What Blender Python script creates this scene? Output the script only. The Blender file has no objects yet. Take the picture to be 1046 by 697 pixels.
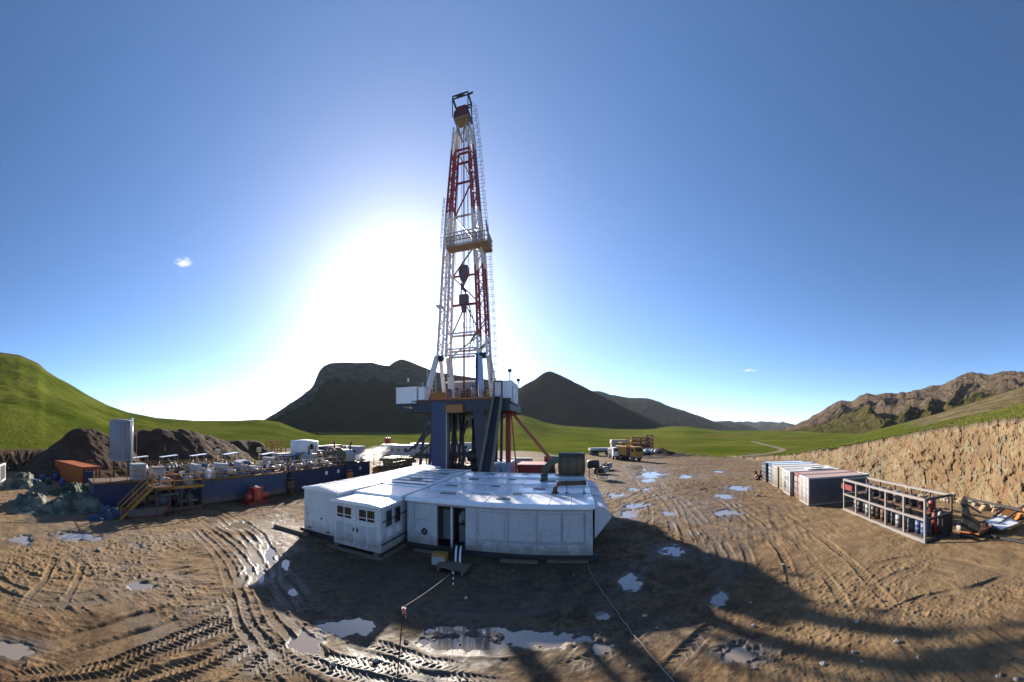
import bpy, bmesh, math, random
import numpy as np
from mathutils import Vector, Matrix

random.seed(7)
rng = np.random.default_rng(7)
scene = bpy.context.scene
COL = scene.collection

# ------------------------------------------------------------------ camera (a stitched cylindrical panorama)
F, CX, HY, CAMZ = 345.0, 523.0, 440.0, 7.0
cam = bpy.data.cameras.new("panorama_camera")
cam.type = 'PANO'
cam.panorama_type = 'CENTRAL_CYLINDRICAL'
cam.central_cylindrical_range_u_min = -CX / F
cam.central_cylindrical_range_u_max = (1046 - CX) / F
cam.central_cylindrical_range_v_min = -(697 - HY) / F
cam.central_cylindrical_range_v_max = HY / F
cam.central_cylindrical_radius = 1.0
cam.clip_start = 0.05
cam.clip_end = 20000
camo = bpy.data.objects.new("panorama_camera", cam)
camo.location = (0, 0, CAMZ)
camo.rotation_euler = (math.radians(90), 0, 0)
COL.objects.link(camo)
scene.camera = camo

# ------------------------------------------------------------------ sky, sun, exposure
SUN_AZ, SUN_EL = math.radians(-18.6), math.radians(21.0)
world = bpy.data.worlds.new("World")
scene.world = world
world.use_nodes = True
nt = world.node_tree
bg = nt.nodes["Background"]
sky = nt.nodes.new("ShaderNodeTexSky")
sky.sky_type = 'NISHITA'
sky.sun_disc = False
sky.sun_elevation = SUN_EL
sky.sun_rotation = SUN_AZ
sky.altitude = 1000
sky.air_density = 0.62
sky.dust_density = 0.72
sky.ozone_density = 2.2
hs = nt.nodes.new('ShaderNodeHueSaturation')
hs.inputs['Saturation'].default_value = 1.12
nt.links.new(sky.outputs[0], hs.inputs['Color'])
nt.links.new(hs.outputs[0], bg.inputs[0])
bg.inputs[1].default_value = 0.09
sl = bpy.data.lights.new("sun", 'SUN')
sl.energy = 5.0
sl.angle = math.radians(0.7)
sl.color = (1.0, 0.90, 0.77)
so = bpy.data.objects.new("sun", sl)
sd = Vector((math.sin(SUN_AZ) * math.cos(SUN_EL), math.cos(SUN_AZ) * math.cos(SUN_EL), math.sin(SUN_EL)))
so.rotation_euler = sd.to_track_quat('Z', 'Y').to_euler()
so.location = sd * 200
COL.objects.link(so)
scene.view_settings.view_transform = 'Standard'
scene.view_settings.look = 'None'
scene.view_settings.exposure = 1.5
scene.view_settings.gamma = 1.0
scene.view_settings.use_curve_mapping = False
scene.cycles.use_denoising = True
scene.cycles.max_bounces = 5
scene.cycles.diffuse_bounces = 2
scene.cycles.glossy_bounces = 2
scene.cycles.transmission_bounces = 3
scene.cycles.caustics_reflective = False
scene.cycles.caustics_refractive = False

# ------------------------------------------------------------------ helpers
def azd(px, d, z=0.0):
    a = (px - CX) / F
    return Vector((d * math.sin(a), d * math.cos(a), z))

def G(px, py, z=0.0):
    """the point at height z that shows at pixel (px, py) of the photograph"""
    d = F * (CAMZ - z) / (py - HY)
    return azd(px, d, z)

def sstep(a, b, x):
    t = np.clip((x - a) / (b - a), 0, 1)
    return t * t * (3 - 2 * t)

_perm = rng.permutation(256)
_perm = np.concatenate([_perm, _perm])
_ga = rng.uniform(0, 2 * np.pi, 256)
_gx, _gy = np.cos(_ga), np.sin(_ga)

def perlin(x, y, seed=0):
    x = np.asarray(x, float) + seed * 17.31; y = np.asarray(y, float) + seed * 9.73
    xi = np.floor(x).astype(int); yi = np.floor(y).astype(int)
    xf = x - xi; yf = y - yi
    u = xf * xf * xf * (xf * (xf * 6 - 15) + 10); v = yf * yf * yf * (yf * (yf * 6 - 15) + 10)
    def g(ix, iy, dx, dy):
        h = _perm[_perm[ix & 255] + (iy & 255)]
        return _gx[h] * dx + _gy[h] * dy
    n00 = g(xi, yi, xf, yf); n10 = g(xi + 1, yi, xf - 1, yf)
    n01 = g(xi, yi + 1, xf, yf - 1); n11 = g(xi + 1, yi + 1, xf - 1, yf - 1)
    return 1.5 * ((n00 * (1 - u) + n10 * u) * (1 - v) + (n01 * (1 - u) + n11 * u) * v)

def fbm(x, y, octv=4, seed=0, gain=0.5, ridged=False):
    r = 0; a = 1.0; s = 1.0; t = 0
    for k in range(octv):
        n = perlin(x * s, y * s, seed + k * 3)
        if ridged: n = 1 - 2 * np.abs(n)
        r = r + a * n; t += a; a *= gain; s *= 2.03
    return r / t

def prop(o, label=None, cat=None, group=None, kind=None):
    if label: o['label'] = label
    if cat: o['category'] = cat
    if group: o['group'] = group
    if kind: o['kind'] = kind
    return o

def thing(name, label, cat, loc=(0, 0, 0), rz=0.0, group=None, kind=None):
    o = bpy.data.objects.new(name, None)
    o.empty_display_size = 0.3
    COL.objects.link(o)
    o.location = loc; o.rotation_euler = (0, 0, rz)
    return prop(o, label, cat, group, kind)

def link(name, me, m=None, parent=None):
    o = bpy.data.objects.new(name, me)
    COL.objects.link(o)
    if m is not None: me.materials.append(m)
    if parent is not None: o.parent = parent
    return o

def copy_tree(o, parent=None):
    c = o.copy(); COL.objects.link(c); c.parent = parent
    for ch in list(o.children): copy_tree(ch, c)
    return c

def grid_mesh(name, V, nr, nc, attrs=None, smooth=True, wrap=False):
    """V: (nr*nc,3) array of rows x columns"""
    me = bpy.data.meshes.new(name)
    i = np.arange(nr * nc).reshape(nr, nc)
    if wrap:
        i = np.concatenate([i, i[:, :1]], axis=1)
    q = np.stack([i[:-1, :-1], i[:-1, 1:], i[1:, 1:], i[1:, :-1]], axis=-1).reshape(-1, 4)
    me.vertices.add(len(V)); me.vertices.foreach_set("co", V.astype(np.float32).ravel())
    me.loops.add(q.size); me.loops.foreach_set("vertex_index", q.astype(np.int32).ravel())
    me.polygons.add(len(q))
    me.polygons.foreach_set("loop_start", np.arange(0, q.size, 4, dtype=np.int32))
    me.polygons.foreach_set("loop_total", np.full(len(q), 4, dtype=np.int32))
    me.polygons.foreach_set("use_smooth", np.full(len(q), smooth, dtype=bool))
    me.update(calc_edges=True)
    for k, a in (attrs or {}).items():
        at = me.attributes.new(k, 'FLOAT', 'POINT'); at.data.foreach_set("value", np.asarray(a, np.float32).ravel())
    return me

class MB:
    """collects solids; build() links them as ONE mesh object"""
    def __init__(s): s.v = []; s.f = []; s.sm = []
    def add(s, vs, fs, smooth=False):
        n = len(s.v); s.v += [tuple(v) for v in vs]; s.f += [tuple(i + n for i in f) for f in fs]; s.sm += [smooth] * len(fs)
        return s
    def box(s, c, d, rz=0.0, R=None):
        hx, hy, hz = d[0] / 2, d[1] / 2, d[2] / 2
        M = R if R is not None else Matrix.Rotation(rz, 3, 'Z')
        vs = [Vector(c) + M @ Vector((x * hx, y * hy, z * hz)) for z in (-1, 1) for y in (-1, 1) for x in (-1, 1)]
        return s.add(vs, [(0, 2, 3, 1), (4, 5, 7, 6), (0, 1, 5, 4), (2, 6, 7, 3), (0, 4, 6, 2), (1, 3, 7, 5)])
    def mm(s, a, b):
        """box from corner a to corner b"""
        return s.box([(a[i] + b[i]) / 2 for i in range(3)], [abs(b[i] - a[i]) for i in range(3)])
    def bar(s, p, q, w, h=None, up=(0, 0, 1)):
        p, q = Vector(p), Vector(q); h = h or w
        z = (q - p)
        if z.length < 1e-6: return s
        L = z.length; z.normalize(); u = Vector(up)
        if abs(z.dot(u)) > 0.98: u = Vector((0, 1, 0))
        x = u.cross(z).normalized(); y = z.cross(x)
        R = Matrix((x, y, z)).transposed()
        return s.box((p + q) / 2, (w, h, L), R=R)
    def tube(s, p, q, r, n=8, r2=None, cap=True):
        p, q = Vector(p), Vector(q); r2 = r if r2 is None else r2
        z = (q - p).normalized(); u = Vector((0, 0, 1)) if abs(z.z) < 0.95 else Vector((1, 0, 0))
        x = u.cross(z).normalized(); y = z.cross(x); vs = []
        for c, rr in ((p, r), (q, r2)):
            for k in range(n):
                a = 2 * math.pi * k / n; vs.append(c + x * math.cos(a) * rr + y * math.sin(a) * rr)
        m = len(s.v)
        s.add(vs, [(k, (k + 1) % n, n + (k + 1) % n, n + k) for k in range(n)], True)
        if cap:
            s.f += [tuple(m + k for k in reversed(range(n))), tuple(m + n + k for k in range(n))]; s.sm += [False, False]
        return s
    def path(s, pts, r, n=6):
        pts = [Vector(p) for p in pts]; rings = []; m = len(s.v)
        for i, p in enumerate(pts):
            t = (pts[min(i + 1, len(pts) - 1)] - pts[max(i - 1, 0)]).normalized()
            u = Vector((0, 0, 1)) if abs(t.z) < 0.9 else Vector((1, 0, 0))
            x = u.cross(t).normalized(); y = t.cross(x)
            s.v += [tuple(p + (x * math.cos(2 * math.pi * k / n) + y * math.sin(2 * math.pi * k / n)) * r) for k in range(n)]
        for i in range(len(pts) - 1):
            for k in range(n):
                a = m + i * n + k; b = m + i * n + (k + 1) % n
                s.f.append((a, b, b + n, a + n)); s.sm.append(True)
        s.f += [tuple(m + k for k in reversed(range(n))), tuple(m + (len(pts) - 1) * n + k for k in range(n))]; s.sm += [False, False]
        return s
    def lathe(s, prof, c=(0, 0, 0), n=20, axis='Z'):
        m = len(s.v); c = Vector(c)
        for r, h in prof:
            for k in range(n):
                a = 2 * math.pi * k / n; p = Vector((r * math.cos(a), r * math.sin(a), h))
                if axis == 'X': p = Vector((p.z, p.x, p.y))
                elif axis == 'Y': p = Vector((p.y, p.z, p.x))
                s.v.append(tuple(c + p))
        for i in range(len(prof) - 1):
            for k in range(n):
                a = m + i * n + k; b = m + i * n + (k + 1) % n
                s.f.append((a, b, b + n, a + n)); s.sm.append(True)
        s.f += [tuple(m + k for k in reversed(range(n))), tuple(m + (len(prof) - 1) * n + k for k in range(n))]; s.sm += [False, False]
        return s
    def prism(s, poly, z0, z1):
        n = len(poly)
        return s.add([(x, y, z0) for x, y in poly] + [(x, y, z1) for x, y in poly],
                     [tuple(reversed(range(n))), tuple(range(n, 2 * n))] + [(k, (k + 1) % n, n + (k + 1) % n, n + k) for k in range(n)])
    def extr(s, poly, a, b, axis='Y'):
        """polygon in the plane across axis, extruded from a to b: axis Y takes (x,z), axis X takes (y,z)"""
        n = len(poly)
        mk = (lambda p, t: (p[0], t, p[1])) if axis == 'Y' else (lambda p, t: (t, p[0], p[1]))
        return s.add([mk(p, a) for p in poly] + [mk(p, b) for p in poly],
                     [tuple(reversed(range(n))), tuple(range(n, 2 * n))] + [(k, (k + 1) % n, n + (k + 1) % n, n + k) for k in range(n)])
    def split(s, name, m=None, parent=None):
        """build() for separate pieces: one object for each connected solid"""
        par = list(range(len(s.v)))
        def find(i):
            while par[i] != i: par[i] = par[par[i]]; i = par[i]
            return i
        for f in s.f:
            for i in f[1:]:
                a, b = find(f[0]), find(i)
                if a != b: par[b] = a
        groups = {}
        for f, k in zip(s.f, s.sm): groups.setdefault(find(f[0]), []).append((f, k))
        out = []
        for fs in groups.values():
            q = MB(); ids = {}
            for f, k in fs:
                for i in f:
                    if i not in ids: ids[i] = len(q.v); q.v.append(s.v[i])
                q.f.append(tuple(ids[i] for i in f)); q.sm.append(k)
            out.append(q.build(name, m, parent))
        return out
    def build(s, name, m=None, parent=None, bevel=0.0):
        me = bpy.data.meshes.new(name)
        me.from_pydata(s.v, [], s.f)
        me.polygons.foreach_set("use_smooth", s.sm)
        bm = bmesh.new(); bm.from_mesh(me); bmesh.ops.recalc_face_normals(bm, faces=bm.faces)
        if bevel: 
            bmesh.ops.bevel(bm, geom=[e for e in bm.edges if len(e.link_faces) == 2 and e.calc_face_angle(0) > 0.6], offset=bevel, segments=1, affect='EDGES', clamp_overlap=True)
        bm.to_mesh(me); bm.free(); me.update()
        return link(name, me, m, parent)

# ------------------------------------------------------------------ materials
def N(t, kind, **kw):
    n = t.nodes.new(kind)
    for k, v in kw.items(): setattr(n, k, v)
    return n

def mixc(t, fac, a, b, bt='MIX'):
    n = t.nodes.new("ShaderNodeMix"); n.data_type = 'RGBA'; n.blend_type = bt
    for sock, val in ((n.inputs[0], fac), (n.inputs[6], a), (n.inputs[7], b)):
        if hasattr(val, 'links'): t.links.new(val, sock)
        elif isinstance(val, (int, float)): sock.default_value = val
        else: sock.default_value = (*val, 1)
    return n.outputs[2]

def dim(t, c, k): return mixc(t, 1.0, c, (k, k, k), 'MULTIPLY')

def noise(t, scale, detail=6, rough=0.6, vec=None, dist=0.0):
    n = N(t, "ShaderNodeTexNoise"); n.inputs["Scale"].default_value = scale
    n.inputs["Detail"].default_value = detail; n.inputs["Roughness"].default_value = rough
    n.inputs["Distortion"].default_value = dist
    if vec is not None: t.links.new(vec, n.inputs["Vector"])
    return n.outputs[0]

def ramp(t, src, lo, hi):
    n = N(t, "ShaderNodeMapRange"); n.interpolation_type = 'SMOOTHSTEP'
    t.links.new(src, n.inputs[0]); n.inputs[1].default_value = lo; n.inputs[2].default_value = hi
    return n.outputs[0]

def math_(t, op, a, b=None):
    n = N(t, "ShaderNodeMath", operation=op)
    for i, v in enumerate((a, b)):
        if v is None: continue
        if hasattr(v, 'links'): t.links.new(v, n.inputs[i])
        else: n.inputs[i].default_value = v
    return n.outputs[0]

def attr(t, name):
    n = N(t, "ShaderNodeAttribute"); n.attribute_name = name
    return n.outputs["Fac"]

def newmat(name):
    m = bpy.data.materials.new(name); m.use_nodes = True
    t = m.node_tree; b = t.nodes["Principled BSDF"]
    return m, t, b

def bump(t, b, h, strength=0.5, dist=0.05):
    n = N(t, "ShaderNodeBump"); n.inputs["Strength"].default_value = strength; n.inputs["Distance"].default_value = dist
    t.links.new(h, n.inputs["Height"]); t.links.new(n.outputs[0], b.inputs["Normal"])

_cache = {}
def paint(name, c, rough=0.5, metal=0.0, dirt=0.45, dcol=(0.16, 0.115, 0.075), scale=1.3, bmp=0.0, streaky=0.6, splash=0.0, rust=0.0):
    """painted or bare surface with uneven tone, grime and scuffs"""
    if name in _cache: return _cache[name]
    m, t, b = newmat(name)
    co = N(t, "ShaderNodeTexCoord").outputs["Object"]
    big = noise(t, scale, 5, 0.65, co); fine = noise(t, scale * 9, 4, 0.7, co)
    mp = N(t, "ShaderNodeMapping"); mp.inputs["Scale"].default_value = (5.0, 5.0, 0.35); t.links.new(co, mp.inputs["Vector"])
    streak = noise(t, scale * 1.2, 4, 0.6, mp.outputs[0])
    c = tuple(v * .86 for v in c)
    c1 = mixc(t, big, tuple(v * 0.78 for v in c), tuple(min(v * 1.16, 1) for v in c))
    f = ramp(t, math_(t, 'ADD', math_(t, 'MULTIPLY', big, 0.5), math_(t, 'MULTIPLY', streak, streaky)), 0.255 + .44 * streaky, 0.44 + .60 * streaky)
    f = math_(t, 'MULTIPLY', f, dirt)
    c2 = mixc(t, f, c1, dcol)
    g = math_(t, 'MULTIPLY', ramp(t, fine, 0.58, 0.72), dirt * 0.55)
    c3 = mixc(t, g, c2, tuple(v * 0.6 for v in dcol))
    if splash:      # mud thrown up from the ground
        sx = N(t, "ShaderNodeSeparateXYZ"); t.links.new(co, sx.inputs[0])
        hgt = math_(t, 'ADD', sx.outputs[2], math_(t, 'MULTIPLY', math_(t, 'SUBTRACT', noise(t, 1.7, 6, .7, co), .5), 1.9))
        c3 = mixc(t, math_(t, 'MULTIPLY', ramp(t, hgt, 1.15, .25), splash), c3, (.17, .12, .078))
    if rust:
        mr = N(t, "ShaderNodeMapping"); mr.inputs["Scale"].default_value = (7.0, 7.0, 0.55); t.links.new(co, mr.inputs["Vector"])
        c3 = mixc(t, math_(t, 'MULTIPLY', ramp(t, noise(t, 1.0, 5, .7, mr.outputs[0]), .60, .74), rust), c3, (.16, .075, .035))
        c3 = mixc(t, math_(t, 'MULTIPLY', ramp(t, noise(t, .8, 6, .75, co), .50, .68), rust * .8), c3, tuple(v * .55 for v in c))
    t.links.new(c3, b.inputs["Base Color"])
    r = N(t, "ShaderNodeMapRange"); t.links.new(fine, r.inputs[0]); r.inputs[3].default_value = max(rough - 0.12, 0.05); r.inputs[4].default_value = min(rough + 0.2, 1)
    t.links.new(r.outputs[0], b.inputs["Roughness"])
    b.inputs["Metallic"].default_value = metal
    if bmp: bump(t, b, fine, bmp, 0.02)
    _cache[name] = m
    return m
# ------------------------------------------------------------------ terrain
def prof(tab, px):
    t = np.array(sorted(tab)); return np.interp(px, t[:, 0], t[:, 1])

def base_rise(X, Y):
    d = np.hypot(X, Y); az = np.arctan2(X, Y)
    front = 1 - sstep(1.7, 2.4, np.abs(az))
    r = 6.3 * sstep(80, 620, d) * front
    r += 2.6 * fbm(X * .009, Y * .009, 4, 41) * sstep(100, 260, d) * (1 - sstep(700, 1200, d))
    return r

PUDDLES = [  # px, py, half width, half height of the standing water seen in the photograph
    (548, 653, 48, 9), (478, 656, 34, 10), (462, 643, 18, 5), (505, 643, 16, 5), (358, 641, 26, 9), (312, 656, 15, 10), (643, 593, 8, 9), (734, 612, 6, 6),
    (611, 661, 7, 5), (616, 627, 9, 6), (80, 548, 28, 4.5), (22, 551, 11, 5), (141, 557, 7, 3), (18, 661, 24, 9), (141, 598, 12, 4),
    (664, 485, 14, 3.5), (652, 478, 9, 2.5), (662, 491, 7, 2), (650, 517, 11, 3), (641, 525, 9, 4), (630, 506, 9, 2.5), (744, 524, 13, 3), (752, 498, 9, 2),
    (740, 507, 8, 2.6), (757, 499, 9, 2), (690, 562, 12, 4), (683, 524, 7, 2), (755, 666, 22, 9), (276, 567, 5, 8), (291, 577, 4, 7), (266, 590, 3, 4),
    (300, 604, 4, 4), (245, 537, 14, 3.5), (618, 488, 6, 1.6), (646, 500, 5, 1.5), (700, 487, 7, 1.5), (735, 482, 5, 1.2), (660, 500, 4, 1.3)]
GLOSS = [(285, 552, 26, 26, 1.0), (262, 585, 22, 16, .8), (410, 676, 110, 26, 1.0), (470, 600, 190, 46, .8), (320, 600, 50, 40, .7), (720, 522, 45, 14, .55), (740, 560, 30, 40, .35), (150, 600, 60, 18, .5), (60, 612, 60, 12, .45),
         (655, 490, 40, 20, .45), (560, 640, 160, 50, .45), (330, 610, 60, 40, .5), (270, 672, 40, 22, .5), (90, 545, 60, 14, .5), (230, 640, 60, 30, .35), (980, 590, 80, 20, .2)]

def catmull(pts, step=0.12):
    P = [Vector(p) for p in pts]; P = [P[0] * 2 - P[1]] + P + [P[-1] * 2 - P[-2]]
    out = []
    for i in range(1, len(P) - 2):
        n = max(2, int((P[i + 1] - P[i]).length / step))
        for k in range(n):
            t = k / n
            out.append(.5 * (2 * P[i] + (P[i + 1] - P[i - 1]) * t + (2 * P[i - 1] - 5 * P[i] + 4 * P[i + 1] - P[i + 2]) * t * t + (3 * P[i] - P[i - 1] - 3 * P[i + 1] + P[i + 2]) * t ** 3))
    out.append(P[-2])
    return np.array([(p.x, p.y) for p in out])

RUT_WARP = .16
RUTS = []  # points, half width, depth, tread height, lug length
def rut(px, w=.28, depth=.07, tread=.05, lug=.34, offs=(0,), keep=0.0):
    base = catmull([G(x, y) for x, y in px])
    tg = np.gradient(base, axis=0); tg /= np.linalg.norm(tg, axis=1, keepdims=True) + 1e-9
    nrm = np.stack([tg[:, 1], -tg[:, 0]], 1)
    for o in offs: RUTS.append((base + nrm * o, w, depth, tread, lug, keep))

rut([(-30, 688), (60, 686), (110, 676), (150, 661), (190, 646), (236, 627), (262, 612)], .24, .05, .045, .21, (0, .52), .5)
rut([(-30, 702), (90, 699), (160, 689), (220, 667), (268, 639), (300, 618)], .24, .06, .045, .22, (0, .5, 1.3), .5)
rut([(20, 664), (80, 652), (120, 640), (160, 628), (205, 613)], .34, .10, .0, .3, (0, .95), .7)
rut([(55, 600), (80, 620), (105, 642)], .16, .07, .02, .3, (0, .5, 1.1, 1.9))
rut([(95, 588), (125, 604), (160, 622)], .14, .06, .0, .3, (0, .45, 1.2))
rut([(200, 526), (225, 543), (250, 562), (270, 588), (285, 620), (318, 655), (372, 700)], .2, .08, .03, .3, (0, .5, 1.35, 1.8))
rut([(236, 524), (262, 541), (280, 566), (291, 600), (330, 650)], .15, .07, .02, .3, (0, .35, .9))
rut([(258, 540), (270, 560), (262, 590), (235, 620), (170, 650)], .2, .05, .03, .3, (0, .6))
rut([(222, 519), (262, 546), (290, 575), (318, 610), (350, 640)], .2, .07, .02, .3, (0, .6, 1.2))
rut([(285, 640), (330, 668), (390, 683), (470, 694), (560, 699)], .22, .06, .045, .20, (0, .5, 1.2, 1.8), .4)
rut([(345, 648), (385, 660), (430, 672), (500, 690)], .22, .05, .045, .2, (0, .6), .4)
rut([(250, 650), (300, 676), (350, 700)], .2, .06, .045, .2, (0, .5, 1.2), .3)
rut([(655, 484), (690, 505), (715, 528), (735, 560), (748, 610), (740, 660)], .24, .055, .03, .4, (0, 1.9, 2.6))
rut([(668, 487), (694, 512), (708, 540), (722, 575), (728, 640)], .2, .05, .03, .35, (0, .5, 3.1))
rut([(690, 490), (735, 512), (770, 535), (800, 568), (815, 620)], .22, .045, .02, .4, (0, 1.9))
rut([(705, 520), (728, 540), (752, 575), (790, 640)], .2, .05, .03, .3, (0, .6, 2.2))
rut([(760, 505), (810, 530), (870, 575), (930, 640)], .22, .04, .02, .3, (0, 1.8))
rut([(742, 508), (765, 524), (795, 545)], .2, .09, .02, .4, (0, .5, 1.1))
rut([(640, 476), (690, 484), (760, 492), (790, 500)], .4, .08, .03, .5, (0, 2.1, 5.0))
rut([(630, 520), (700, 500), (770, 488)], .35, .07, .03, .5, (0, 2.0))
rut([(850, 600), (900, 575), (960, 570), (1046, 590)], .25, .05, .0, .4, (0, 1.6))
rut([(880, 640), (940, 612), (1000, 600), (1060, 575)], .2, .07, .0, .4, (0,))
rut([(0, 570), (40, 590), (90, 590), (150, 575), (230, 560)], .2, .05, .0, .3, (0, 1.5, 2.2))
rut([(10, 640), (30, 610), (50, 585), (60, 560)], .16, .05, .0, .3, (0, 1.5))
rut([(400, 610), (470, 628), (560, 622), (640, 600)], .3, .06, .0, .4, (0, 2.0))
rut([(540, 690), (620, 665), (700, 610), (760, 560)], .26, .05, .03, .35, (0, 1.9))

def relief(X, Y):
    """mud height, wetness and worn tone of the pad at world points"""
    d = np.hypot(X, Y); az = np.arctan2(X, Y)
    px = CX + F * az; py = HY + F * CAMZ / np.maximum(d, 1.0)
    pad = 1 - sstep(80, 98, d)
    z = .11 * fbm(X * .16, Y * .16, 3, 1) + .055 * fbm(X * .8, Y * .8, 4, 2)
    lump = np.maximum(fbm(X * 2.2, Y * 2.2, 4, 5), 0); clod = sstep(.12, .42, fbm(X * 4.1, Y * 4.1, 2, 7))
    rough_zone = .14 + .95 * sstep(-.05, .38, fbm(X * .13, Y * .13, 3, 9))
    rough_zone = rough_zone * (1 - .45 * sstep(740, 860, px))
    z += (.125 * lump + .05 * clod + .045 * fbm(X * 5.3, Y * 5.3, 3, 6)) * rough_zone
    # streaks dragged by wheels
    a = .9
    u = X * math.cos(a) + Y * math.sin(a); v = -X * math.sin(a) + Y * math.cos(a)
    st = fbm(u * .25, v * 2.2, 3, 12) * sstep(.0, .4, fbm(X * .09, Y * .09, 2, 13) + .12)
    z += .08 * st
    u3 = X * .55 + Y * .84; v3 = -X * .84 + Y * .55
    z += .040 * fbm(u3 * .5, v3 * 5.5, 4, 17) * (1 - sstep(300, 420, px)) * sstep(-.2, .3, fbm(X * .2, Y * .2, 2, 18))
    u2 = X * .35 + Y * .94; v2 = -X * .94 + Y * .35
    z += .05 * fbm(u2 * .22, v2 * 1.9, 4, 15) * sstep(.05, .4, fbm(X * .08, Y * .08, 2, 16) + .1)
    worn = np.zeros_like(d)
    for P, w, depth, tread, lug, keep in RUTS:
        lo = P.min(0) - 1.2; hi = P.max(0) + 1.2
        idx = np.nonzero((X > lo[0]) & (X < hi[0]) & (Y > lo[1]) & (Y < hi[1]))[0]
        if not len(idx): continue
        Q = P[::3]; 
        best = np.full(len(idx), 9.0); along = np.zeros(len(idx)); side = np.zeros(len(idx)); cum = 0.0
        xs, ys = X[idx], Y[idx]
        xs = xs + RUT_WARP * fbm(xs * .55, ys * .55, 3, 33); ys = ys + RUT_WARP * fbm(xs * .55, ys * .55, 3, 35)
        for k in range(len(Q) - 1):
            e = Q[k + 1] - Q[k]; L = np.hypot(*e)
            if L < 1e-6: continue
            rx, ry = xs - Q[k][0], ys - Q[k][1]
            near = np.nonzero((np.abs(rx) < 1.6) & (np.abs(ry) < 1.6))[0]
            if len(near):
                t = np.clip((rx[near] * e[0] + ry[near] * e[1]) / (L * L), 0, 1)
                dx = rx[near] - t * e[0]; dy = ry[near] - t * e[1]; dd = np.hypot(dx, dy)
                up = dd < best[near]
                n2 = near[up]; best[n2] = dd[up]; along[n2] = cum + t[up] * L
                side[n2] = np.sign(e[0] * dy[up] - e[1] * dx[up])
            cum += L
        r = best / w
        fade = np.minimum(sstep(0, 3.5, along), sstep(0, 3.5, cum - along)) * sstep(-.55 - keep, .25 - keep, fbm(xs * .42, ys * .42, 3, 31 + len(Q) % 7))
        cut = -depth * (1 - sstep(.75, 1.15, r)) + .5 * depth * np.exp(-((r - 1.35) / .3) ** 2)
        ph = along / lug + np.abs(best) / lug * .8 + .5 * (side > 0)
        tread = tread * (.55 + .7 * np.clip(.5 + fbm(xs * 1.3, ys * 1.3, 3, 37), 0, 1))
        lugs = tread * (2 * sstep(.25, .5, np.abs((ph % 1) - .5) * 1.0 + .0) - .6) * (1 - sstep(.85, 1.1, r)) * (r > .12)
        z[idx] = z[idx] * (1 - .55 * fade * (r < 1.1)) + (cut + lugs) * fade
        worn[idx] = np.maximum(worn[idx], fade * (1 - sstep(.9, 1.4, r)))
    z = np.maximum(z, -.045)
    pud = np.zeros_like(d); shore = np.zeros_like(d)
    wx = 1 + .0 * d
    nz = fbm(X * .7, Y * .7, 4, 21); nz2 = fbm(X * 2.4, Y * 2.4, 3, 22)
    for (x, y, hw, hh) in PUDDLES:
        dy = (py - y) / hh; dx = (px - x) / hw
        m = (np.abs(dx) < 2.4) & (np.abs(dy) < 2.4)
        e = .95 - np.hypot(dx[m], dy[m]) + 1.05 * nz[m] + .62 * nz2[m]
        pud[m] = np.maximum(pud[m], sstep(-.25, .35, e)); shore[m] = np.maximum(shore[m], sstep(-.95, .05, e))
    z = z * (1 - .92 * pud) - .085 * pud
    wet = np.zeros_like(d)
    for (x, y, hw, hh, s) in GLOSS:
        q = np.hypot((px - x) / hw, (py - y) / hh)
        wet = np.maximum(wet, s * (1 - sstep(.55, 1.35, q + .5 * nz)))
    wet = np.maximum(wet, .55 * sstep(.02, .3, fbm(X * .17, Y * .17, 3, 25)) * (1 - sstep(740, 840, px)))
    wet = np.clip(np.maximum(wet * (.55 + .6 * worn + .5 * nz2), .9 * shore), 0, 1)
    dry = np.clip(np.maximum(sstep(720, 860, px + 60 * nz), .8 * (1 - sstep(120, 330, px + 120 * nz)) * (1 - sstep(600, 640, py))), 0, 1)
    return z * pad, wet * pad, worn * pad, dry

WATER_Z = -.052
def ground_z(X, Y):
    return base_rise(X, Y)

def build_ground():
    naz = 1150
    azs = np.concatenate([np.linspace(-96, 96, naz), np.linspace(96, 264, 120)[1:-1]])
    azs = np.radians(azs)
    pys = np.arange(712, 458, -.55)
    dn = F * CAMZ / (pys - HY)
    d = np.concatenate([np.geomspace(.4, dn[0] * .985, 26), dn, np.geomspace(dn[-1] * 1.02, 4200, 110)])
    D, A = np.meshgrid(d, azs, indexing='ij')
    X = (D * np.sin(A)).ravel(); Y = (D * np.cos(A)).ravel(); dd = D.ravel()
    z, wet, worn, dry = relief(X, Y)
    z = z + ground_z(X, Y)
    px = CX + F * np.arctan2(X, Y)
    edge = prof([(-400, 58), (0, 58), (250, 75), (300, 118), (400, 128), (520, 112), (560, 100), (640, 100), (700, 92), (770, 96), (830, 70), (900, 48), (1046, 30), (1400, 30)], px)
    n = fbm(X * .05, Y * .05, 4, 51)
    grass = sstep(-.06, .06, (dd / edge - 1) + .22 * n)
    V = np.stack([X, Y, z], 1)
    me = grid_mesh("ground", V, len(d), len(azs), dict(wet=wet, worn=worn, grass=grass, dry=dry), wrap=True)
    o = link("ground", me, mud_material())
    prop(o, "churned brown mud pad with tyre ruts, green field beyond", kind='structure')
    return o

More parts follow.
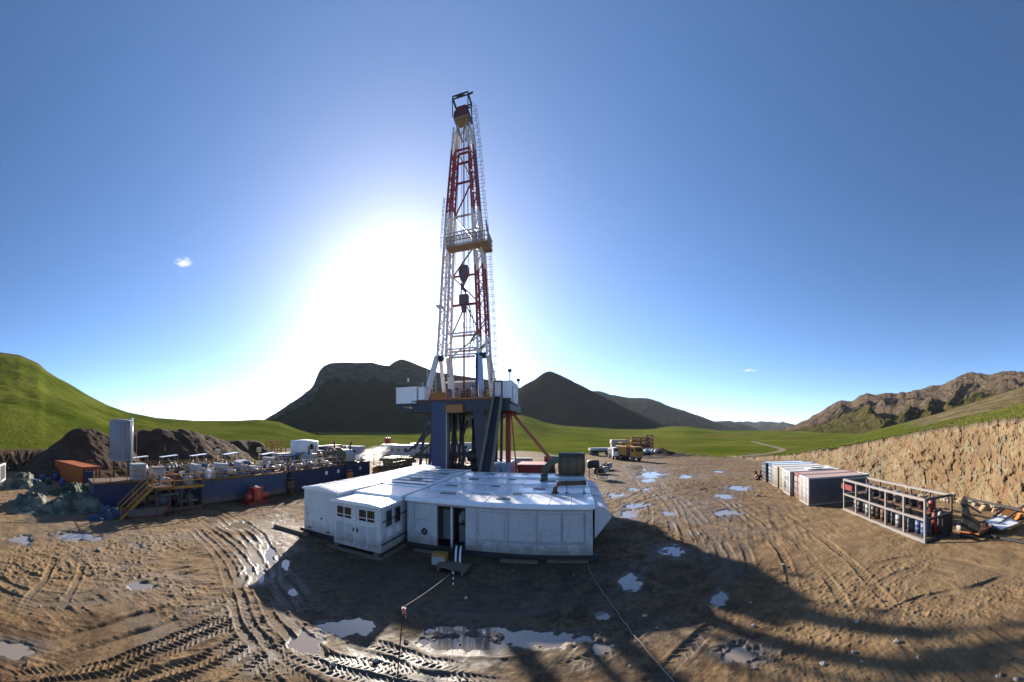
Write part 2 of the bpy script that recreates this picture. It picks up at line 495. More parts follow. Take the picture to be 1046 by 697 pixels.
def mud_material():
    m, t, b = newmat("mud and grass")
    co = N(t, "ShaderNodeTexCoord").outputs["Object"]
    big = noise(t, .11, 5, .6, co); mid = noise(t, .9, 6, .65, co); fine = noise(t, 11, 5, .7, co); huge = noise(t, .02, 5, .6, co)
    wet, worn, grass = attr(t, "wet"), attr(t, "worn"), attr(t, "grass")
    c = mixc(t, ramp(t, big, .35, .65), (.205, .130, .072), (.325, .220, .128))
    c = mixc(t, math_(t, 'MULTIPLY', ramp(t, mid, .43, .58), .9), c, (.105, .066, .039))
    c = mixc(t, math_(t, 'MULTIPLY', ramp(t, noise(t, 3.2, 6, .7, co), .48, .62), .75), c, (.080, .051, .032))
    c = mixc(t, math_(t, 'MULTIPLY', ramp(t, fine, .55, .75), .5), c, (.40, .285, .17))
    c = mixc(t, math_(t, 'MULTIPLY', ramp(t, fine, .46, .32), .55), c, (.085, .055, .035))
    dcl = mixc(t, ramp(t, mid, .36, .66), (.385, .275, .165), (.30, .205, .118))
    dcl = mixc(t, math_(t, 'MULTIPLY', ramp(t, fine, .5, .34), .5), dcl, (.16, .105, .06))
    c = mixc(t, math_(t, 'MULTIPLY', attr(t, 'dry'), .72), c, dcl)
    red = math_(t, 'MULTIPLY', ramp(t, noise(t, .25, 4, .6, co), .56, .72), .5)
    c = mixc(t, red, c, (.17, .075, .04))
    c = mixc(t, math_(t, 'MULTIPLY', worn, .3), c, (.20, .145, .095))
    c = mixc(t, math_(t, 'MULTIPLY', wet, .78), c, (.070, .053, .041))
    gm = noise(t, .035, 6, .65, co); gf = noise(t, .6, 6, .75, co)
    g = mixc(t, ramp(t, gm, .36, .64), (.085, .122, .018), (.165, .185, .045))
    g = mixc(t, math_(t, 'MULTIPLY', ramp(t, gf, .48, .70), .5), g, (.062, .085, .018))
    g = mixc(t, math_(t, 'MULTIPLY', ramp(t, huge, .50, .66), .65), g, (.17, .135, .07))
    c = mixc(t, grass, mixc(t, 1.0, c, (.62, .595, .53), 'MULTIPLY'), mixc(t, 1.0, g, (.62, .60, .44), 'MULTIPLY'))
    t.links.new(c, b.inputs["Base Color"])
    r0 = math_(t, 'SUBTRACT', .93, math_(t, 'MULTIPLY', wet, math_(t, 'ADD', .30, math_(t, 'MULTIPLY', ramp(t, mid, .38, .62), .30))))
    t.links.new(r0, b.inputs["Roughness"])
    t.links.new(math_(t, 'MULTIPLY', math_(t, 'SUBTRACT', 1.0, grass), math_(t, 'ADD', .12, math_(t, 'MULTIPLY', wet, .55))), b.inputs["Specular IOR Level"])
    h = math_(t, 'ADD', math_(t, 'MULTIPLY', noise(t, 5, 8, .72, co), .7), math_(t, 'MULTIPLY', noise(t, 26, 5, .7, co), .25))
    bump(t, b, h, .75, .07)
    return m

def water_material():
    m, t, b = newmat("muddy water")
    co = N(t, "ShaderNodeTexCoord").outputs["Object"]
    b.inputs["Base Color"].default_value = (.20, .16, .115, 1)
    b.inputs["Roughness"].default_value = .04
    b.inputs["IOR"].default_value = 1.5
    b.inputs["Specular IOR Level"].default_value = 1.0
    bump(t, b, noise(t, 1.6, 3, .5, co), .05, .02)
    return m

build_ground()
azs = np.radians(np.linspace(-95, 95, 60)); ds = np.geomspace(3, 78, 20)
D, A = np.meshgrid(ds, azs, indexing='ij')
wt = link("water", grid_mesh("water", np.stack([(D * np.sin(A)).ravel(), (D * np.cos(A)).ravel(), np.full(D.size, WATER_Z)], 1), 20, 60), water_material())
prop(wt, "muddy rain water lying in the ruts and hollows", kind='structure')

# ------------------------------------------------------------------ hills and banks
def hill_material(name, a, b_, rock, rockmix=(.50, .62), scale=.02, slope=None, bumpd=3.0, fine_s=.25, bs=.6):
    m, t, b = newmat(name)
    co = N(t, "ShaderNodeTexCoord").outputs["Object"]
    n1 = noise(t, scale, 6, .65, co); n2 = noise(t, scale * 6, 6, .7, co); n3 = noise(t, fine_s * 4, 5, .75, co)
    c = mixc(t, ramp(t, n1, .36, .64), a, b_)
    c = mixc(t, math_(t, 'MULTIPLY', ramp(t, n3, .5, .72), .45), c, tuple(v * .5 for v in a))
    c = mixc(t, math_(t, 'MULTIPLY', ramp(t, n2, .54, .66), .38), c, (b_[0] * 1.15, b_[1] * .88, b_[2] * 1.3))
    mp2 = N(t, "ShaderNodeMapping"); mp2.inputs["Scale"].default_value = (1, 1, 9); t.links.new(co, mp2.inputs["Vector"])
    c = mixc(t, math_(t, 'MULTIPLY', ramp(t, noise(t, scale * 5, 5, .7, mp2.outputs[0]), .50, .66), .40), c, tuple(v * .62 for v in a))
    rk = attr(t, "rock")
    f = ramp(t, math_(t, 'ADD', rk, math_(t, 'MULTIPLY', math_(t, 'SUBTRACT', n2, .5), 1.1)), *rockmix)
    mp = N(t, "ShaderNodeMapping"); mp.inputs["Scale"].default_value = (1, 1, 5); t.links.new(co, mp.inputs["Vector"])
    strata = noise(t, scale * 4, 6, .7, mp.outputs[0])
    rc = mixc(t, ramp(t, strata, .38, .62), tuple(v * .6 for v in rock), tuple(v * 1.25 for v in rock))
    c = mixc(t, f, mixc(t, 1.0, c, (.70, .67, .52), "MULTIPLY"), dim(t, rc, .72))
    t.links.new(c, b.inputs["Base Color"])
    b.inputs["Roughness"].default_value = .95
    b.inputs["Specular IOR Level"].default_value = 0.0
    bump(t, b, math_(t, 'ADD', noise(t, fine_s, 8, .72, co), math_(t, 'MULTIPLY', n2, .6)), bs, bumpd)
    return m

def make_hill(name, label, sky_px, R, foot, mat, zf=None, shape=1.0, cliff=0.0, amp=0.0, nfreq=.01, gully=0.0, nrow=110, step=1.0, back=1.5, seed=0, rockfn=None, kind='structure', jag=0.0, cat=None, gf=.035, ridge_keep=.12):
    """sky_px: (px, py) of the skyline; R, foot: distances of ridge and foot as (px, d) tables; zf: (px, z) of the foot"""
    tab = sorted(sky_px); x0, x1 = tab[0][0], tab[-1][0]
    px = np.arange(x0, x1 + step * .5, step)
    ysky = prof(tab, px)
    k = np.ones(5) / 5; ys = np.convolve(np.pad(ysky, 2, mode='edge'), k, 'valid')
    a = (px - CX) / F
    Rr = prof(R, px); Fr = prof(foot, px); z0 = prof(zf, px) if zf else 0 * px
    ys = ys + jag * fbm(px * .11, px * 0 + .5, 4, seed + 60)
    zr = CAMZ + (HY - ys) / F * Rr
    s = np.concatenate([np.linspace(0, 1, nrow), np.linspace(1, back, 26)[1:]])
    S = s[:, None] * np.ones_like(px)[None]
    Dm = Fr + (Rr - Fr) * S
    X = Dm * np.sin(a); Y = Dm * np.cos(a)
    sh = np.clip(S, 0, 1) ** shape
    if cliff: sh = sh * (1 - cliff) + cliff * sstep(.80, .97, S + .05 * fbm(X * nfreq * 2, Y * nfreq * 2, 3, seed + 5))
    zfront = z0 + (zr - z0) * sh
    drop = np.clip((S - 1) / (back - 1), 0, 1)
    z = np.where(S <= 1, zfront, zr - (zr - z0 + 4) * drop ** 1.6)
    win = np.clip(S * 5, 0, 1) * np.where(S <= 1, 1 - (1 - ridge_keep) * sstep(.72, .97, S), ridge_keep)
    nz = fbm(X * nfreq, Y * nfreq, 5, seed)
    z = z + amp * nz * win * np.clip(zr - z0, 0, 60) / 60
    if gully:
        g = fbm(np.ones_like(S) * px[None] * gf + 1.2 * fbm(X * nfreq, Y * nfreq, 3, seed + 8), S * 1.6, 5, seed + 9, ridged=True)
        z = z + gully * (g - .15) * win * np.clip(zr - z0, 0, 80) / 80
    rock = rockfn(S, X, Y, nz, px) if rockfn else np.zeros_like(S)
    me = grid_mesh(name, np.stack([X.ravel(), Y.ravel(), z.ravel()], 1), len(s), len(px), dict(rock=rock.ravel()))
    o = link(name, me, mat)
    return prop(o, label, cat, kind=kind)

# the left green hill
mat_green = hill_material("hill grass", (.062, .092, .014), (.125, .145, .032), (.11, .09, .06), scale=.03, fine_s=.5, bumpd=1.0)
make_hill("hill", "tall green grassy hill sloping down behind the silver silo",
          [(-120, 372), (-60, 362), (-20, 359), (0, 360), (20, 363), (40, 372), (47, 379), (58, 386), (70, 392), (90, 404), (110, 414), (130, 421), (160, 427), (200, 430), (240, 430), (265, 428.5), (285, 431), (300, 437), (325, 444), (350, 447)],
          [(-120, 300), (100, 280), (200, 270), (300, 330), (400, 400)], [(-120, 62), (0, 62), (130, 70), (240, 92), (300, 125), (400, 140)], mat_green,
          zf=[(-120, 3.4), (60, 3.4), (130, 2.5), (260, .6), (400, .8)], shape=1.05, amp=9, nfreq=.012, nrow=150, seed=3,
          rockfn=lambda S, X, Y, nz, px: .75 * sstep(.80, .98, S) * (px < 60) + .65 * np.exp(-((S - .52 - .0009 * (px - 30)) / .012) ** 2) * ((px > 10) & (px < 115)))

# the mesa behind the mud tanks and its smaller companion
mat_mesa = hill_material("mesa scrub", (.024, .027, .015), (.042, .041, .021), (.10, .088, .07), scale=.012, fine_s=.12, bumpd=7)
make_hill("rear_hill", "small peak showing behind the flat topped mesa",
          [(380, 400), (395, 376), (402, 370), (410, 366.5), (418, 369), (430, 374), (445, 380), (470, 384), (500, 388), (530, 396), (560, 410)],
          [(0, 1000), (1046, 1000)], [(0, 700), (1046, 700)], mat_mesa, zf=[(0, 0), (1046, 0)], amp=10, nfreq=.006, seed=12, nrow=60)
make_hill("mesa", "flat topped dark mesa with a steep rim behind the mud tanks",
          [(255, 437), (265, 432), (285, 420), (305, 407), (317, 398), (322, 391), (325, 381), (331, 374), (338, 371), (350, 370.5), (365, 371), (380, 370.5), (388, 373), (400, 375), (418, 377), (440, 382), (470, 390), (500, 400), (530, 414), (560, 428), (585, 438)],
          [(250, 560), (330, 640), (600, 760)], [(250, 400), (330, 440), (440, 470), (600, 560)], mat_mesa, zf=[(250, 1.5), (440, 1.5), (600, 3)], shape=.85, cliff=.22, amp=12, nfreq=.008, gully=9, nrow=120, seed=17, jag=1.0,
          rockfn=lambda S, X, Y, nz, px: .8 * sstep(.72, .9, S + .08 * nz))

mat_rise = hill_material("valley grass", (.085, .120, .018), (.165, .185, .045), (.13, .10, .05), scale=.012, fine_s=.4, bumpd=1.0)
make_hill("green_rise", "bright green swell of the valley floor before the dark ridges",
          [(430, 441), (470, 436), (500, 431), (520, 426), (532, 424), (545, 427.5), (558, 432), (575, 435), (600, 436.5), (630, 438), (660, 438), (690, 435.5), (705, 436), (735, 440), (760, 443), (790, 446)],
          [(430, 520), (540, 560), (690, 600), (790, 420)], [(430, 150), (790, 160)], mat_rise, zf=[(430, -1.5), (790, -1.5)], shape=1.15, amp=4, nfreq=.012, nrow=80, seed=53, back=1.3,
          rockfn=lambda S, X, Y, nz, px: .5 * sstep(.1, .5, nz) )

# dark ridges right of the rig, getting farther
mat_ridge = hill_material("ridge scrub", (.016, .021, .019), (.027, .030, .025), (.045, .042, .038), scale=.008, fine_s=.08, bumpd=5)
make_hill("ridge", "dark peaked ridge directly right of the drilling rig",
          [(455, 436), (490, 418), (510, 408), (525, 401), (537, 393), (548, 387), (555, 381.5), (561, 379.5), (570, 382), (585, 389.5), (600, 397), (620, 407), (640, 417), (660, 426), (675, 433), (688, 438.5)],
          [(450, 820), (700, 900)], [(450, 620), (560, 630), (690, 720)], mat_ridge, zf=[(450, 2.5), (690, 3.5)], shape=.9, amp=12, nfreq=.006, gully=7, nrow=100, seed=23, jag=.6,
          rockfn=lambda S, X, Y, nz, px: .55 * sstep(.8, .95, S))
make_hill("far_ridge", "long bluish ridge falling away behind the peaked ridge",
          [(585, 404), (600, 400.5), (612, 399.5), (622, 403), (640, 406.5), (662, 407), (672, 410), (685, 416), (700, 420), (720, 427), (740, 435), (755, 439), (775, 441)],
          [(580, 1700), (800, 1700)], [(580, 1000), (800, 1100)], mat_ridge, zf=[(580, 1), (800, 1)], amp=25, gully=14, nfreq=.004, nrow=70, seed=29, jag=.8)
make_hill("distant_hill", "low rounded hill at the far end of the valley",
          [(700, 440), (716, 432), (733, 430.5), (745, 430), (757, 433), (768, 436), (780, 440), (790, 442)],
          [(700, 2400), (800, 2400)], [(700, 1500), (800, 1500)], mat_ridge, zf=[(700, 0), (800, 0)], amp=30, gully=25, nfreq=.003, nrow=60, seed=31, jag=.8)
make_hill("distant_mountain", "pale blue mountain at the very end of the valley",
          [(735, 440), (755, 434), (768, 433), (778, 431.5), (790, 433), (800, 431.5), (812, 433.5), (825, 437), (840, 441)],
          [(700, 3600), (900, 3600)], [(700, 2700), (900, 2700)], mat_ridge, zf=[(700, 0), (900, 0)], amp=60, gully=50, nfreq=.002, nrow=50, seed=33, jag=.8)

# the rocky ridge on the right and the grassy flank in front of it
mat_rocky = hill_material("rocky ridge", (.085, .085, .036), (.125, .11, .05), (.165, .122, .085), rockmix=(.44, .58), scale=.012, fine_s=.10, bumpd=11, bs=1.0)
make_hill("rocky_ridge", "craggy brown ridge with rock bands above the containers",
          [(770, 442), (785, 440), (800, 438.5), (815, 433.5), (825, 428.5), (836, 422), (845, 416), (855, 411), (862, 409.5), (870, 410.5), (878, 405), (886, 403.5), (895, 405), (905, 401.5), (916, 402.5), (926, 401.5), (940, 398), (950, 395.5), (962, 394), (975, 388), (985, 383), (993, 381), (1003, 382), (1012, 383.5), (1024, 380.5), (1036, 380), (1050, 382), (1090, 372), (1160, 380)],
          [(770, 900), (900, 640), (1046, 560), (1160, 560)], [(770, 520), (900, 300), (1046, 240), (1160, 240)], mat_rocky, zf=[(770, 1), (900, 2), (1046, 10), (1160, 10)],
          shape=.95, cliff=.22, amp=18, nfreq=.008, gully=20, nrow=200, step=.6, seed=37, jag=1.7, gf=.028, ridge_keep=.16,
          rockfn=lambda S, X, Y, nz, px: np.clip(.36 + .5 * sstep(.25, .75, S) + .5 * nz, 0, 1))
make_hill("grassy_flank", "green and brown hillside rising above the cut rock face",
          [(742, 446), (780, 448), (820, 449.5), (850, 449), (870, 446), (900, 438), (925, 431.5), (950, 425), (975, 417.5), (1000, 410), (1025, 402), (1046, 395), (1080, 384), (1160, 365)],
          [(740, 420), (850, 300), (950, 190), (1046, 170), (1160, 170)], [(740, 140), (800, 84), (850, 67), (900, 58.5), (950, 51.5), (1000, 44.5), (1046, 39.5), (1160, 36.5)],
          hill_material("flank grass", (.070, .100, .016), (.120, .135, .036), (.15, .12, .07), scale=.03, fine_s=.5, bumpd=1.0),
          zf=[(740, -1.5), (790, -.6), (820, 1.4), (850, 3.3), (900, 5.3), (950, 6.9), (1000, 7.9), (1046, 8.3), (1160, 8.6)], shape=.9, amp=5, nfreq=.02, nrow=90, seed=43,
          rockfn=lambda S, X, Y, nz, px: .70 * sstep(.04, .20, S) * sstep(860, 960, px))

def rock_face():
    px = np.arange(745, 1170, .4)
    a = (px - CX) / F
    yb = prof([(745, 467), (770, 471), (800, 475), (850, 484.5), (900, 493), (950, 503), (1000, 514), (1046, 526), (1170, 540)], px)
    yt = prof([(745, 466.5), (770, 468), (800, 465), (850, 458.5), (880, 453), (900, 449), (950, 440), (1000, 432), (1046, 426), (1170, 420)], px)
    yt = yt + 3.2 * fbm(px * .10, px * 0, 6, 71)
    db = F * CAMZ / (yb - HY); run = prof([(745, 3), (800, 6), (900, 8), (1170, 9)], px)
    zt = CAMZ + (HY - yt) / F * (db + run)
    nr = 150; s = np.linspace(-.12, 1.25, nr)
    S = s[:, None] * np.ones_like(px)[None]
    sc = np.clip(S, 0, 1)
    z = zt * np.interp(sc, [0, .28, .42, .8, 1], [0, .17, .40, .93, 1.0])
    z = np.where(S < 0, -.4 + (S + .12) * 3, z)
    w = np.sin(np.pi * np.clip(S, 0, 1)) ** .5 * np.clip(zt / 5, .1, 1)
    al = px[None] * np.ones_like(S) / F * 36
    wa = al + 1.6 * fbm(al * .25, z * .3, 3, 70) + .55 * z
    wz = z + .9 * fbm(al * .35, z * .5, 3, 72)
    big = fbm(al * .13, z * .22, 3, 75)
    det = .32 + .75 * sstep(-.25, .35, fbm(al * .10, z * .15, 3, 83))
    out = 1.2 * big + det * (.75 * fbm(wa * .38, wz * .16, 5, 73, ridged=True) + .26 * fbm(wa * 1.1, wz * .55, 4, 74, ridged=True) + .16 * fbm(al * 1.6, z * 2.0, 4, 76))
    chunk = fbm(al * 1.1, z * 1.3, 3, 78); out = out + .22 * sstep(.08, .2, chunk) - .14 * sstep(.1, .22, -chunk)
    Dm = db + run * S - out * w * .95
    z = z + (.35 * fbm(al * .8, z * 1.2, 5, 77) + .10 * fbm(al * 4, z * 4, 3, 79)) * w
    X = Dm * np.sin(a); Y = Dm * np.cos(a)
    me = grid_mesh("rock_face", np.stack([X.ravel(), Y.ravel(), z.ravel()], 1), nr, len(px), dict(rock=sc.ravel()))
    m, t, b = newmat("cut rock and clay")
    co = N(t, "ShaderNodeTexCoord").outputs["Object"]
    n1 = noise(t, .13, 6, .65, co); n2 = noise(t, .55, 7, .7, co); n3 = noise(t, 2.6, 7, .75, co); n4 = noise(t, 12, 5, .75, co)
    vo = N(t, "ShaderNodeTexVoronoi"); vo.feature = 'DISTANCE_TO_EDGE'; vo.inputs["Scale"].default_value = 1.3; 
    wv = N(t, "ShaderNodeVectorMath", operation='ADD'); t.links.new(co, wv.inputs[0]); nzv = N(t, "ShaderNodeTexNoise"); nzv.inputs["Scale"].default_value = 1.1; nzv.inputs["Detail"].default_value = 5; t.links.new(co, nzv.inputs["Vector"]); t.links.new(nzv.outputs[1], wv.inputs[1]); t.links.new(wv.outputs[0], vo.inputs["Vector"])
    c = mixc(t, ramp(t, n1, .38, .60), (.235, .150, .082), (.335, .25, .148))
    c = mixc(t, math_(t, 'MULTIPLY', ramp(t, n2, .52, .62), .85), c, (.33, .30, .205))
    c = mixc(t, math_(t, 'MULTIPLY', ramp(t, noise(t, .32, 6, .7, co, 1.0), .54, .64), .75), c, (.235, .105, .048))
    c = mixc(t, math_(t, 'MULTIPLY', ramp(t, noise(t, .22, 6, .7, co, .6), .57, .66), .7), c, (.24, .245, .19))
    c = mixc(t, math_(t, 'MULTIPLY', ramp(t, n3, .45, .34), .55), c, (.13, .085, .05))
    c = mixc(t, math_(t, 'MULTIPLY', ramp(t, n4, .54, .70), .55), c, (.40, .33, .22))
    soil = ramp(t, math_(t, 'ADD', attr(t, 'rock'), math_(t, 'MULTIPLY', math_(t, 'SUBTRACT', noise(t, .6, 5, .7, co), .5), .35)), .80, .96)
    c = mixc(t, math_(t, 'MULTIPLY', soil, .8), c, (.125, .088, .055))
    c = mixc(t, 1.0, mixc(t, .30, c, (.17, .135, .095)), (.66, .645, .60), 'MULTIPLY')
    t.links.new(c, b.inputs["Base Color"]); b.inputs["Roughness"].default_value = .95; b.inputs["Specular IOR Level"].default_value = .12
    h = math_(t, 'ADD', math_(t, 'ADD', n3, math_(t, 'MULTIPLY', n4, .4)), math_(t, 'MULTIPLY', ramp(t, vo.outputs["Distance"], 0, .18), .35))
    bump(t, b, h, .6, .2)
    prop(link("rock_face", me, m), "rough ochre cut bank of rock and clay behind the containers", kind='structure')
rock_face()

def dirt_material(name, a, b_):
    m, t, b = newmat(name)
    co = N(t, "ShaderNodeTexCoord").outputs["Object"]
    n1 = noise(t, .3, 6, .65, co); n3 = noise(t, 3, 6, .75, co); n4 = noise(t, 14, 4, .7, co)
    c = mixc(t, ramp(t, n1, .38, .62), a, b_)
    c = mixc(t, math_(t, 'MULTIPLY', ramp(t, n3, .5, .68), .6), c, tuple(v * .5 for v in a))
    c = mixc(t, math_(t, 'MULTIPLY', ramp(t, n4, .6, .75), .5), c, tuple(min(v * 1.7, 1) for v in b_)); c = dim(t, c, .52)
    t.links.new(c, b.inputs["Base Color"]); b.inputs["Roughness"].default_value = .95; b.inputs["Specular IOR Level"].default_value = .12
    bump(t, b, math_(t, 'ADD', n3, math_(t, 'MULTIPLY', n4, .5)), .9, .25)
    return m
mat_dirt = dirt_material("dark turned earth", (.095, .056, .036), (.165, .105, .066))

def dirt_bank():
    px = np.arange(-130, 300, .6); a = (px - CX) / F
    db = prof([(-130, 57), (0, 57), (130, 64), (230, 84), (300, 120)], px); zt = prof([(-130, 3.5), (60, 3.5), (130, 2.6), (300, .5)], px)
    nr = 40; s = np.linspace(-.1, 1.5, nr); S = s[:, None] * np.ones_like(px)[None]
    Dm = db + 3.6 * S; z = np.where(S < 0, -.4, zt * sstep(0, 1, np.clip(S, 0, 1)) ** .7)
    al = px[None] * np.ones_like(S) / F * 60
    w = np.sin(np.pi * np.clip(S, 0, 1)) ** .6
    Dm = Dm - (.7 * fbm(al * .5, z * .3, 4, 81, ridged=True) + .3 * fbm(al * 1.8, z * 1.5, 3, 82)) * w
    me = grid_mesh("dirt_bank", np.stack([(Dm * np.sin(a)).ravel(), (Dm * np.cos(a)).ravel(), z.ravel()], 1), nr, len(px))
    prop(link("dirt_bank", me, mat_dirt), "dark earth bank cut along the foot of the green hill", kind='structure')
dirt_bank()

def mound(name, label, crest, r, group=None, mat=None, amp=.5, seed=0, cat="dirt mound"):
    """a heap along a crest line of (px, py top, distance)"""
    pts = [azd(x, d, CAMZ + (HY - y) / F * d) for x, y, d in crest]
    P = catmull([(p.x, p.y, 0) for p in pts], .5)
    hs = np.interp(np.linspace(0, 1, len(P)), np.linspace(0, 1, len(pts)), [p.z for p in pts])
    c = P.mean(0)
    ext = max(np.ptp(P[:, 0]), np.ptp(P[:, 1])) / 2 + r * 1.4
    n = 150
    g = np.linspace(-ext, ext, n); GX, GY = np.meshgrid(g, g)
    X = GX + c[0]; Y = GY + c[1]
    z = np.full(X.shape, -1.0)
    slope = .72
    for (qx, qy), h in zip(P, hs):
        dd = np.hypot(X - qx, Y - qy)
        rr = max(r, h / slope)
        z = np.maximum(z, h * (1 - dd / rr) - .10 * h * np.exp(-(dd / .8) ** 2))
    z = z + (amp * fbm(X * .35, Y * .35, 5, seed + 90) + .2 * amp * fbm(X * 2, Y * 2, 3, seed + 91)) * np.clip(z / 1.0 + .3, 0, 1)
    z = np.maximum(z + base_rise(X, Y) * .0, -.6)
    V = np.stack([X.ravel() - c[0], Y.ravel() - c[1], z.ravel()], 1)
    me = grid_mesh(name, V, n, n)
    o = link(name, me, mat or mat_dirt); o.location = (c[0], c[1], 0)
    return prop(o, label, cat, group)

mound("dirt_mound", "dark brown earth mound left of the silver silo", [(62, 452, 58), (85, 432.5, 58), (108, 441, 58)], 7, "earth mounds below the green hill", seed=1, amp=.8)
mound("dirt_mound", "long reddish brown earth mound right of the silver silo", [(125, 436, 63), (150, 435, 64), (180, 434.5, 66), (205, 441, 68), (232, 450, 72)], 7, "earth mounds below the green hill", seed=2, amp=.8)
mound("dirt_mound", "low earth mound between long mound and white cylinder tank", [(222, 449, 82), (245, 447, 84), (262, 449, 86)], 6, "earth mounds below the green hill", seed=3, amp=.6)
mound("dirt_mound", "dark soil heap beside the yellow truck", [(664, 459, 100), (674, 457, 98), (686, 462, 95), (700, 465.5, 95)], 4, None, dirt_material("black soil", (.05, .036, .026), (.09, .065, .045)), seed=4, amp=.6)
# ------------------------------------------------------------------ colours
WHITE = paint("white painted steel", (.78, .76, .745), .4, 0, .5, (.30, .27, .24), .7, 0, .6, .6, .4)
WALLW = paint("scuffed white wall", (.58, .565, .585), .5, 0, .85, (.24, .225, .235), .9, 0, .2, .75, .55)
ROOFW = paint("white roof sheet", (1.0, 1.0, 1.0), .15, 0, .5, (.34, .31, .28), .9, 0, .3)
SEAM = paint("grimy seam", (.36, .35, .36), .5, 0, .7, (.2, .17, .15), 1.5)
DARK = paint("black steel", (.022, .022, .025), .5, 0, .4, (.06, .045, .03))
GREY = paint("grey steel", (.20, .21, .22), .45, .3, .5)
LGREY = paint("pale grey steel", (.42, .43, .45), .45, .2, .5)
BLUE = paint("rig blue paint", (.026, .052, .145), .42, 0, .40, (.07, .055, .045), .5)
NAVY = paint("navy paint", (.018, .035, .10), .42, 0, .45, (.07, .06, .05), .5)
YEL = paint("safety yellow", (.40, .205, .02), .5, 0, .65)
ORG = paint("orange paint", (.50, .13, .025), .45, 0, .5, (.16, .08, .05), .6)
RED = paint("red paint", (.36, .030, .022), .42, 0, .45, (.12, .06, .045))
DRED = paint("dark red paint", (.19, .020, .016), .45, 0, .45, (.10, .05, .04))
BROWN = paint("rusty brown steel", (.13, .075, .045), .7, .2, .7, (.07, .035, .02), 2.0)
WOOD = paint("weathered timber", (.17, .125, .085), .85, 0, .5, (.08, .06, .04), 1.5)
OLIVE = paint("olive drab paint", (.10, .12, .065), .6, 0, .7)
GLASS = paint("dark window glass", (.020, .016, .016), .12, 0, .15, (.05, .04, .03))
RUBBER = paint("black rubber", (.02, .02, .02), .75, 0, .5, (.10, .075, .05))

UA = math.radians(-9.9)
def to_local_x(px, O, rz):
    """distance along the direction rz from O at which the sight line of column px is crossed"""
    a = (px - CX) / F; c, s = math.cos(rz), math.sin(rz)
    # (O + t u) x dir = 0, dir = (sin a, cos a)
    return -(O[0] * math.cos(a) - O[1] * math.sin(a)) / (c * math.cos(a) - s * math.sin(a))

def at(O, rz, x, y, z=0.0):
    c, s = math.cos(rz), math.sin(rz)
    return (O[0] + c * x - s * y, O[1] + s * x + c * y, z)

# ------------------------------------------------------------------ the white cabins
def roof_mb(Lx, Ly, H, ribs, over=.06, edge=.22, crown=.06):
    r = MB()
    poly = [(-over, H - edge), (-over, H - .10), (.16, H), (Ly / 2, H + crown), (Ly - .16, H), (Ly + over, H - .10), (Ly + over, H - edge)]
    r.extr(poly, -over, Lx + over, 'X')
    for k in range(ribs + 1):
        x = .05 + (Lx - .1) * k / ribs
        r.bar((x, .2, H + .012), (x, Ly / 2, H + crown + .012), .05, .03); r.bar((x, Ly / 2, H + crown + .012), (x, Ly - .2, H + .012), .05, .03)
    return r

def long_cabin(name, label, O, Lx, Ly, H, ribs, group=None, axis='x', seams=6):
    t = thing(name, label, "cabin", (*O[:2], 0), UA, group)
    MB().mm((.05, .05, .28), (Lx - .05, Ly - .05, H - .2)).build('body', WALLW, t)
    for y, q in ((.05, -1), (Ly - .05, 1)):
        s = MB()
        for k in range(seams + 1): s.box((.05 + (Lx - .1) * k / seams, y + q * .012, H / 2 + .1), (.05, .03, H - .6))
        s.box((Lx / 2, y + q * .015, .95), (Lx - .2, .02, .035)); s.build('wall_seam', SEAM, t)
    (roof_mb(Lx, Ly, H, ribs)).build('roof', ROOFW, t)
    sk = MB()
    for y in (.25, Ly - .25): sk.mm((-.15, y - .12, 0), (Lx + .15, y + .12, .28))
    for k in range(4): sk.mm((Lx * (k + .5) / 4 - .08, .37, .03), (Lx * (k + .5) / 4 + .08, Ly - .37, .25))
    sk.build('skid', DARK, t)
    return t

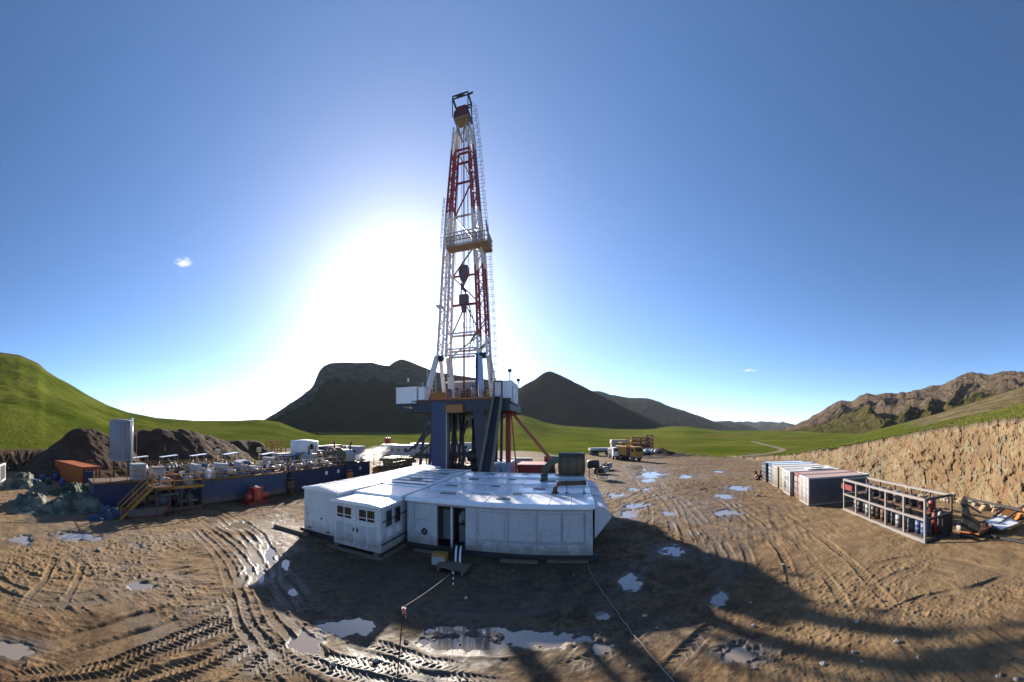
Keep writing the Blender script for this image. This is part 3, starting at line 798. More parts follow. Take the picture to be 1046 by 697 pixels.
FO = azd(415, 20.35)                      # front left corner of the row of control cabins
FL = 10.75
def control_cabin():
    t = thing("control_cabin", "long white cabin with an open dark doorway and a round blue emblem", "cabin", (FO.x, FO.y, 0), UA, "row of white roofed cabins")
    lx = lambda px: to_local_x(px, FO, UA)
    d0, dm, d1 = lx(447), lx(461), lx(474.5)
    H, Ly, zb, zt = 3.02, 3.2, .32, 2.62
    b = MB()
    b.mm((.05, .05, zb), (d0, .15, H - .2)); b.mm((d1, .05, zb), (FL - .05, .15, H - .2)); b.mm((d0, .05, zt), (d1, .15, H - .2))
    b.mm((.05, Ly - .15, zb), (FL - .05, Ly - .05, H - .2))
    b.mm((.05, .15, zb), (.15, Ly - .15, H - .2)); b.mm((FL - .15, .15, zb), (FL - .05, Ly - .15, H - .2))
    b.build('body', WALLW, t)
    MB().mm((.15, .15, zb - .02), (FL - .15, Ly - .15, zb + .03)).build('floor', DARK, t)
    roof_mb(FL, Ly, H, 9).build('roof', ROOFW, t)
    s = MB()
    for px in (423, 486.5, 518, 548.5, 574, 598):
        x = lx(px); s.box((x, .042, 1.55), (.035, .02, 2.35))
    s.box((lx(431), .042, 1.75), (lx(438) - lx(424), .02, .03))
    s.box(((lx(487) + lx(600)) / 2, .040, .93), (lx(600) - lx(487), .02, .05)); s.box((FL / 2, .040, 2.70), (FL - .2, .02, .04))
    for px, w in ((502, 26), (533, 26), (561, 24), (586, 22)):
        x0, x1 = lx(px - w / 2), lx(px + w / 2)
        for z in (1.02, 2.52): s.box(((x0 + x1) / 2, .044, z), (x1 - x0, .015, .025))
        for x in (x0, x1): s.box((x, .044, 1.77), (.025, .015, 1.5))
    s.build('wall_seam', SEAM, t)
    MB().mm((dm - .05, .02, zb), (dm + .05, .18, zt)).build('door_post', WHITE, t)
    fr = MB(); fr.mm((d0 - .04, .03, zb), (d0, .17, zt + .04)); fr.mm((d1, .03, zb), (d1 + .04, .17, zt + .04)); fr.mm((d0, .035, zt), (d1, .17, zt + .04)); fr.build('door_frame', BROWN, t)
    dl = MB(); dl.box(((d0 + dm) / 2 - .05, .75, 1.45), (.62, .05, 1.75)); dl.build('door', GREY, t)
    e = MB(); e.lathe([(.20, -.01), (.20, .012), (.135, .012), (.135, -.01)], n=24, axis='Y'); 
    o = e.build('emblem', paint("emblem blue", (.012, .018, .06), .4, 0, .1), t); o.location = (lx(433.3), .036, 1.06)
    g = MB(); g.lathe([(.12, -.004), (.12, .002)], n=20, axis='Y'); g2 = g.build('emblem_face', NAVY, o)
    l = MB(); l.box((-.035, .0, 0), (.03, .02, .17)); l.box((.015, 0, .07), (.08, .02, .028)); l.box((.055, 0, .03), (.028, .02, .08)); l.box((.015, 0, -.01), (.08, .02, .028))
    l.build('emblem_letter', WHITE, g2); g2.location = (0, -.004, 0); 
    # cabinets and cable looms seen through the doorway
    inn = MB(); inn.mm((dm + .1, 1.1, zb + .05), (d1 + .5, 1.6, 1.35)); inn.mm((d0 - .7, 1.3, zb + .05), (dm - .3, 2.2, 2.2)); inn.build('switch_cabinet', GREY, t)
    pn = MB()
    for k in range(7): pn.box((dm + .16 + .12 * k, 1.02 - .02 * (k % 2), 1.75 + .1 * ((k * 7) % 3)), (.09, .03, .42 + .1 * ((k * 5) % 3)))
    pn.build('wall_panel', LGREY, t)
    sk = MB()
    for y in (.22, Ly - .25): sk.mm((-.25, y - .14, 0), (FL + .3, y + .14, .30))
    for k in range(4): sk.mm((FL * (k + .5) / 4 - .1, .36, .03), (FL * (k + .5) / 4 + .1, Ly - .4, .27))
    sk.build('skid', DARK, t)
    
    MB().box((lx(447.5), 1.65, H + .08), (.9, .35, .08)).build('roof_vent', GREY, t); MB().box((lx(510), 1.1, H + .07), (.75, .3, .06)).build('roof_vent', GREY, t)
    MB().box((lx(517) + .2, 2.7, H + .06), (.5, .16, .05)).build('roof_lug', YEL, t)
    hood(t, Ly)
    return t

def hood(t, Ly, H=3.0):
    p = [(0, H - .08), (.45, H - .14), (.78, H - .36), (.92, H - .62), (.88, H - .74), (.05, H - 1.75), (0, H - 1.75)]
    MB().extr([(FL + .07 + x, z) for x, z in p], .12, Ly - .12, 'Y').build('exhaust_hood', WALLW, t)
    g = MB()
    for k in range(7):
        g.bar((FL + .14 + .1 * k, .1, H - 1.62 + .115 * k), (FL + .14 + .1 * k, Ly - .1, H - 1.62 + .115 * k), .03, .03)
    g.build('hood_louvre', GREY, t)

control_cabin()
for px, py, w, rz, lab in ((530, 575, 2.0, .02, "timber plank lying under the middle of the panelled white cabin"), (580, 575, 2.2, -.01, "timber plank lying under the cabin corner near the hood"), (437, 565, 1.6, -.02, "timber plank lying under the round blue emblem")):
    o = G(px, py); q = prop(MB().box((0, 0, .07), (w, .24, .13)).build("timber_plank", WOOD), lab, "plank", "planks along the cabin skids")
    q.location = o; q.rotation_euler = (0, 0, UA + rz)
for k, (lab, tint) in enumerate((("second white roof back behind the cabin with the open doorway", 0), ("third white roof back with the green duct standing on it", 0), ("fourth white roof back carrying the brown exhaust silencer", 0))):
    y = 3.5 * (k + 1)
    p = at(FO, UA, .0, y)
    t = long_cabin("generator_cabin", lab, p, FL, 3.2, 3.0, 9, "row of white roofed cabins")
    if k < 2: hood(t, 3.2, 2.98)
    for q in range(3): MB().box((1.2 + 3.1 * q + .6 * k, 1.2 + .5 * (q % 2), 3.07), (.8 - .2 * (q % 2), .3, .08)).build('roof_vent', GREY, t)

L1O = azd(310, 23.0)
def end_cabin():
    W, Ly, H = 3.0, 16.6, 3.22
    t = thing("store_cabin", "tall blank white cabin left of the cabin with paned windows", "cabin", (L1O.x, L1O.y, 0), UA)
    MB().mm((.04, .04, .34), (W - .04, Ly - .04, H - .12)).build('body', WHITE, t)
    r = MB()
    r.extr([(-.06, H - .16), (-.06, H - .05), (W / 2, H + .16), (W + .06, H - .05), (W + .06, H - .16)], -.08, Ly + .08, 'Y')
    for k in range(11):
        y = .1 + (Ly - .2) * k / 10
        r.bar((-.05, y, H - .035), (W / 2, y, H + .175), .05, .035); r.bar((W / 2, y, H + .175), (W + .05, y, H - .035), .05, .035)
    r.build('roof', ROOFW, t)
    s = MB()
    for y in (.3, Ly - .3): s.mm((-.5, y - .13, .0), (W + .2, y + .13, .30))
    for x in (.3, W - .3): s.mm((x - .12, .45, .02), (x + .12, Ly - .45, .33))
    s.build('skid', DARK, t)
    MB().box((-.9, -.35, .12), (3.2, .24, .2), .05).build('timber_bearer', WOOD, t)
    MB().box((1.62, .03, 1.28), (.13, .03, .12)).build('socket', DARK, t)
    for x, z in ((.42, .50), (2.1, .50)): MB().box((x + .1, .03, z), (.28, .03, .07)).split('lifting_slot', DARK, t)
    mk = MB()
    for k, (x, z, w, h) in enumerate(((.22, 1.86, .2, .03), (.30, 1.76, .03, .2), (.22, 1.66, .2, .03), (.2, 1.5, .03, .22), (.3, 1.48, .2, .03), (.4, 1.42, .03, .2), (.34, 1.34, .18, .03))): mk.box((x, .035, z), (w, .012, h))
    mk.build('stencil_mark', GREY, t)
    return t
end_cabin()

WO = azd(340, 20.55)
def window_cabin():
    W, Ly, H = 3.45, 5.2, 2.85
    t = thing("window_cabin", "small white cabin with paned double doors and side windows", "cabin", (WO.x, WO.y, 0), UA)
    MB().mm((.05, .05, .22), (W - .05, Ly - .05, H - .1)).build('body', WHITE, t)
    r = MB(); r.extr([(-.12, H - .12), (-.12, H), (.5, H + .07), (W - .5, H + .07), (W + .12, H), (W + .12, H - .12)], -.16, Ly * .42, 'Y'); r.mm((-.04, Ly * .42, H - .12), (W + .04, Ly + .02, H + .20)); r.build('roof', ROOFW, t)
    s = MB()
    for x in (.3, W - .3): s.mm((x - .14, -.1, 0), (x + .14, Ly + .1, .22))
    s.mm((-.15, -.42, .0), (W + .3, -.14, .13)); s.mm((W + .08, .1, .0), (W + .34, Ly, .14))
    s.build('skid', WOOD, t)
    for x0 in (.16, 1.78):
        w = 1.50
        d = MB().mm((x0, .0, .30), (x0 + w, .05, 2.62)).build('door', WHITE, t)
        p = MB()
        for z0, z1 in ((.45, 1.55),):
            for k in range(2): p.mm((x0 + .12 + k * .66, -.012, z0), (x0 + .12 + k * .66 + .58, .0, z1))
        p.build('door_panel', WALLW, d)
        wn = MB(); 
        for k in range(2):
            a = x0 + .20 + k * .56; wn.mm((a - .04, -.03, 1.82), (a + .53, -.002, 1.87)); wn.mm((a - .04, -.03, 2.50), (a + .53, -.002, 2.55)); wn.mm((a - .04, -.03, 1.87), (a + .0, -.002, 2.5)); wn.mm((a + .49, -.03, 1.87), (a + .53, -.002, 2.5)); wn.mm((a, -.028, 2.02), (a + .49, -.002, 2.07))
        f = wn.build('window_frame', WHITE, d)
        gl = MB()
        for k in range(2): gl.mm((x0 + .20 + k * .56, -.015, 1.87), (x0 + .69 + k * .56, -.003, 2.5))
        gl.build('pane', GLASS, f)
        cu = MB()
        for k in range(2):
            for q in range(3): cu.mm((x0 + .24 + k * .56 + .16 * q, -.019, 2.1), (x0 + .29 + k * .56 + .16 * q, -.016, 2.5))
        cu.build('window_bar', BROWN, f)
        MB().box((x0 + (w - .08 if x0 < 1 else .08), -.03, 1.28), (.06, .06, .22)).build('handle', BROWN, d)
    MB().mm((1.68, -.03, .28), (1.76, .05, 2.66)).build('door_post', WHITE, t)
    tr = MB(); tr.mm((.05, -.035, 1.63), (W - .05, .05, 1.75)); tr.mm((.05, -.04, 2.64), (W - .05, .05, 2.74)); tr.split('wall_rail', WHITE, t)
    for y in (.55, 1.55):
        f = MB(); f.mm((W - .05, y - .05, 1.55), (W + .02, y + .62, 2.5)); fo = f.build('side_window', LGREY, t)
        MB().mm((W + .02, y, 1.6), (W + .03, y + .57, 2.45)).build('pane', GLASS, fo)
    pl = MB()
    for y in (.75, 1.8): pl.mm((W - .04, y, .95), (W - .02, y + .5, 1.42))
    pl.split('side_panel', ROOFW, t)
    rl = MB(); rl.bar((W + .06, .05, .70), (W + .06, 4.6, .72), .05); rl.bar((W + .06, .05, 1.95), (W + .06, 4.8, 2.05), .04)
    for y in (.1, 2.3, 4.5): rl.bar((W - .05, y, .71), (W + .06, y, .71), .04)
    rl.build('side_rail', DARK, t)
    return t
window_cabin()
p = at(WO, UA, .15, 5.5)
t = long_cabin("store_cabin", "long white cabin behind the small window cabin, its roof meeting the rig", p, 3.3, 11.2, 3.1, 3)
rr = MB()
for k in range(8): rr.box((1.65, .7 + 1.4 * k, 3.12), (3.2, .07, .12))
rr.build('roof_seam', GREY, t)
MB().box((1.3, 3.0, 3.2), (1.0, .4, .06), .1).build('roof_vent', GREY, t); MB().box((2.3, 6.4, 3.2), (.8, .4, .06)).build('roof_vent', GREY, t)

# ------------------------------------------------------------------ pipes on the cabin roofs
def roof_pipes():
    # elbow pipe on the second roof
    o = G(567, 504, 3.0); t = thing("exhaust_pipe", "brown elbow pipe lying along the nearest white roof", "pipe", (o.x, o.y, 3.0), UA)
    pts = [(0, 0, .05), (0, 0, .25), (.03, 0, .42), (.14, 0, .56), (.32, 0, .62), (.6, 0, .63), (2.0, .1, .66)]
    MB().path(pts, .15, 12).build('pipe', BROWN, t)
    fl = MB(); fl.lathe([(.24, 0.02), (.24, .07)], n=14); fl.lathe([(.2, .68), (.2, .74)], (0, 0, .63), 14, 'X'); fl.split('flange', DARK, t)
    s = MB()
    for x in (.75, 1.85): s.bar((x, .05, .02), (x, .05, .52), .06); s.box((x, .05, .03), (.25, .25, .03))
    s.split('support', GREY, t)
    o = G(556, 492, 3.0); t = thing("exhaust_duct", "mottled green duct rising from the white roofs", "duct", (o.x, o.y, 3.0), UA)
    MB().path([(0, 0, .02), (0, 0, .5), (.05, .1, .8), (.2, .4, 1.1), (.5, .9, 1.4), (.95, 1.6, 1.6)], .27, 12).build('pipe', OLIVE, t)
    fl = MB(); fl.lathe([(.38, .02), (.38, .1)], n=16); fl.lathe([(.33, .5), (.33, .58)], n=16); fl.split('flange', DARK, t)
    o = G(584, 486, 3.0); t = thing("exhaust_silencer", "fat brown rusted exhaust silencer on the farthest white roof", "silencer", (o.x, o.y, 3.0), UA)
    b = MB(); b.lathe([(.55, -1.2), (.85, -1.12), (.95, -1.0), (.95, 1.0), (.85, 1.12), (.55, 1.2)], (0, 0, .92), 20, 'X'); b.build('barrel', paint("scorched silencer", (.19, .13, .065), .65, .2, .8, (.05, .035, .025), 1.6), t)
    k = MB()
    for x in (-1.0, -.3, .45, 1.0): k.lathe([(.975, x - .03), (.975, x + .03)], (0, 0, .92), 20, 'X')
    k.build('band', BROWN, t)
    c = MB(); c.box((0, .1, 1.84), (2.3, 1.3, .34)); c.build('top_box', DARK, t)
    s = MB()
    for x in (-.8, .8):
        for y in (-.5, .5): s.bar((x, y, 0), (x, y * .8, .5), .1)
    s.split('leg', GREY, t)
    o = G(606, 480, 1.2); t = thing("air_cleaner", "dark round air cleaner set right of the brown silencer", "air cleaner", (o.x, o.y, 0), UA)
    b = MB(); b.lathe([(.3, -.9), (.62, -.8), (.62, .8), (.3, .9)], (0, 0, 2.0), 16, 'X'); b.build('barrel', DARK, t)
    l = MB()
    for x in (-.6, .6): l.bar((x, -.3, 0), (x, -.3, 1.6), .1); l.bar((x, .3, 0), (x, .3, 1.6), .1)
    l.split('leg', BROWN, t)
roof_pipes()

# ------------------------------------------------------------------ bits in front of the doorway
o = G(449, 577); t = thing("tool_box", "yellow and grey tool box below the open doorway", "tool box", (o.x, o.y, 0), UA + .1)
MB().box((0, 0, .26), (.72, .5, .44)).build('body', LGREY, t, .02); MB().box((.02, 0, .55), (.76, .54, .14)).build('lid', YEL, t, .03)
MB().box((.37, 0, .3), (.04, .5, .46)).build('end_panel', YEL, t)
o = G(463, 583); t = thing("timber_step", "low timber step standing before the open doorway", "step", (o.x, o.y, 0), UA - .1)
tp = MB()
for k in range(4): tp.box((0, -.33 + .22 * k, .24), (1.6, .2, .05))
tp.build('tread', WOOD, t)
lg = MB()
for x in (-.65, .65): lg.box((x, 0, .11), (.09, .85, .2))
lg.split('bearer', WOOD, t)
for k, lab in enumerate(("white hose looping down from the doorway sill, the one closer to the yellow box", "white hose looping down from the doorway sill, the one farther from the yellow box")):
    p0 = G(465 + 4.5 * k, 579); p1 = FO + Vector((0, 0, 0)); q = at(FO, UA, to_local_x(467 + 4.5 * k, FO, UA), -.05)
    pts = [(q[0], q[1], .42), (q[0] * .9 + p0.x * .1, q[1] * .9 + p0.y * .1, .62), (q[0] * .5 + p0.x * .5, q[1] * .5 + p0.y * .5, .6), (q[0] * .2 + p0.x * .8, q[1] * .2 + p0.y * .8, .36), (p0.x, p0.y, .08), (p0.x - .1, p0.y - .5, .05)]
    cp = catmull([(a, b, 0) for a, b, c in pts], .1); zs = np.interp(np.linspace(0, 1, len(cp)), np.linspace(0, 1, len(pts)), [c for a, b, c in pts])
    prop(MB().path([(x, y, z) for (x, y), z in zip(cp, zs)], .055, 8).build('hose', ROOFW), lab, "hose", "white hoses at the doorway")

def stripe_pole(name, label, px, py, h, r, n, cols, group, lean=(0, 0)):
    o = G(px, py); t = thing(name, label, "marker pole", (o.x, o.y, 0), 0, group)
    for k in range(n):
        a, b = h * k / n, h * (k + 1) / n
        MB().tube((lean[0] * a, lean[1] * a, a - (.15 if k == 0 else 0)), (lean[0] * b, lean[1] * b, b), r, 8).build('stripe', cols[k % len(cols)], t)
    return t, Vector((o.x + lean[0] * h, o.y + lean[1] * h, h))
t1, top1 = stripe_pole("marker_pole", "tall thin red striped pole with ribbon knot at its top", 406, 688, 1.82, .022, 8, (DARK, DRED, DARK, RED), "striped rope barrier poles", (.06, .12))
kn = MB(); kn.box((.12, .22, 1.72), (.12, .1, .14), .4); kn.box((.17, .24, 1.6), (.03, .03, .25), .2); kn.build('ribbon', paint("pink ribbon", (.55, .22, .20), .7, 0, .2), t1)
t2, top2 = stripe_pole("marker_pole", "short black and white striped pole at the timber step", 463, 601, .75, .028, 6, (DARK, ROOFW), "striped rope barrier poles")
pts = []
for k in range(25):
    f = k / 24; p = top1.lerp(top2, f); p.z -= .08 * 4 * f * (1 - f) * .55; pts.append(p)
prop(MB().path(pts, .009, 5).build('rope'  , paint("pale rope", (.30, .26, .24), .8)), "thin pale rope strung between the two striped poles", "rope")
cp = catmull([G(600, 577), G(607, 592), G(622, 615), G(640, 640), G(660, 665), G(690, 700), G(720, 760)], .2)
zz = relief(cp[:, 0], cp[:, 1])[0]
prop(MB().path([(x, y, max(z, WATER_Z) + .03) for (x, y), z in zip(cp, zz)], .013, 5).build('cable', paint("pale cable", (.40, .36, .30), .6)), "thin pale cable trailing over the mud from the cabin corner", "cable")
DOGW = paint('doghouse white', (.92, .92, .92), .4, 0, .3, (.4, .38, .36), .6)
RIGDK = paint('dark rig blue', (.020, .030, .058), .45, 0, .5, (.06, .05, .04), .6)
# ------------------------------------------------------------------ the drilling rig
RO = (-6.35, 45.6)                        # well centre
def rx(px, y):
    """local u of the rig at depth y seen in column px"""
    return to_local_x(px, at(RO, UA, 0, y), UA)
def rz_(py, px, y):
    p = at(RO, UA, rx(px, y), y); return CAMZ + (HY - py) / F * math.hypot(p[0], p[1])
RLOC = (RO[0], RO[1], 0)
DECK = 10.9
FY = -4.2                                # front edge of the drill floor

def substructure():
    t = thing("rig_substructure", "tall blue steel substructure carrying the drill floor of the rig", "substructure", RLOC, UA)
    x0, x1 = rx(421, FY), rx(521, FY)
    g = MB()
    g.mm((x0, FY, DECK - 1.5), (x1, FY + .3, DECK - .2)); g.mm((x0, 4.2, DECK - 1.5), (x1, 4.5, DECK - .2))
    for x in (x0 + .15, -2.6, 0.4, 2.9, x1 - .15): g.mm((x - .15, FY + .3, DECK - 1.4), (x + .15, 4.2, DECK - .2))
    g.build('floor_girder', RIGDK, t)
    MB().mm((x0 - .1, FY - .1, DECK - .2), (x1 + .1, 4.6, DECK)).build('floor_plate', BROWN, t)
    MB().mm((x0 - 2.2, FY - .3, DECK - .75), (x0, 1.6, DECK - .5)).build('cantilever', RIGDK, t)
    cr = MB(); cr.bar((x0 - 1.9, FY, DECK - .75), (x0, FY + .1, DECK - 1.5), .25); cr.bar((x0 - 1.9, 1.3, DECK - .75), (x0, 1.3, DECK - 1.5), .25); cr.mm((x0 - .1, FY, DECK - 1.55), (x0 + .1, 1.5, DECK - 1.45)); cr.build('bracket', RIGDK, t)
    # front leg box columns
    a, b = rx(441, FY), rx(456, FY)
    MB().mm((a, FY - .08, .5), (b, FY + 1.1, DECK - .3)).build('leg', BLUE, t)
    e = MB(); e.mm((b - .02, FY - .14, .5), (b + .10, FY - .06, DECK - .9)); e.build('leg_edge', LGREY, t)
    c0, c1 = rx(488, FY), rx(498, FY)
    lg = MB(); lg.add([(rx(483, FY), FY + .1, DECK - 1.5), (rx(494, FY), FY + .1, DECK - 1.5), (rx(494, FY), FY + 1.2, DECK - 1.5), (rx(483, FY), FY + 1.2, DECK - 1.5),
                       (rx(489, FY), FY + .1, .5), (rx(499, FY), FY + .1, .5), (rx(499, FY), FY + 1.2, .5), (rx(489, FY), FY + 1.2, .5)],
                      [(0, 1, 2, 3), (7, 6, 5, 4), (0, 4, 5, 1), (1, 5, 6, 2), (2, 6, 7, 3), (3, 7, 4, 0)]); lg.build('leg', RIGDK, t)
    # rear and side legs
    for xa, xb in ((rx(436, 2), rx(428, 2)), (rx(438, 0), rx(432, 0)), (rx(468, 3.8), rx(465, 3.8)), (rx(508, 3.5), rx(506, 3.5)), (rx(513, 3.8), rx(512, 3.8))):
        y = 2.0 if xa < 0 else 3.6
        MB().bar((xa, y, DECK - 1.4), (xb, y, .4), .36).build('leg', BLUE if xa < -3 else RIGDK, t)
    for xa, za, xb, zb, y in ((rx(443, -1), 5.6, rx(405, -1), .8, -1), (rx(441, -2), 6.9, rx(416, -2), 4.0, -2), (rx(425, 2), 4.2, rx(437, 1), 8.0, 1.4), (rx(462, 3), .6, rx(478, 3), 8.6, 3), (rx(474, 3.4), .6, rx(462, 3.4), 8.6, 3.4), (rx(500, 3.4), 8.8, rx(508, 3.4), .6, 3.4), (rx(458, 2), .6, rx(466, 2), 9, 2)):
        MB().bar((xa, y, za), (xb, y, zb), .24).build('brace', RIGDK if y != -1 else BROWN, t)
    sk = MB(); sk.mm((rx(432, -4), FY - .8, 0), (rx(456, -4), 5, .6)); sk.mm((rx(484, -4), FY - .8, 0), (rx(503, -4), 5, .6)); sk.mm((rx(456, -4), 3.6, .05), (rx(484, -4), 4.6, .55)); sk.build('base_box', RIGDK, t)
    # sign panel under the floor
    s = MB(); s.mm((rx(455.5, FY), FY - .16, rz_(421.5, 465, FY)), (rx(473, FY), FY - .04, rz_(413.5, 465, FY))); so_ = s.build('sign_panel', paint('sign ochre', (.38, .17, .03), .5, 0, .5), t)
    f = MB(); xA, xB, zA, zB = rx(455, FY), rx(475.5, FY), rz_(422.2, 465, FY), rz_(412.8, 465, FY)
    f.mm((xA, FY - .2, zA), (xB, FY - .1, zA + .1)); f.mm((xA, FY - .2, zB - .1), (xB, FY - .1, zB)); f.mm((xA, FY - .2, zA + .1), (xA + .1, FY - .1, zB - .1)); f.mm((xB - .1, FY - .2, zA + .1), (xB, FY - .1, zB - .1)); f.build('frame', BROWN, so_)
    # guard rail of the floor
    r = MB(); xs = np.linspace(rx(440, FY), rx(503, FY), 13)
    for x in xs: r.bar((x, FY - .02, DECK), (x, FY - .02, DECK + 1.15), .06)
    for z in (.45, .8, 1.12): r.bar((xs[0], FY - .02, DECK + z), (xs[-1], FY - .02, DECK + z), .05)
    r.mm((xs[0], FY - .06, DECK), (xs[-1], FY + .0, DECK + .2)); r.build('guard_rail', ORG, t)
    MB().mm((rx(441, FY), FY + .1, DECK + .05), (rx(455, FY), FY + .25, DECK + .95)).build('toe_panel', YEL, t)
    # orange and red props on the right
    MB().mm((rx(516.5, 2), 2.0, .3), (rx(521, 2), 2.7, DECK - 1.2)).build('leg', RED, t)
    MB().bar((rx(522, 2), 2.3, DECK - 1.3), (rx(563, 2), 2.3, 3.0), .42).build('brace', ORG, t)
    MB().bar((rx(522, 3), 3.2, DECK - 1.5), (rx(528, 3), 3.2, .4), .16).build('brace', DRED, t)
    return t
substructure()

def doghouse(name, label, x0, x1, y0, y1, z0, z1, windows, door):
    t = thing(name, label, "doghouse", at(RO, UA, x0, y0, z0), UA, "white doghouses on the drill floor")
    W, L, H = x1 - x0, y1 - y0, z1 - z0
    MB().mm((0, 0, .12), (W, L, H - .12)).build('body', DOGW, t)
    MB().mm((-.06, -.06, H - .12), (W + .06, L + .06, H)).build('roof', ROOFW, t)
    MB().mm((-.08, -.08, -.1), (W + .08, L + .08, .12)).build('base_frame', RIGDK, t)
    c = MB()
    for k in range(int(W / .28)): c.box((.18 + .28 * k, -.012, H / 2), (.05, .025, H - .35))
    for k in range(int(L / .28)): c.box((W + .012, .18 + .28 * k, H / 2), (.025, .05, H - .35))
    c.build('wall_rib', DOGW, t)
    for y in windows:
        f = MB().mm((W + .0, y, .95), (W + .04, y + .5, 1.8)).build('window', GLASS, t)
    for y in door: MB().mm((W + .0, y, .15), (W + .035, y + .7, 2.0)).build('door', GREY, t)
    return t
ld = doghouse("doghouse", "white doghouse overhanging the left end of the drill floor", rx(405, FY), rx(425.5, FY), FY - .1, FY + 3.6, DECK - .45, 12.75, (), (.5, 2.2))
MB().lathe([(.12, 0), (.12, .35), (.2, .4), (.05, .5)], (1.2, 1.2, 2.3 + .9), 8).build('roof_vent', LGREY, ld)
cb_ = thing("control_cabinet", "small white cabinet standing beside the left doghouse", "cabinet", at(RO, UA, rx(427, FY), FY + .1, DECK), UA)
MB().mm((0, 0, .1), (rx(433, FY) - rx(427, FY), 1.2, 1.75)).build('body', DOGW, cb_); MB().mm((-.05, -.05, 1.75), (rx(433, FY) - rx(427, FY) + .05, 1.25, 1.85)).build('lid', LGREY, cb_); MB().mm((-.04, -.04, 0), (rx(433, FY) - rx(427, FY) + .04, 1.24, .1)).build('base', NAVY, cb_)
MB().lathe([(.1, 1.85), (.1, 2.2), (.2, 2.25), (.05, 2.4)], (.4, .5, 0), 8).build('vent', LGREY, cb_)
rd = doghouse("doghouse", "white doghouse on the right end of the drill floor beside the ramp", rx(503, FY + .4), rx(522, FY), FY + .4, FY + 5.4, DECK - .5, 13.05, (1.6, 3.2), (.3,))
def flood(px, y, z0, h, lab):
    p = at(RO, UA, rx(px, y), y, z0)
    t = thing("floodlight", lab, "floodlight", p, UA, "floodlights on the rig")
    MB().tube((0, 0, 0), (0, 0, h), .07, 6).build('pole', GREY, t)
    MB().box((0, -.05, h + .18), (.42, .3, .36)).build('lamp_head', DARK, t, .03)
flood(520.8, FY + 1.0, 13.05, 1.1, "floodlight on a short pole over the right doghouse, the taller one")
flood(529.5, FY + 4.6, 13.05, .45, "floodlight on a short pole at the far corner of the right doghouse")

def pipe_ramp():
    t = thing("pipe_ramp", "steep dark pipe ramp leaning from the drill floor down to the ground", "ramp", RLOC, UA)
    xa0, xa1 = rx(505, FY - .1), rx(513, FY - .1)
    yb = -13.2; xb0, xb1 = rx(485, yb), rx(498, yb)
    za, zb = DECK + .3, .35
    for (xa, xb) in ((xa0, xb0), (xa1, xb1)):
        MB().bar((xa, FY - .35, za), (xb, yb, zb), .26, .42).build('side_beam', paint('ramp beam brown', (.24, .17, .12), .6, .1, .6, (.1, .07, .05), 1.5), t)
    p = MB(); p.add([(xa0 + .1, FY - .35, za - .12), (xa1 - .1, FY - .35, za - .12), (xb1 - .1, yb, zb - .12), (xb0 + .1, yb, zb - .12), (xa0 + .1, FY - .35, za - .2), (xa1 - .1, FY - .35, za - .2), (xb1 - .1, yb, zb - .2), (xb0 + .1, yb, zb - .2)],
                    [(0, 1, 2, 3), (4, 7, 6, 5), (0, 4, 5, 1), (2, 6, 7, 3), (1, 5, 6, 2), (0, 3, 7, 4)])
    p.build('slide_plate', DARK, t)
    g = MB(); g.bar((xa0, FY - .3, DECK + .3), (xa0, FY - .3, DECK + 2.0), .16); g.bar((xa1, FY - .3, DECK + .3), (xa1, FY - .3, DECK + 2.0), .16); g.bar((xa0, FY - .3, DECK + 2.0), (xa1, FY - .3, DECK + 2.0), .16); g.build('gate', DARK, t)
pipe_ramp()

# floor machinery
def on_floor(name, label, cat, px, y, group=None):
    return thing(name, label, cat, at(RO, UA, rx(px, y), y, DECK), UA, group)
t = on_floor("drawworks", "dark drawworks drum housing at the back of the drill floor", "drawworks", 470, 2.6)
MB().mm((-1.9, -.8, 0), (2.2, .9, .5)).build('base_frame', NAVY, t); b = MB(); b.lathe([(.9, -1.3), (.9, -1.15), (.5, -1.15), (.5, 1.15), (.9, 1.15), (.9, 1.3)], (0, 0, 1.3), 18, 'X'); b.build('drum', DARK, t)
h = MB(); h.mm((1.4, -.7, .5), (2.2, .8, 2.0)); h.build('motor_housing', BLUE, t); MB().mm((-2.0, -.6, .5), (-1.4, .7, 1.9)).build('gear_housing', GREY, t)
t = on_floor("wind_wall", "grey blue wind wall panels at the back of the drill floor", "wind wall", 474, 4.2)
w = MB(); w.mm((-2.6, -.05, .1), (2.4, .05, 3.3)); w.build('panel', paint("grey blue sheet", (.16, .19, .26), .5, 0, .4), t)
r = MB()
for k in range(17): r.box((-2.5 + .3 * k, -.08, 1.7), (.05, .05, 3.1))
r.build('rib', GREY, t); MB().mm((-2.9, -.12, 3.3), (2.7, .08, 3.55)).build('top_rail', WHITE, t)
for px, y, w_, d_, h_, m, nm, lab, cat in ((459, -2.6, .8, .6, 1.3, BLUE, "control_console", "blue control console standing by the left mast leg", "console"), (467, -1.8, .7, .5, 1.5, GREY, "iron_roughneck", "grey pipe handling machine near the well centre", "pipe machine"), (483, -2.8, .5, .5, 1.6, LGREY, "mud_bucket", "pale upright cylinder standing near the dark pipe rack", "cylinder"), (497, -3.0, .9, .7, 1.2, OLIVE, "winch", "olive winch drum next to the ramp gate", "winch")):
    t = on_floor(nm, lab, cat, px, y)
    MB().mm((-w_ / 2, -d_ / 2, 0), (w_ / 2, d_ / 2, .2)).build('base', NAVY, t)
    if nm in ("mud_bucket", "winch"): MB().lathe([(w_ * .5, .2), (w_ * .5, h_ * .8), (w_ * .3, h_)], n=12).build('body', m, t)
    else: MB().mm((-w_ * .42, -d_ * .42, .2), (w_ * .42, d_ * .42, h_)).build('body', m, t, .05)
    MB().box((0, 0, h_ + .1), (w_ * .6, d_ * .5, .2)).build('top_cap', DARK, t)
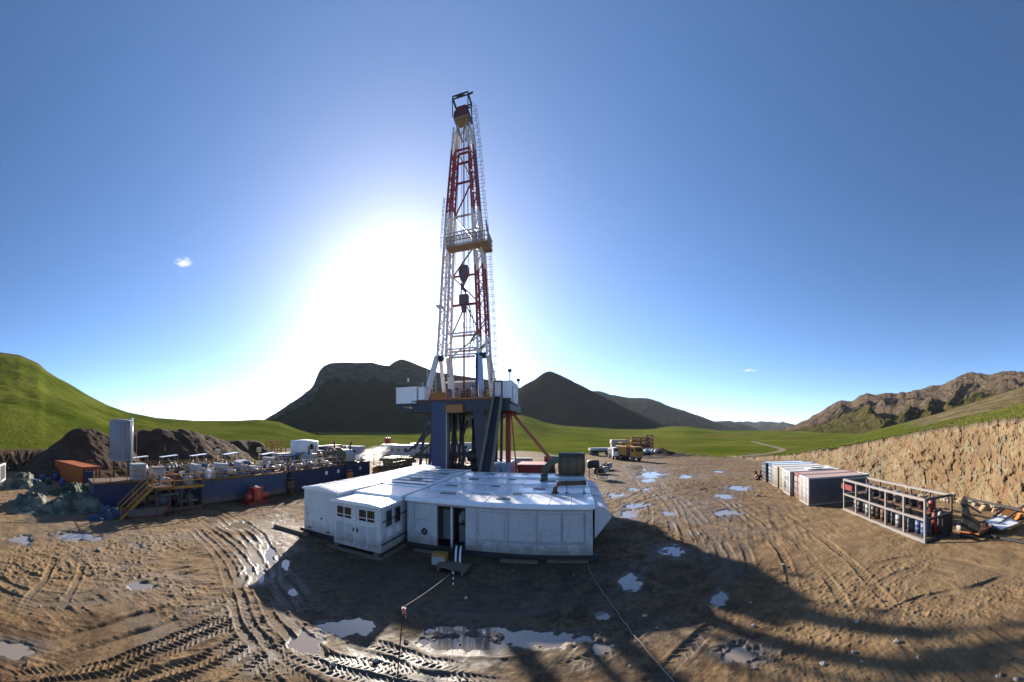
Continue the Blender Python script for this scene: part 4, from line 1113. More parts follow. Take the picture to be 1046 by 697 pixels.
t = on_floor("pipe_stand", "dark blue vertical pipe standing on the drill floor", "pipe", 487, -3.6)
MB().tube((0, 0, 0), (0, 0, 5.6), .16, 10).build('pipe', NAVY, t); MB().lathe([(.22, 0), (.22, .4)], n=10).build('collar', DARK, t)

t = thing("blowout_preventer", "dark blowout preventer stack standing below the drill floor", "blowout preventer", at(RO, UA, rx(484, 0), 0), UA)
b = MB(); b.lathe([(.5, 0), (.5, .5), (.9, .6), (.9, 1.0), (.55, 1.1), (.55, 1.5), (1.0, 1.6), (1.0, 2.3), (.5, 2.4), (.5, 2.8), (.85, 2.9), (1.0, 3.5), (.85, 4.2), (.45, 4.4), (.3, 4.6), (.3, 8.6)], n=16); b.build('stack', paint("greasy black steel", (.03, .026, .024), .4, .2, .5), t)
for z in (1.95, .8):
    r = MB(); r.lathe([(.35, -1.8), (.35, 1.8)], (0, 0, z), 10, 'X'); r.build('ram', DARK, t)
t = thing("pipework", "dark tangle of pipework under the left half of the floor", "pipework", at(RO, UA, rx(464, 1), 1), UA)
for k in range(6):
    x = -1.4 + .5 * k; MB().path([(x, 0, .3), (x + .1 * (k % 3), .2, 3.5), (x + .3 - .2 * (k % 2), .1, 6.2), (x + .2, .3, DECK - 1.5)], .12 + .05 * (k % 3), 8).build('pipe', BROWN if k % 3 == 0 else DARK, t)

# ------------------------------------------------------------------ mast
M_RED = paint("mast red", (.34, .045, .032), .45, 0, .4, (.12, .05, .04), .5)
M_WHT = paint("mast white", (.80, .72, .69), .45, 0, .55, (.30, .16, .12), .8)
M_DRD = paint("crown red", (.15, .022, .018), .5, 0, .4, (.07, .04, .03), .5)
PX_TAB = [(120, 465.6, 479.2), (153, 462.6, 484.2), (217, 457.4, 489.4), (247, 455.3, 492.4), (309, 452.3, 496.4), (341, 450.6, 498), (365, 449.1, 499)]
def mast_x(z):
    """outer edges of the mast at height z"""
    d = math.hypot(*RO); py = HY - (z - CAMZ) * F / d
    l = np.interp(py, [a for a, b, c in PX_TAB], [b for a, b, c in PX_TAB]); r = np.interp(py, [a for a, b, c in PX_TAB], [c for a, b, c in PX_TAB])
    return rx(l, 0), rx(r, 0)
def zy(py): return CAMZ + (HY - py) / F * math.hypot(*RO)
def leg_w(z): return np.interp(z, [16, 50], [1.28, .55])
def leg_d(z): return np.interp(z, [16, 50], [1.8, .8])
def chords(z, side):
    a, b = mast_x(z); w, dp = leg_w(z), leg_d(z)
    xo = a if side < 0 else b; xi = a + w if side < 0 else b - w
    return [Vector((xo, -dp / 2, z)), Vector((xi, -dp / 2, z)), Vector((xi, dp / 2, z)), Vector((xo, dp / 2, z))]

def mast():
    t = thing("drilling_mast", "tall red and white lattice drilling mast with crown block", "drilling mast", RLOC, UA)
    bands = [(365, 345, M_WHT), (345, 309, M_WHT), (309, 275, M_RED), (275, 217, M_WHT), (217, 153, M_RED), (153, 130, M_WHT)]
    for y0, y1, m in bands:
        for side in (-1, 1):
            mm_ = m
            if y0 == 345 and side > 0: mm_ = M_RED
            if y0 == 309 and side < 0: mm_ = M_WHT
            z0, z1 = zy(y0), zy(y1); b = MB()
            A, B = chords(z0, side), chords(z1, side)
            for p, q in zip(A, B): b.bar(p, q, .27 if z0 < 36 else .22)
            n = max(2, int((z1 - z0) / 1.25))
            for k in range(n):
                C0, C1 = chords(z0 + (z1 - z0) * k / n, side), chords(z0 + (z1 - z0) * (k + 1) / n, side)
                for i in range(4):
                    j = (i + 1) % 4
                    if k % 2: b.bar(C0[i], C1[j], .11)
                    else: b.bar(C0[j], C1[i], .11)
                    if k: b.bar(C0[i], C0[j], .07)
            b.build('leg_section', mm_, t)
    # girts and diagonals between the legs (at the back, the front stays open)
    gy = [363, 357, 341, 309, 279, 247, 217, 183, 163, 153]
    for k, py in enumerate(gy):
        z = zy(py); l, r = chords(z, -1), chords(z, 1)
        g = MB(); g.bar(l[2], r[2], .26 if py > 300 else .2); 
        if py in (357, 363, 341, 153): g.bar(l[1] + Vector((0, .3, 0)), r[1] + Vector((0, .3, 0)), .18)
        g.build('girt', M_WHT if py in (363, 357, 341, 217, 247) else M_RED, t)
    dg = [(341, 309), (309, 279), (279, 247), (247, 217), (217, 183), (183, 153), (363, 341)]
    for k, (a, c) in enumerate(dg):
        l0, r0, l1, r1 = chords(zy(a), -1)[2], chords(zy(a), 1)[2], chords(zy(c), -1)[2], chords(zy(c), 1)[2]
        m = M_RED if c in (183, 153) else M_WHT
        if k == 0:
            mid = (l1 + r1) / 2
            MB().bar(l0, mid, .15).build('brace', GREY, t); MB().bar(r0, mid, .15).build('brace', GREY, t)
        else: MB().bar(l0 if k % 2 == 0 else r0, r1 if k % 2 == 0 else l1, .15).build('brace', GREY if m is M_WHT else M_RED, t)
    # lower legs spreading to the floor
    zt = zy(366)
    for a, b, y0, y1, w, m in ((434, 446.5, FY + .6, -1, .62, M_WHT), (462.5, 458.5, 1.0, .6, .75, M_WHT), (492, 489.5, FY + .9, -.9, .72, paint("pale blue leg", (.42, .50, .62), .42, 0, .35)), (503.5, 499, 1.0, .6, .6, M_WHT), (455, 450, 1.8, .9, .45, M_WHT), (509, 500, 2.2, 1.0, .4, M_WHT)):
        MB().bar((rx(a, y0), y0, DECK - .1), (rx(b, y1), y1, zt + .3), w, w * .8).build('lower_leg', m, t)
    for px in (449, 492.5):
        MB().lathe([(.42, -.5), (.42, .5)], (rx(px, -.9), -.9, zy(366)), 12, 'X').build('hinge_pin', DARK, t)
    # crown
    zc = zy(131); a, b = mast_x(zc); w = (b - a)
    v = MB()
    for y in (-.6, .6): v.bar((a + .2, y, zc + 1.3), ((a + b) / 2 - .25, y, zc - 1.2), .2); v.bar((b - .2, y, zc + 1.3), ((a + b) / 2 + .25, y, zc - 1.2), .2)
    v.mm((a + .1, -.75, zc + .9), (b - .1, .75, zc + 1.15)); v.build('crown_beam', paint("tan crown steel", (.30, .22, .15), .5), t)
    MB().extr([(a + .05, zc + 1.15), (b - .05, zc + 1.15), (b - .15, zc + 2.0), (b - .55, zc + 2.45), (a + .7, zc + 2.45), (a + .15, zc + 1.9)], -.8, .8, 'Y').build('crown_block', M_DRD, t)
    sh = MB()
    for x in (-.45, -.15, .15, .45): sh.lathe([(.62, -.05), (.62, .05)], ((a + b) / 2 + x, 0, zc + 2.4), 18, 'X')
    sh.build('crown_sheave', DARK, t)
    f = MB(); z0, z1 = zc + 2.45, zy(101.5); xa, xb = rx(464.5, 0), rx(480, 0)
    C = [(xa, -.9), (xb, -.9), (xb, .9), (xa, .9)]
    for i in range(4):
        p, q = C[i], C[(i + 1) % 4]
        f.bar((*p, zc + 1.2), (*p, z1), .10); f.bar((*p, z1), (*q, z1), .11); f.bar((*p, z0 + 1.1), (*q, z0 + 1.1), .11); f.bar((*p, z0 + 1.1), (*q, z1), .07); f.bar((*q, z0 + 1.1), (*p, z1), .07)
    f.bar((xb, -.9, z0 + 1.1), (xb + .7, -.9, z0 + 1.2), .15); f.build('crown_frame', DARK, t)
    # monkey board
    zb = zy(257); l, r = mast_x(zb)
    mb_ = MB(); xr = rx(499.5, -1); mb_.mm((l + .8, -1.9, zb - .1), (xr, -.3, zb)); mb_.mm((xr - 1.6, -.3, zb - .1), (xr, 1.0, zb))
    for k in range(int((xr - l - .9) / .2)): mb_.mm((l + .85 + .2 * k, -1.9, zb), (l + .85 + .2 * k + .13, -1.86, zb + 1.25))
    for k in range(13): mb_.mm((xr - .04, -1.85 + .2 * k, zb), (xr, -1.72 + .2 * k, zb + 1.25))
    for z in (.1, .65, 1.25): mb_.mm((l + .8, -1.96, zb + z - .05), (xr + .02, -1.90, zb + z + .05)); mb_.mm((xr, -1.9, zb + z - .05), (xr + .06, 1.0, zb + z + .05))
    mb_.build('monkey_board', paint("tan monkey board", (.42, .30, .24), .55, 0, .5), t)
    fb = MB()
    for k in range(6): fb.bar((l + 1.2 + .55 * k, -1.8, zb + 1.75), (l + 1.2 + .55 * k, -.2, zb + 1.75), .08)
    fb.bar((l + .6, -1.9, zb + 1.7), (r + .2, -1.9, zb + 1.7), .12); fb.build('finger_board', M_WHT, t)
    MB().tube((rx(498.5, -1), -1.2, zb + 1.5), (rx(497, -1), -1.2, zb + 3.0), .16, 8, .06).build('wind_shield', GREY, t)
    pf = MB(); zp = zy(311); l, _ = mast_x(zp); pf.mm((l - .75, -.8, zp), (l, .6, zp + .12)); pf.bar((l - .7, -.8, zp), (l - .7, -.8, zp + 1.0), .05); pf.bar((l - .7, .6, zp), (l - .7, .6, zp + 1.0), .05); pf.bar((l - .7, -.8, zp + 1), (l - .7, .6, zp + 1), .05); pf.build('side_platform', GREY, t)
    # caged ladder up the right side and a short one at left
    def ladder(pts, n_h, name='ladder'):
        b = MB(); P = [Vector(p) for p in pts]
        tot = sum((P[i + 1] - P[i]).length for i in range(len(P) - 1)); 
        for off in (-.22, .22): b.path([p + Vector((0, off, 0)) for p in P], .035, 5)
        n = int(tot / .6)
        def pt(f):
            s = f * tot
            for i in range(len(P) - 1):
                L = (P[i + 1] - P[i]).length
                if s <= L or i == len(P) - 2: return P[i].lerp(P[i + 1], min(s / L, 1))
                s -= L
        for k in range(n):
            p = pt(k / n); b.bar(p + Vector((0, -.22, 0)), p + Vector((0, .22, 0)), .035)
        b.build(name, GREY, t)
        c = MB(); m_ = int(tot / 1.0)
        for k in range(m_):
            p = pt((k + .5) / m_); ring = [p + Vector((.42 - .42 * math.cos(a) if True else 0, .42 * math.sin(a), 0)) for a in np.linspace(-2.4 + math.pi, 2.4 + math.pi, 9)]
            ring = [p + Vector((.40 + .40 * math.cos(a), .40 * math.sin(a), 0)) for a in np.linspace(-2.5, 2.5, 9)]
            c.path(ring, .028, 4)
        for a in (-1.2, 0, 1.2): c.path([p + Vector((.40 + .40 * math.cos(a), .40 * math.sin(a), 0)) for p in P], .022, 4)
        c.build(name + '_cage', GREY, t)
    ladder([(mast_x(zy(y))[1] + .3, .3, zy(y)) for y in (392, 366, 341, 309, 279, 247)], 30)
    ladder([(mast_x(zy(y))[1] + .3, -.3, zy(y)) for y in (240, 217, 183, 153, 112)], 30)
    ladder([(mast_x(zy(y))[0] - .9, .3, zy(y)) for y in (250, 220, 195)], 10)
    lp = MB(); x = rx(437, -1)
    for z in np.arange(DECK + 1.5, DECK + 5.0, .6): lp.bar((x, -1.2, z), (x + .8, -1.2, z), .05); lp.bar((x, .0, z), (x + .8, .0, z), .05)
    for dx in (0, .8): lp.bar((x + dx, -1.2, DECK), (x + dx, -1.2, DECK + 5), .06); lp.bar((x + dx, 0, DECK), (x + dx, 0, DECK + 5), .06)
    lp.build('stair_tower', LGREY, t)
    pp = MB(); zz = zy(341); l, r = mast_x(zz)
    pp.bar((l + 1.2, .9, zz + 1.1), (r - .6, .9, zz + 1.1), .05); 
    for k in range(8): pp.bar((l + 1.2 + .6 * k, .9, zz), (l + 1.2 + .6 * k, .9, zz + 1.1), .04)
    pp.build('landing_rail', LGREY, t)
    tg = MB(); xx, yy = rx(484, 0), -.3
    tg.path([(xx + .5, yy, zy(341)), (xx - .3, yy, zy(349)), (xx - .6, yy, zy(356)), (xx + .9, yy, zy(358)), (xx + 2.2, yy, zy(352))], .12, 6); tg.build('tong_line', OLIVE, t)
    cb = MB()
    for k in range(3): cb.path([(l + 1.5 + .3 * k, -.4, zy(360)), (l + 1.4 + .5 * k, -.6, zy(372 + 4 * k)), (l + 1.2, -.4, zy(385)), (l + .8, -.2, zy(378))], .04, 5)
    for k in range(2): cb.path([(r - 2.2, -.4, zy(352)), (r - 2.6 - .3 * k, -.6, zy(375)), (r - 1.9, -.6, zy(384)), (r - 1.3, -.4, zy(370))], .04, 5)
    cb.build('hanging_cable', DARK, t)
    return t
mast()

def travelling_block():
    x = rx(473.8, 0); zt = zy(272)
    t = thing("travelling_block", "travelling block with hook and swivel hanging inside the mast", "travelling block", at(RO, UA, x, 0), UA)
    zc = zy(130)
    for k, dx in enumerate((-.42, -.12, .14, .75)):
        MB().tube((dx * .7 + .05, .1 * (k % 2), zt - .3), (dx * .8, .1 * (k % 2), zc), .035 if k != 1 else .06, 6).build('drill_line', DARK if k != 1 else M_DRD, t)
    m = paint("block red grey", (.17, .085, .08), .45, 0, .4)
    MB().extr([(-.6, zt - .2), (-.25, zt + .25), (.3, zt), (.62, zt), (.66, zt - 1.2), (.2, zt - 2.0), (-.05, zt - 2.5), (-.4, zt - 1.9), (-.65, zt - 1.0)], -.45, .45, 'Y').build('block_body', m, t, .08)
    z2 = zy(305)
    MB().path([(-.1, 0, zt - 2.4), (-.15, 0, zt - 3.0), (.25, 0, zt - 3.4), (.25, 0, zt - 4.0), (-.1, 0, z2 + .5)], .2, 8).build('hook', m, t)
    b = MB(); b.mm((-.6, -.4, z2 - .9), (.65, .4, z2 + .5)); b.lathe([(.3, z2 - 1.9), (.45, z2 - .9)], n=12); b.build('swivel', m, t, .06)
    li = MB(); li.bar((-.35, 0, zt - 2.2), (-.4, 0, z2 + .4), .14); li.build('link', m, t)
    for dx in (.45, .95):
        for k in range(7): MB().tube((dx, -.3, z2 - 1.0 - .62 * k), (dx, -.3, z2 - 1.6 - .62 * k), .06, 6).build('hose_section', DARK if k % 2 else M_WHT, t)
    MB().path([(.5, .0, z2 - .5), (1.3, -.1, z2 - 2.5), (1.6, -.1, zy(345)), (1.2, -.1, zy(356))], .05, 6).build('hose', DARK, t)
    return t
travelling_block()
t = thing("kelly_pipe", "long red pipe hanging from the swivel down to the floor", "pipe", at(RO, UA, rx(474, 0), 0), UA)
MB().tube((0, 0, DECK + .2), (0, 0, zy(311)), .13, 10).build('pipe', M_RED, t)
MB().lathe([(.24, DECK + .1), (.24, DECK + 1.0)], n=10).build('bushing', DARK, t)
# slender vertical lines inside the mast
for k, (px, y0, y1, lab) in enumerate(((461.5, 363, 160, "thin tugger line hanging inside the mast close to its left leg"), (480.8, 345, 130, "thin tugger line hanging inside the mast right of the block"), (486, 341, 230, "thin tugger line hanging inside the mast close to its right leg"))):
    x0 = rx(px, 0); x1 = rx(472 + (px - 472) * .35, 0)
    p, q = at(RO, UA, x0, .2, zy(y0)), at(RO, UA, x0 if y1 > 200 else x1, .2, zy(y1))
    prop(MB().tube(p, q, .03, 5).build('tugger_line', DARK), lab, "wire", "tugger lines in the mast")

# dark equipment under the floor
for k, (px, y, w_, h_, lab, m) in enumerate(((460, 3.0, 2.2, 2.4, "dark accumulator skid low behind the blue column", DARK), (473, 4.0, 2.6, 1.8, "brown manifold skid low between the rig legs", BROWN), (506, 3.0, 2.0, 2.6, "dark power tong skid behind the pipe ramp", DARK), (434, 1.0, 1.8, 1.6, "rusty winch skid left of the blue column", BROWN))):
    t = thing("equipment_skid", lab, "skid", at(RO, UA, rx(px, y), y), UA, "skids under the drill floor")
    MB().mm((-w_ / 2, -.8, 0), (w_ / 2, .8, .25)).build('skid_base', NAVY, t)
    MB().mm((-w_ * .4, -.6, .25), (w_ * .3, .6, h_ * .6)).build('housing', m, t, .05)
    for q in range(3): MB().lathe([(.14, 0), (.18, .1), (.18, h_ * .5), (.08, h_ * .62)], (-w_ * .3 + .35 * q, -.2, h_ * .6), 10).build('bottle', GREY if q % 2 else m, t)
    MB().path([(w_ * .4, 0, .3), (w_ * .42, 0, h_), (w_ * .1, .2, h_ + .5), (w_ * .1, .3, h_ + 2.6)], .09, 7).build('pipe', DARK, t)
# ------------------------------------------------------------------ mud tanks on the left
TO = (-24.6, 18.9); TA = math.atan2(.987, .16)     # local x runs along the tank row away from the camera, local y away from the rig
def tpos(x, y, z=0.0): return at(TO, TA, x, y, z)
MUDW = paint("splashed pale sheet", (.42, .41, .40), .5, 0, .7, (.16, .12, .08), 1.8)
GREYBLUE = paint("grey blue motor paint", (.10, .14, .20), .45, 0, .55)
CLUT = [MUDW, GREYBLUE, DARK, LGREY, BLUE, BROWN, GREY]

TBLUE = paint('tank blue paint', (.018, .060, .150), .5, 0, .7, (.075, .055, .042), .9, 0, .6, .7, .5)
def rail_run(b, pts, h=1.05, step=1.5, r=.05):
    for p, q in zip(pts, pts[1:]):
        p, q = Vector(p), Vector(q); n = max(1, int((q - p).length / step))
        for k in range(n + 1):
            c = p.lerp(q, k / n); b.bar(c, c + Vector((0, 0, h)), r * 1.3)
        for z in (h * .5, h): b.bar(p + Vector((0, 0, z)), q + Vector((0, 0, z)), r)
        b.bar(p + Vector((0, 0, .06)), q + Vector((0, 0, .06)), .02, .06)

def tank(label, x, y, L, W, H, m, rails, marks=()):
    t = thing("mud_tank", label, "mud tank", tpos(x, y), TA, "mud tanks left of the rig")
    MB().mm((0, 0, .28), (L, W, H)).build('body', m, t)
    for y0, y1 in ((-.05, 0), (W, W + .05)):
        c = MB(); c.mm((.1, y0 + (.04 if y0 < 0 else 0), .36), (L - .1, y1 - (.04 if y0 > 0 else 0), .40))
        for k in range(int(L / .32)): c.mm((.2 + .32 * k, y0, .45), (.36 + .32 * k, y1, H - .25))
        c.build('wall_rib', m, t)
    e = MB(); e.mm((-.06, -.08, H - .12), (L + .06, W + .08, H + .02)); e.build('top_grating', BROWN, t)
    s = MB()
    for yy in (.25, W - .25): s.mm((-.2, yy - .15, 0), (L + .2, yy + .15, .28))
    s.mm((-.1, .4, .05), (.1, W - .4, .25)); s.mm((L - .1, .4, .05), (L + .1, W - .4, .25)); s.build('skid', DARK, t)
    if rails:
        r = MB()
        for run in rails: rail_run(r, [(a * L, b * W, H + .02) for a, b in run])
        r.build('guard_rail', YEL, t)
    for a, z in marks: MB().box((a * L, -.06, z), (.42, .02, .42)).build('white_panel', ROOFW, t)
    return t
FR = [(0, .02), (1, .02)]; BK = [(0, .98), (1, .98)]
tank("blue mud tank with the red pump standing before it", 0, 0, 10.4, 2.9, 2.45, TBLUE, [FR])
tank("dark blue mud tank with two white squares on its wall", 10.9, 0, 9.8, 2.9, 2.5, NAVY, [FR], ((.62, 1.75), (.86, 1.75)))
tank("dark blue mud tank with one white square on its wall", 21.2, 0, 5.6, 2.9, 2.55, NAVY, None, ((.55, 1.7),))
tank("blue mud tank in the rear row behind the red pump's tank", 0, 3.6, 10.4, 2.9, 2.45, TBLUE, [BK, FR])
tank("blue mud tank in the rear row below the white cylinder", 10.9, 3.6, 9.8, 2.9, 2.5, NAVY, [BK, FR])
tank("dark blue tank behind the yellow stair", -9.6, 2.2, 4.6, 3.0, 2.3, NAVY, [[(0, .02), (1, .02)]])
tank("blue mud tank in the hindmost row below the earth mounds", -3, 7.2, 12.0, 2.9, 2.3, TBLUE, [BK, FR])

# open pump skid with the yellow railed deck
t = thing("pump_platform", "open steel pump skid under a yellow railed deck", "pump platform", tpos(-4.4, -.5), TA)
fr = MB(); L, W, H = 4.1, 3.4, 2.0
for x in (0, L / 2, L):
    for y in (0, W): fr.bar((x, y, .2), (x, y, H), .14)
for y in (0, W): fr.bar((0, y, .2), (L, y, .2), .2, .3); fr.bar((0, y, H), (L, y, H), .12)
for x in (0, L): fr.bar((x, 0, .2), (x, W, .2), .15)
fr.build('frame', BROWN, t)
MB().mm((-.1, -.1, H), (L + .1, W + .1, H + .08)).build('deck', GREY, t)
kb = MB(); kb.mm((-.12, -.14, H - .05), (L + .12, -.10, H + .16)); kb.mm((-.14, -.10, H - .05), (-.10, W, H + .16)); kb.build('deck_edge', YEL, t)
r = MB(); rail_run(r, [(-.05, W, H + .08), (-.05, 0, H + .08), (L + .05, 0, H + .08), (L + .05, W, H + .08)], 1.1, 1.3, .06); r.build('guard_rail', YEL, t)
for k, x in enumerate((.7, 2.0, 3.2)):
    b = MB(); b.lathe([(.2, -.5), (.42, -.45), (.42, .2), (.25, .3), (.25, .6)], (x, 1.2, .9), 14, 'Y'); b.box((x, 1.2, .4), (.7, 1.2, .3)); b.build('pump', [GREYBLUE, DARK, OLIVE][k], t)
pp = MB(); pp.path([(.3, .4, 1.4), (1.8, .4, 1.45), (2.0, .5, .7), (3.8, .5, .7)], .12, 8); pp.path([(2.9, .3, .3), (2.9, .3, 1.7), (3.6, .3, 1.8)], .1, 8); pp.build('pipe', GREY, t)
for k, (x, y, s, m) in enumerate(((.9, .9, .8, MUDW), (2.0, 1.2, 1.0, BROWN), (3.1, 1.0, .8, MUDW))):
    p = tpos(-4.4 + x, -.5 + y, H + .08)
    b = thing("wrapped_load", ["pale wrapped load on the yellow railed deck, the one nearest the stair", "brown wrapped load in the middle of the yellow railed deck", "pale wrapped load on the yellow railed deck beside the blue tank"][k], "wrapped load", p, TA + .2 * k, "loads on the yellow railed deck")
    MB().extr([(-s / 2, 0), (-s / 2, s * .7), (-s * .3, s * .95), (s * .2, s), (s / 2, s * .75), (s / 2, 0)], -s * .45, s * .45, 'Y').build('cover', m, b, .05)
    MB().box((0, 0, s * .45), (s * 1.03, s * .94, .05)).build('strap', GREY, b)

# yellow stair
t = thing("steel_stair", "yellow steel stair climbing to the tank deck", "stair", tpos(-6.6, -1.5), TA)
s = MB(); 
for y in (0, .9): s.bar((-1.5, y, .0), (1.2, y, 2.35), .1, .22)
s.build('stringer', YEL, t)
tr = MB()
for k in range(9): tr.box((-1.3 + .28 * k, .45, .22 + .245 * k), (.26, .84, .04))
tr.build('tread', BROWN, t)
for y in (0, .9):
    h = MB(); h.bar((-1.5, y, 1.0), (1.2, y, 3.35), .06); h.bar((-1.5, y, .5), (1.2, y, 2.85), .045)
    for x, z in ((-1.45, .05), (-.2, 1.15), (1.1, 2.3)): h.bar((x, y, z), (x, y, z + 1.0), .06)
    h.build('handrail', YEL, t)
pl = MB(); pl.mm((1.2, -.2, 2.28), (3.0, 1.6, 2.36)); pl.build('landing', BROWN, t)
r = MB(); rail_run(r, [(1.2, -.15, 2.36), (3.0, -.15, 2.36), (3.0, 1.6, 2.36)], 1.05, .9, .05); r.build('guard_rail', ORG, t)
for x in (1.5, 2.7): MB().bar((x, 0, 0), (x, 0, 2.3), .12).build('leg', BROWN, t)

# equipment crowding the decks
def shaker(x, y, z, rz, lab):
    t = thing("shale_shaker", lab, "shale shaker", tpos(x, y, z), TA + rz, "shale shakers on the mud tanks")
    MB().mm((-1.0, -.8, 0), (1.0, .8, .35)).build('base', GREYBLUE, t)
    MB().extr([(-1.05, .38), (1.1, .30), (1.1, .62), (-1.05, .92)], -.75, .75, 'Y').build('screen_basket', MUDW, t)
    MB().mm((-1.55, -.85, .1), (-1.08, .85, 1.25)).build('feed_box', LGREY, t)
    for y_ in (-.4, .4): MB().lathe([(.16, -.3), (.2, -.25), (.2, .25), (.16, .3)], (-.3, y_, 1.05), 10, 'Y').build('motor', NAVY, t)
for k, (x, y, lab) in enumerate(((1.6, 2.0, "pale shale shaker on the tank behind the red pump, closest to the pump platform"), (4.2, 2.0, "pale shale shaker in mid deck of the tank behind the red pump"), (6.8, 2.0, "pale shale shaker below the blue tote box"), (13.0, 4.9, "pale shale shaker near the white cylinder tank"))): shaker(x, y, 2.47, (.0, .3, -.2, .1)[k], lab)
def agitator(x, y, z, m, lab):
    t = thing("agitator", lab, "agitator", tpos(x, y, z), TA + random.uniform(-.5, .5), "agitators and motors on the tank decks")
    MB().box((0, 0, .15), (.7, .6, .3)).build('gearbox', GREYBLUE, t, .03)
    MB().lathe([(.2, -.1), (.25, 0), (.25, .7), (.2, .8)], (.35, 0, .42), 12, 'X').build('motor', m, t)
    MB().lathe([(.16, .3), (.16, .55)], n=10).build('hub', DARK, t)
ag = [(2.9, .8, 2.47), (5.5, .7, 2.47), (8.3, .8, 2.47), (9.6, 1.8, 2.47), (1.2, 4.6, 2.47), (3.6, 5.2, 2.47), (6.0, 4.7, 2.47), (8.6, 5.4, 2.47), (12.2, 1.0, 2.52), (14.8, 1.6, 2.52), (17.0, 1.0, 2.52), (-1.0, 8.4, 2.32), (2.5, 8.6, 2.32), (6.0, 8.2, 2.32)]
wh = ["nearest the pump platform at the front edge", "front edge beside the second shaker", "front edge beside the third shaker", "by the gap between the first two tanks", "rear row nearest the stair", "rear row behind the first shaker", "rear row behind the second shaker", "rear row behind the blue tote", "second tank over its near end", "second tank between the white squares", "second tank at its far end", "hindmost tank nearest the silo", "hindmost tank at its middle", "hindmost tank at its far end"]
for k, (x, y, z) in enumerate(ag): agitator(x, y, z, CLUT[k % 5], "tank agitator motor, " + wh[k])
def box_item(name, lab, cat, x, y, z, s, m, cap=None, group=None, rz=0.0):
    t = thing(name, lab, cat, tpos(x, y, z), TA + rz, group)
    MB().mm((-s[0] / 2, -s[1] / 2, .06), (s[0] / 2, s[1] / 2, s[2])).build('body', m, t, .03)
    MB().mm((-s[0] / 2 - .04, -s[1] / 2 - .04, s[2]), (s[0] / 2 + .04, s[1] / 2 + .04, s[2] + .08)).build('lid', cap or m, t)
    for q in (-1, 1): MB().mm((q * s[0] * .35 - .07, -s[1] / 2, 0), (q * s[0] * .35 + .07, s[1] / 2, .06)).build('foot', DARK, t)
    return t
t = box_item("tote_box", "bright blue tote box with a white band on the rear tank", "tote box", 7.2, 4.0, 2.47, (1.1, 1.1, 1.1), paint("bright tote blue", (.03, .10, .42), .4, 0, .2), MUDW)
MB().mm((-.3, -.57, .5), (.3, -.555, .85)).build('white_band', ROOFW, t)
t = box_item("tote_box", "whitish caged tote box beside the stair landing", "tote box", -5.2, 3.2, 2.3, (1.3, 1.2, 1.5), MUDW, LGREY)
cg = MB()
for k in range(6): cg.bar((-.65 + .26 * k, -.63, .1), (-.65 + .26 * k, -.63, 1.5), .03)
for z in (.5, 1.0): cg.bar((-.66, -.63, z), (.66, -.63, z), .03)
cg.build('cage', LGREY, t)
box_item("hopper_box", "pale hopper box between platform and silo", "hopper", -3.2, 3.4, 2.3, (1.2, 1.3, 1.1), MUDW, BROWN)
for k, (x, y, lab) in enumerate(((-2.8, 10.6, "white canopy roof below the long mound, nearest the silo"), (1.2, 11.0, "white canopy roof, second from the silo"), (5.4, 11.2, "white canopy roof, third from the silo"), (10.5, 11.4, "white canopy roof nearest the white cylinder"), (14.6, 8.4, "white canopy roof behind the blue tote box"))):
    t = thing("canopy", lab, "canopy", tpos(x, y, 0), TA, "white canopies behind the mud tanks")
    MB().extr([(-1.1, 3.75), (1.1, 3.95), (1.1, 4.0), (-1.1, 3.80)], -.45, .45, 'Y').build('roof', ROOFW, t)
    for a in (-1.0, 1.0):
        for b in (-.4, .4): MB().bar((a, b, 0), (a, b, 3.76 if a < 0 else 3.94), .08).build('post', GREY, t)
    MB().mm((-1.0, -.6, 0), (1.0, .6, 1.8)).build('cabinet', GREYBLUE, t)
# pipes and hoses over the decks
for k, (y, z, m, lab) in enumerate(((1.4, 2.75, MUDW, "pale pipe run along the front tank decks"), (3.25, 2.8, BROWN, "brown pipe run between the two tank rows"), (6.6, 2.7, MUDW, "pale pipe run along the rear tank decks"))):
    t = thing("pipe_run", lab, "pipe", tpos(0, y, 0), TA, "pipe runs on the mud tanks")
    MB().path([(.2, 0, z), (4, .15, z), (9.5, -.1, z), (11.5, .1, z), (19.5, 0, z)], .11, 8).build('pipe', m, t)
    for x in (1.0, 5.0, 8.6, 13.0, 18.0): MB().lathe([(.18, -.06), (.18, .06)], (x, .04, z), 10, 'X').build('flange', DARK, t)
for k, (x, y, lab) in enumerate(((3.4, 3.1, "amber lamp post on the tank row, nearest"), (9.0, 3.2, "amber lamp post by the gap of the tank row"))):
    t = thing("lamp_post", lab, "lamp post", tpos(x, y, 2.4), TA, "lamp posts on the mud tanks")
    MB().tube((0, 0, 0), (0, 0, 2.2), .06, 8).build('pole', YEL, t); MB().box((0, 0, 2.4), (.5, .35, .5)).build('lamp_head', paint("cream sign", (.55, .47, .33), .5), t, .04)

# white cylinder tank
p = azd(311, 49.5); t = thing("cylinder_tank", "white round tank with a small dark hatch behind the mud tanks", "tank", (p[0], p[1], 2.4), TA)
MB().lathe([(2.05, 0), (2.05, 2.95), (1.9, 3.1), (.4, 3.3)], n=32).build('shell', WHITE, t)
a = math.atan2(-p[1], -p[0]) - TA
for da, z, w, h, m, nm in ((.5, 2.3, .5, .75, GLASS, 'hatch'), (-.42, 1.1, 1.1, .75, paint("sky blue panel", (.05, .20, .50), .4), 'blue_panel')):
    b = MB(); b.box((2.03, 0, 0), (.08, w, h)); q = b.build(nm, m, t); q.rotation_euler = (0, 0, a + da); q.location = (0, 0, z)
lad = MB(); 
for y in (-.2, .2): lad.bar((2.12, y, 0), (2.12, y, 2.6), .05)
for k in range(8): lad.bar((2.12, -.2, .2 + .3 * k), (2.12, .2, .2 + .3 * k), .04)
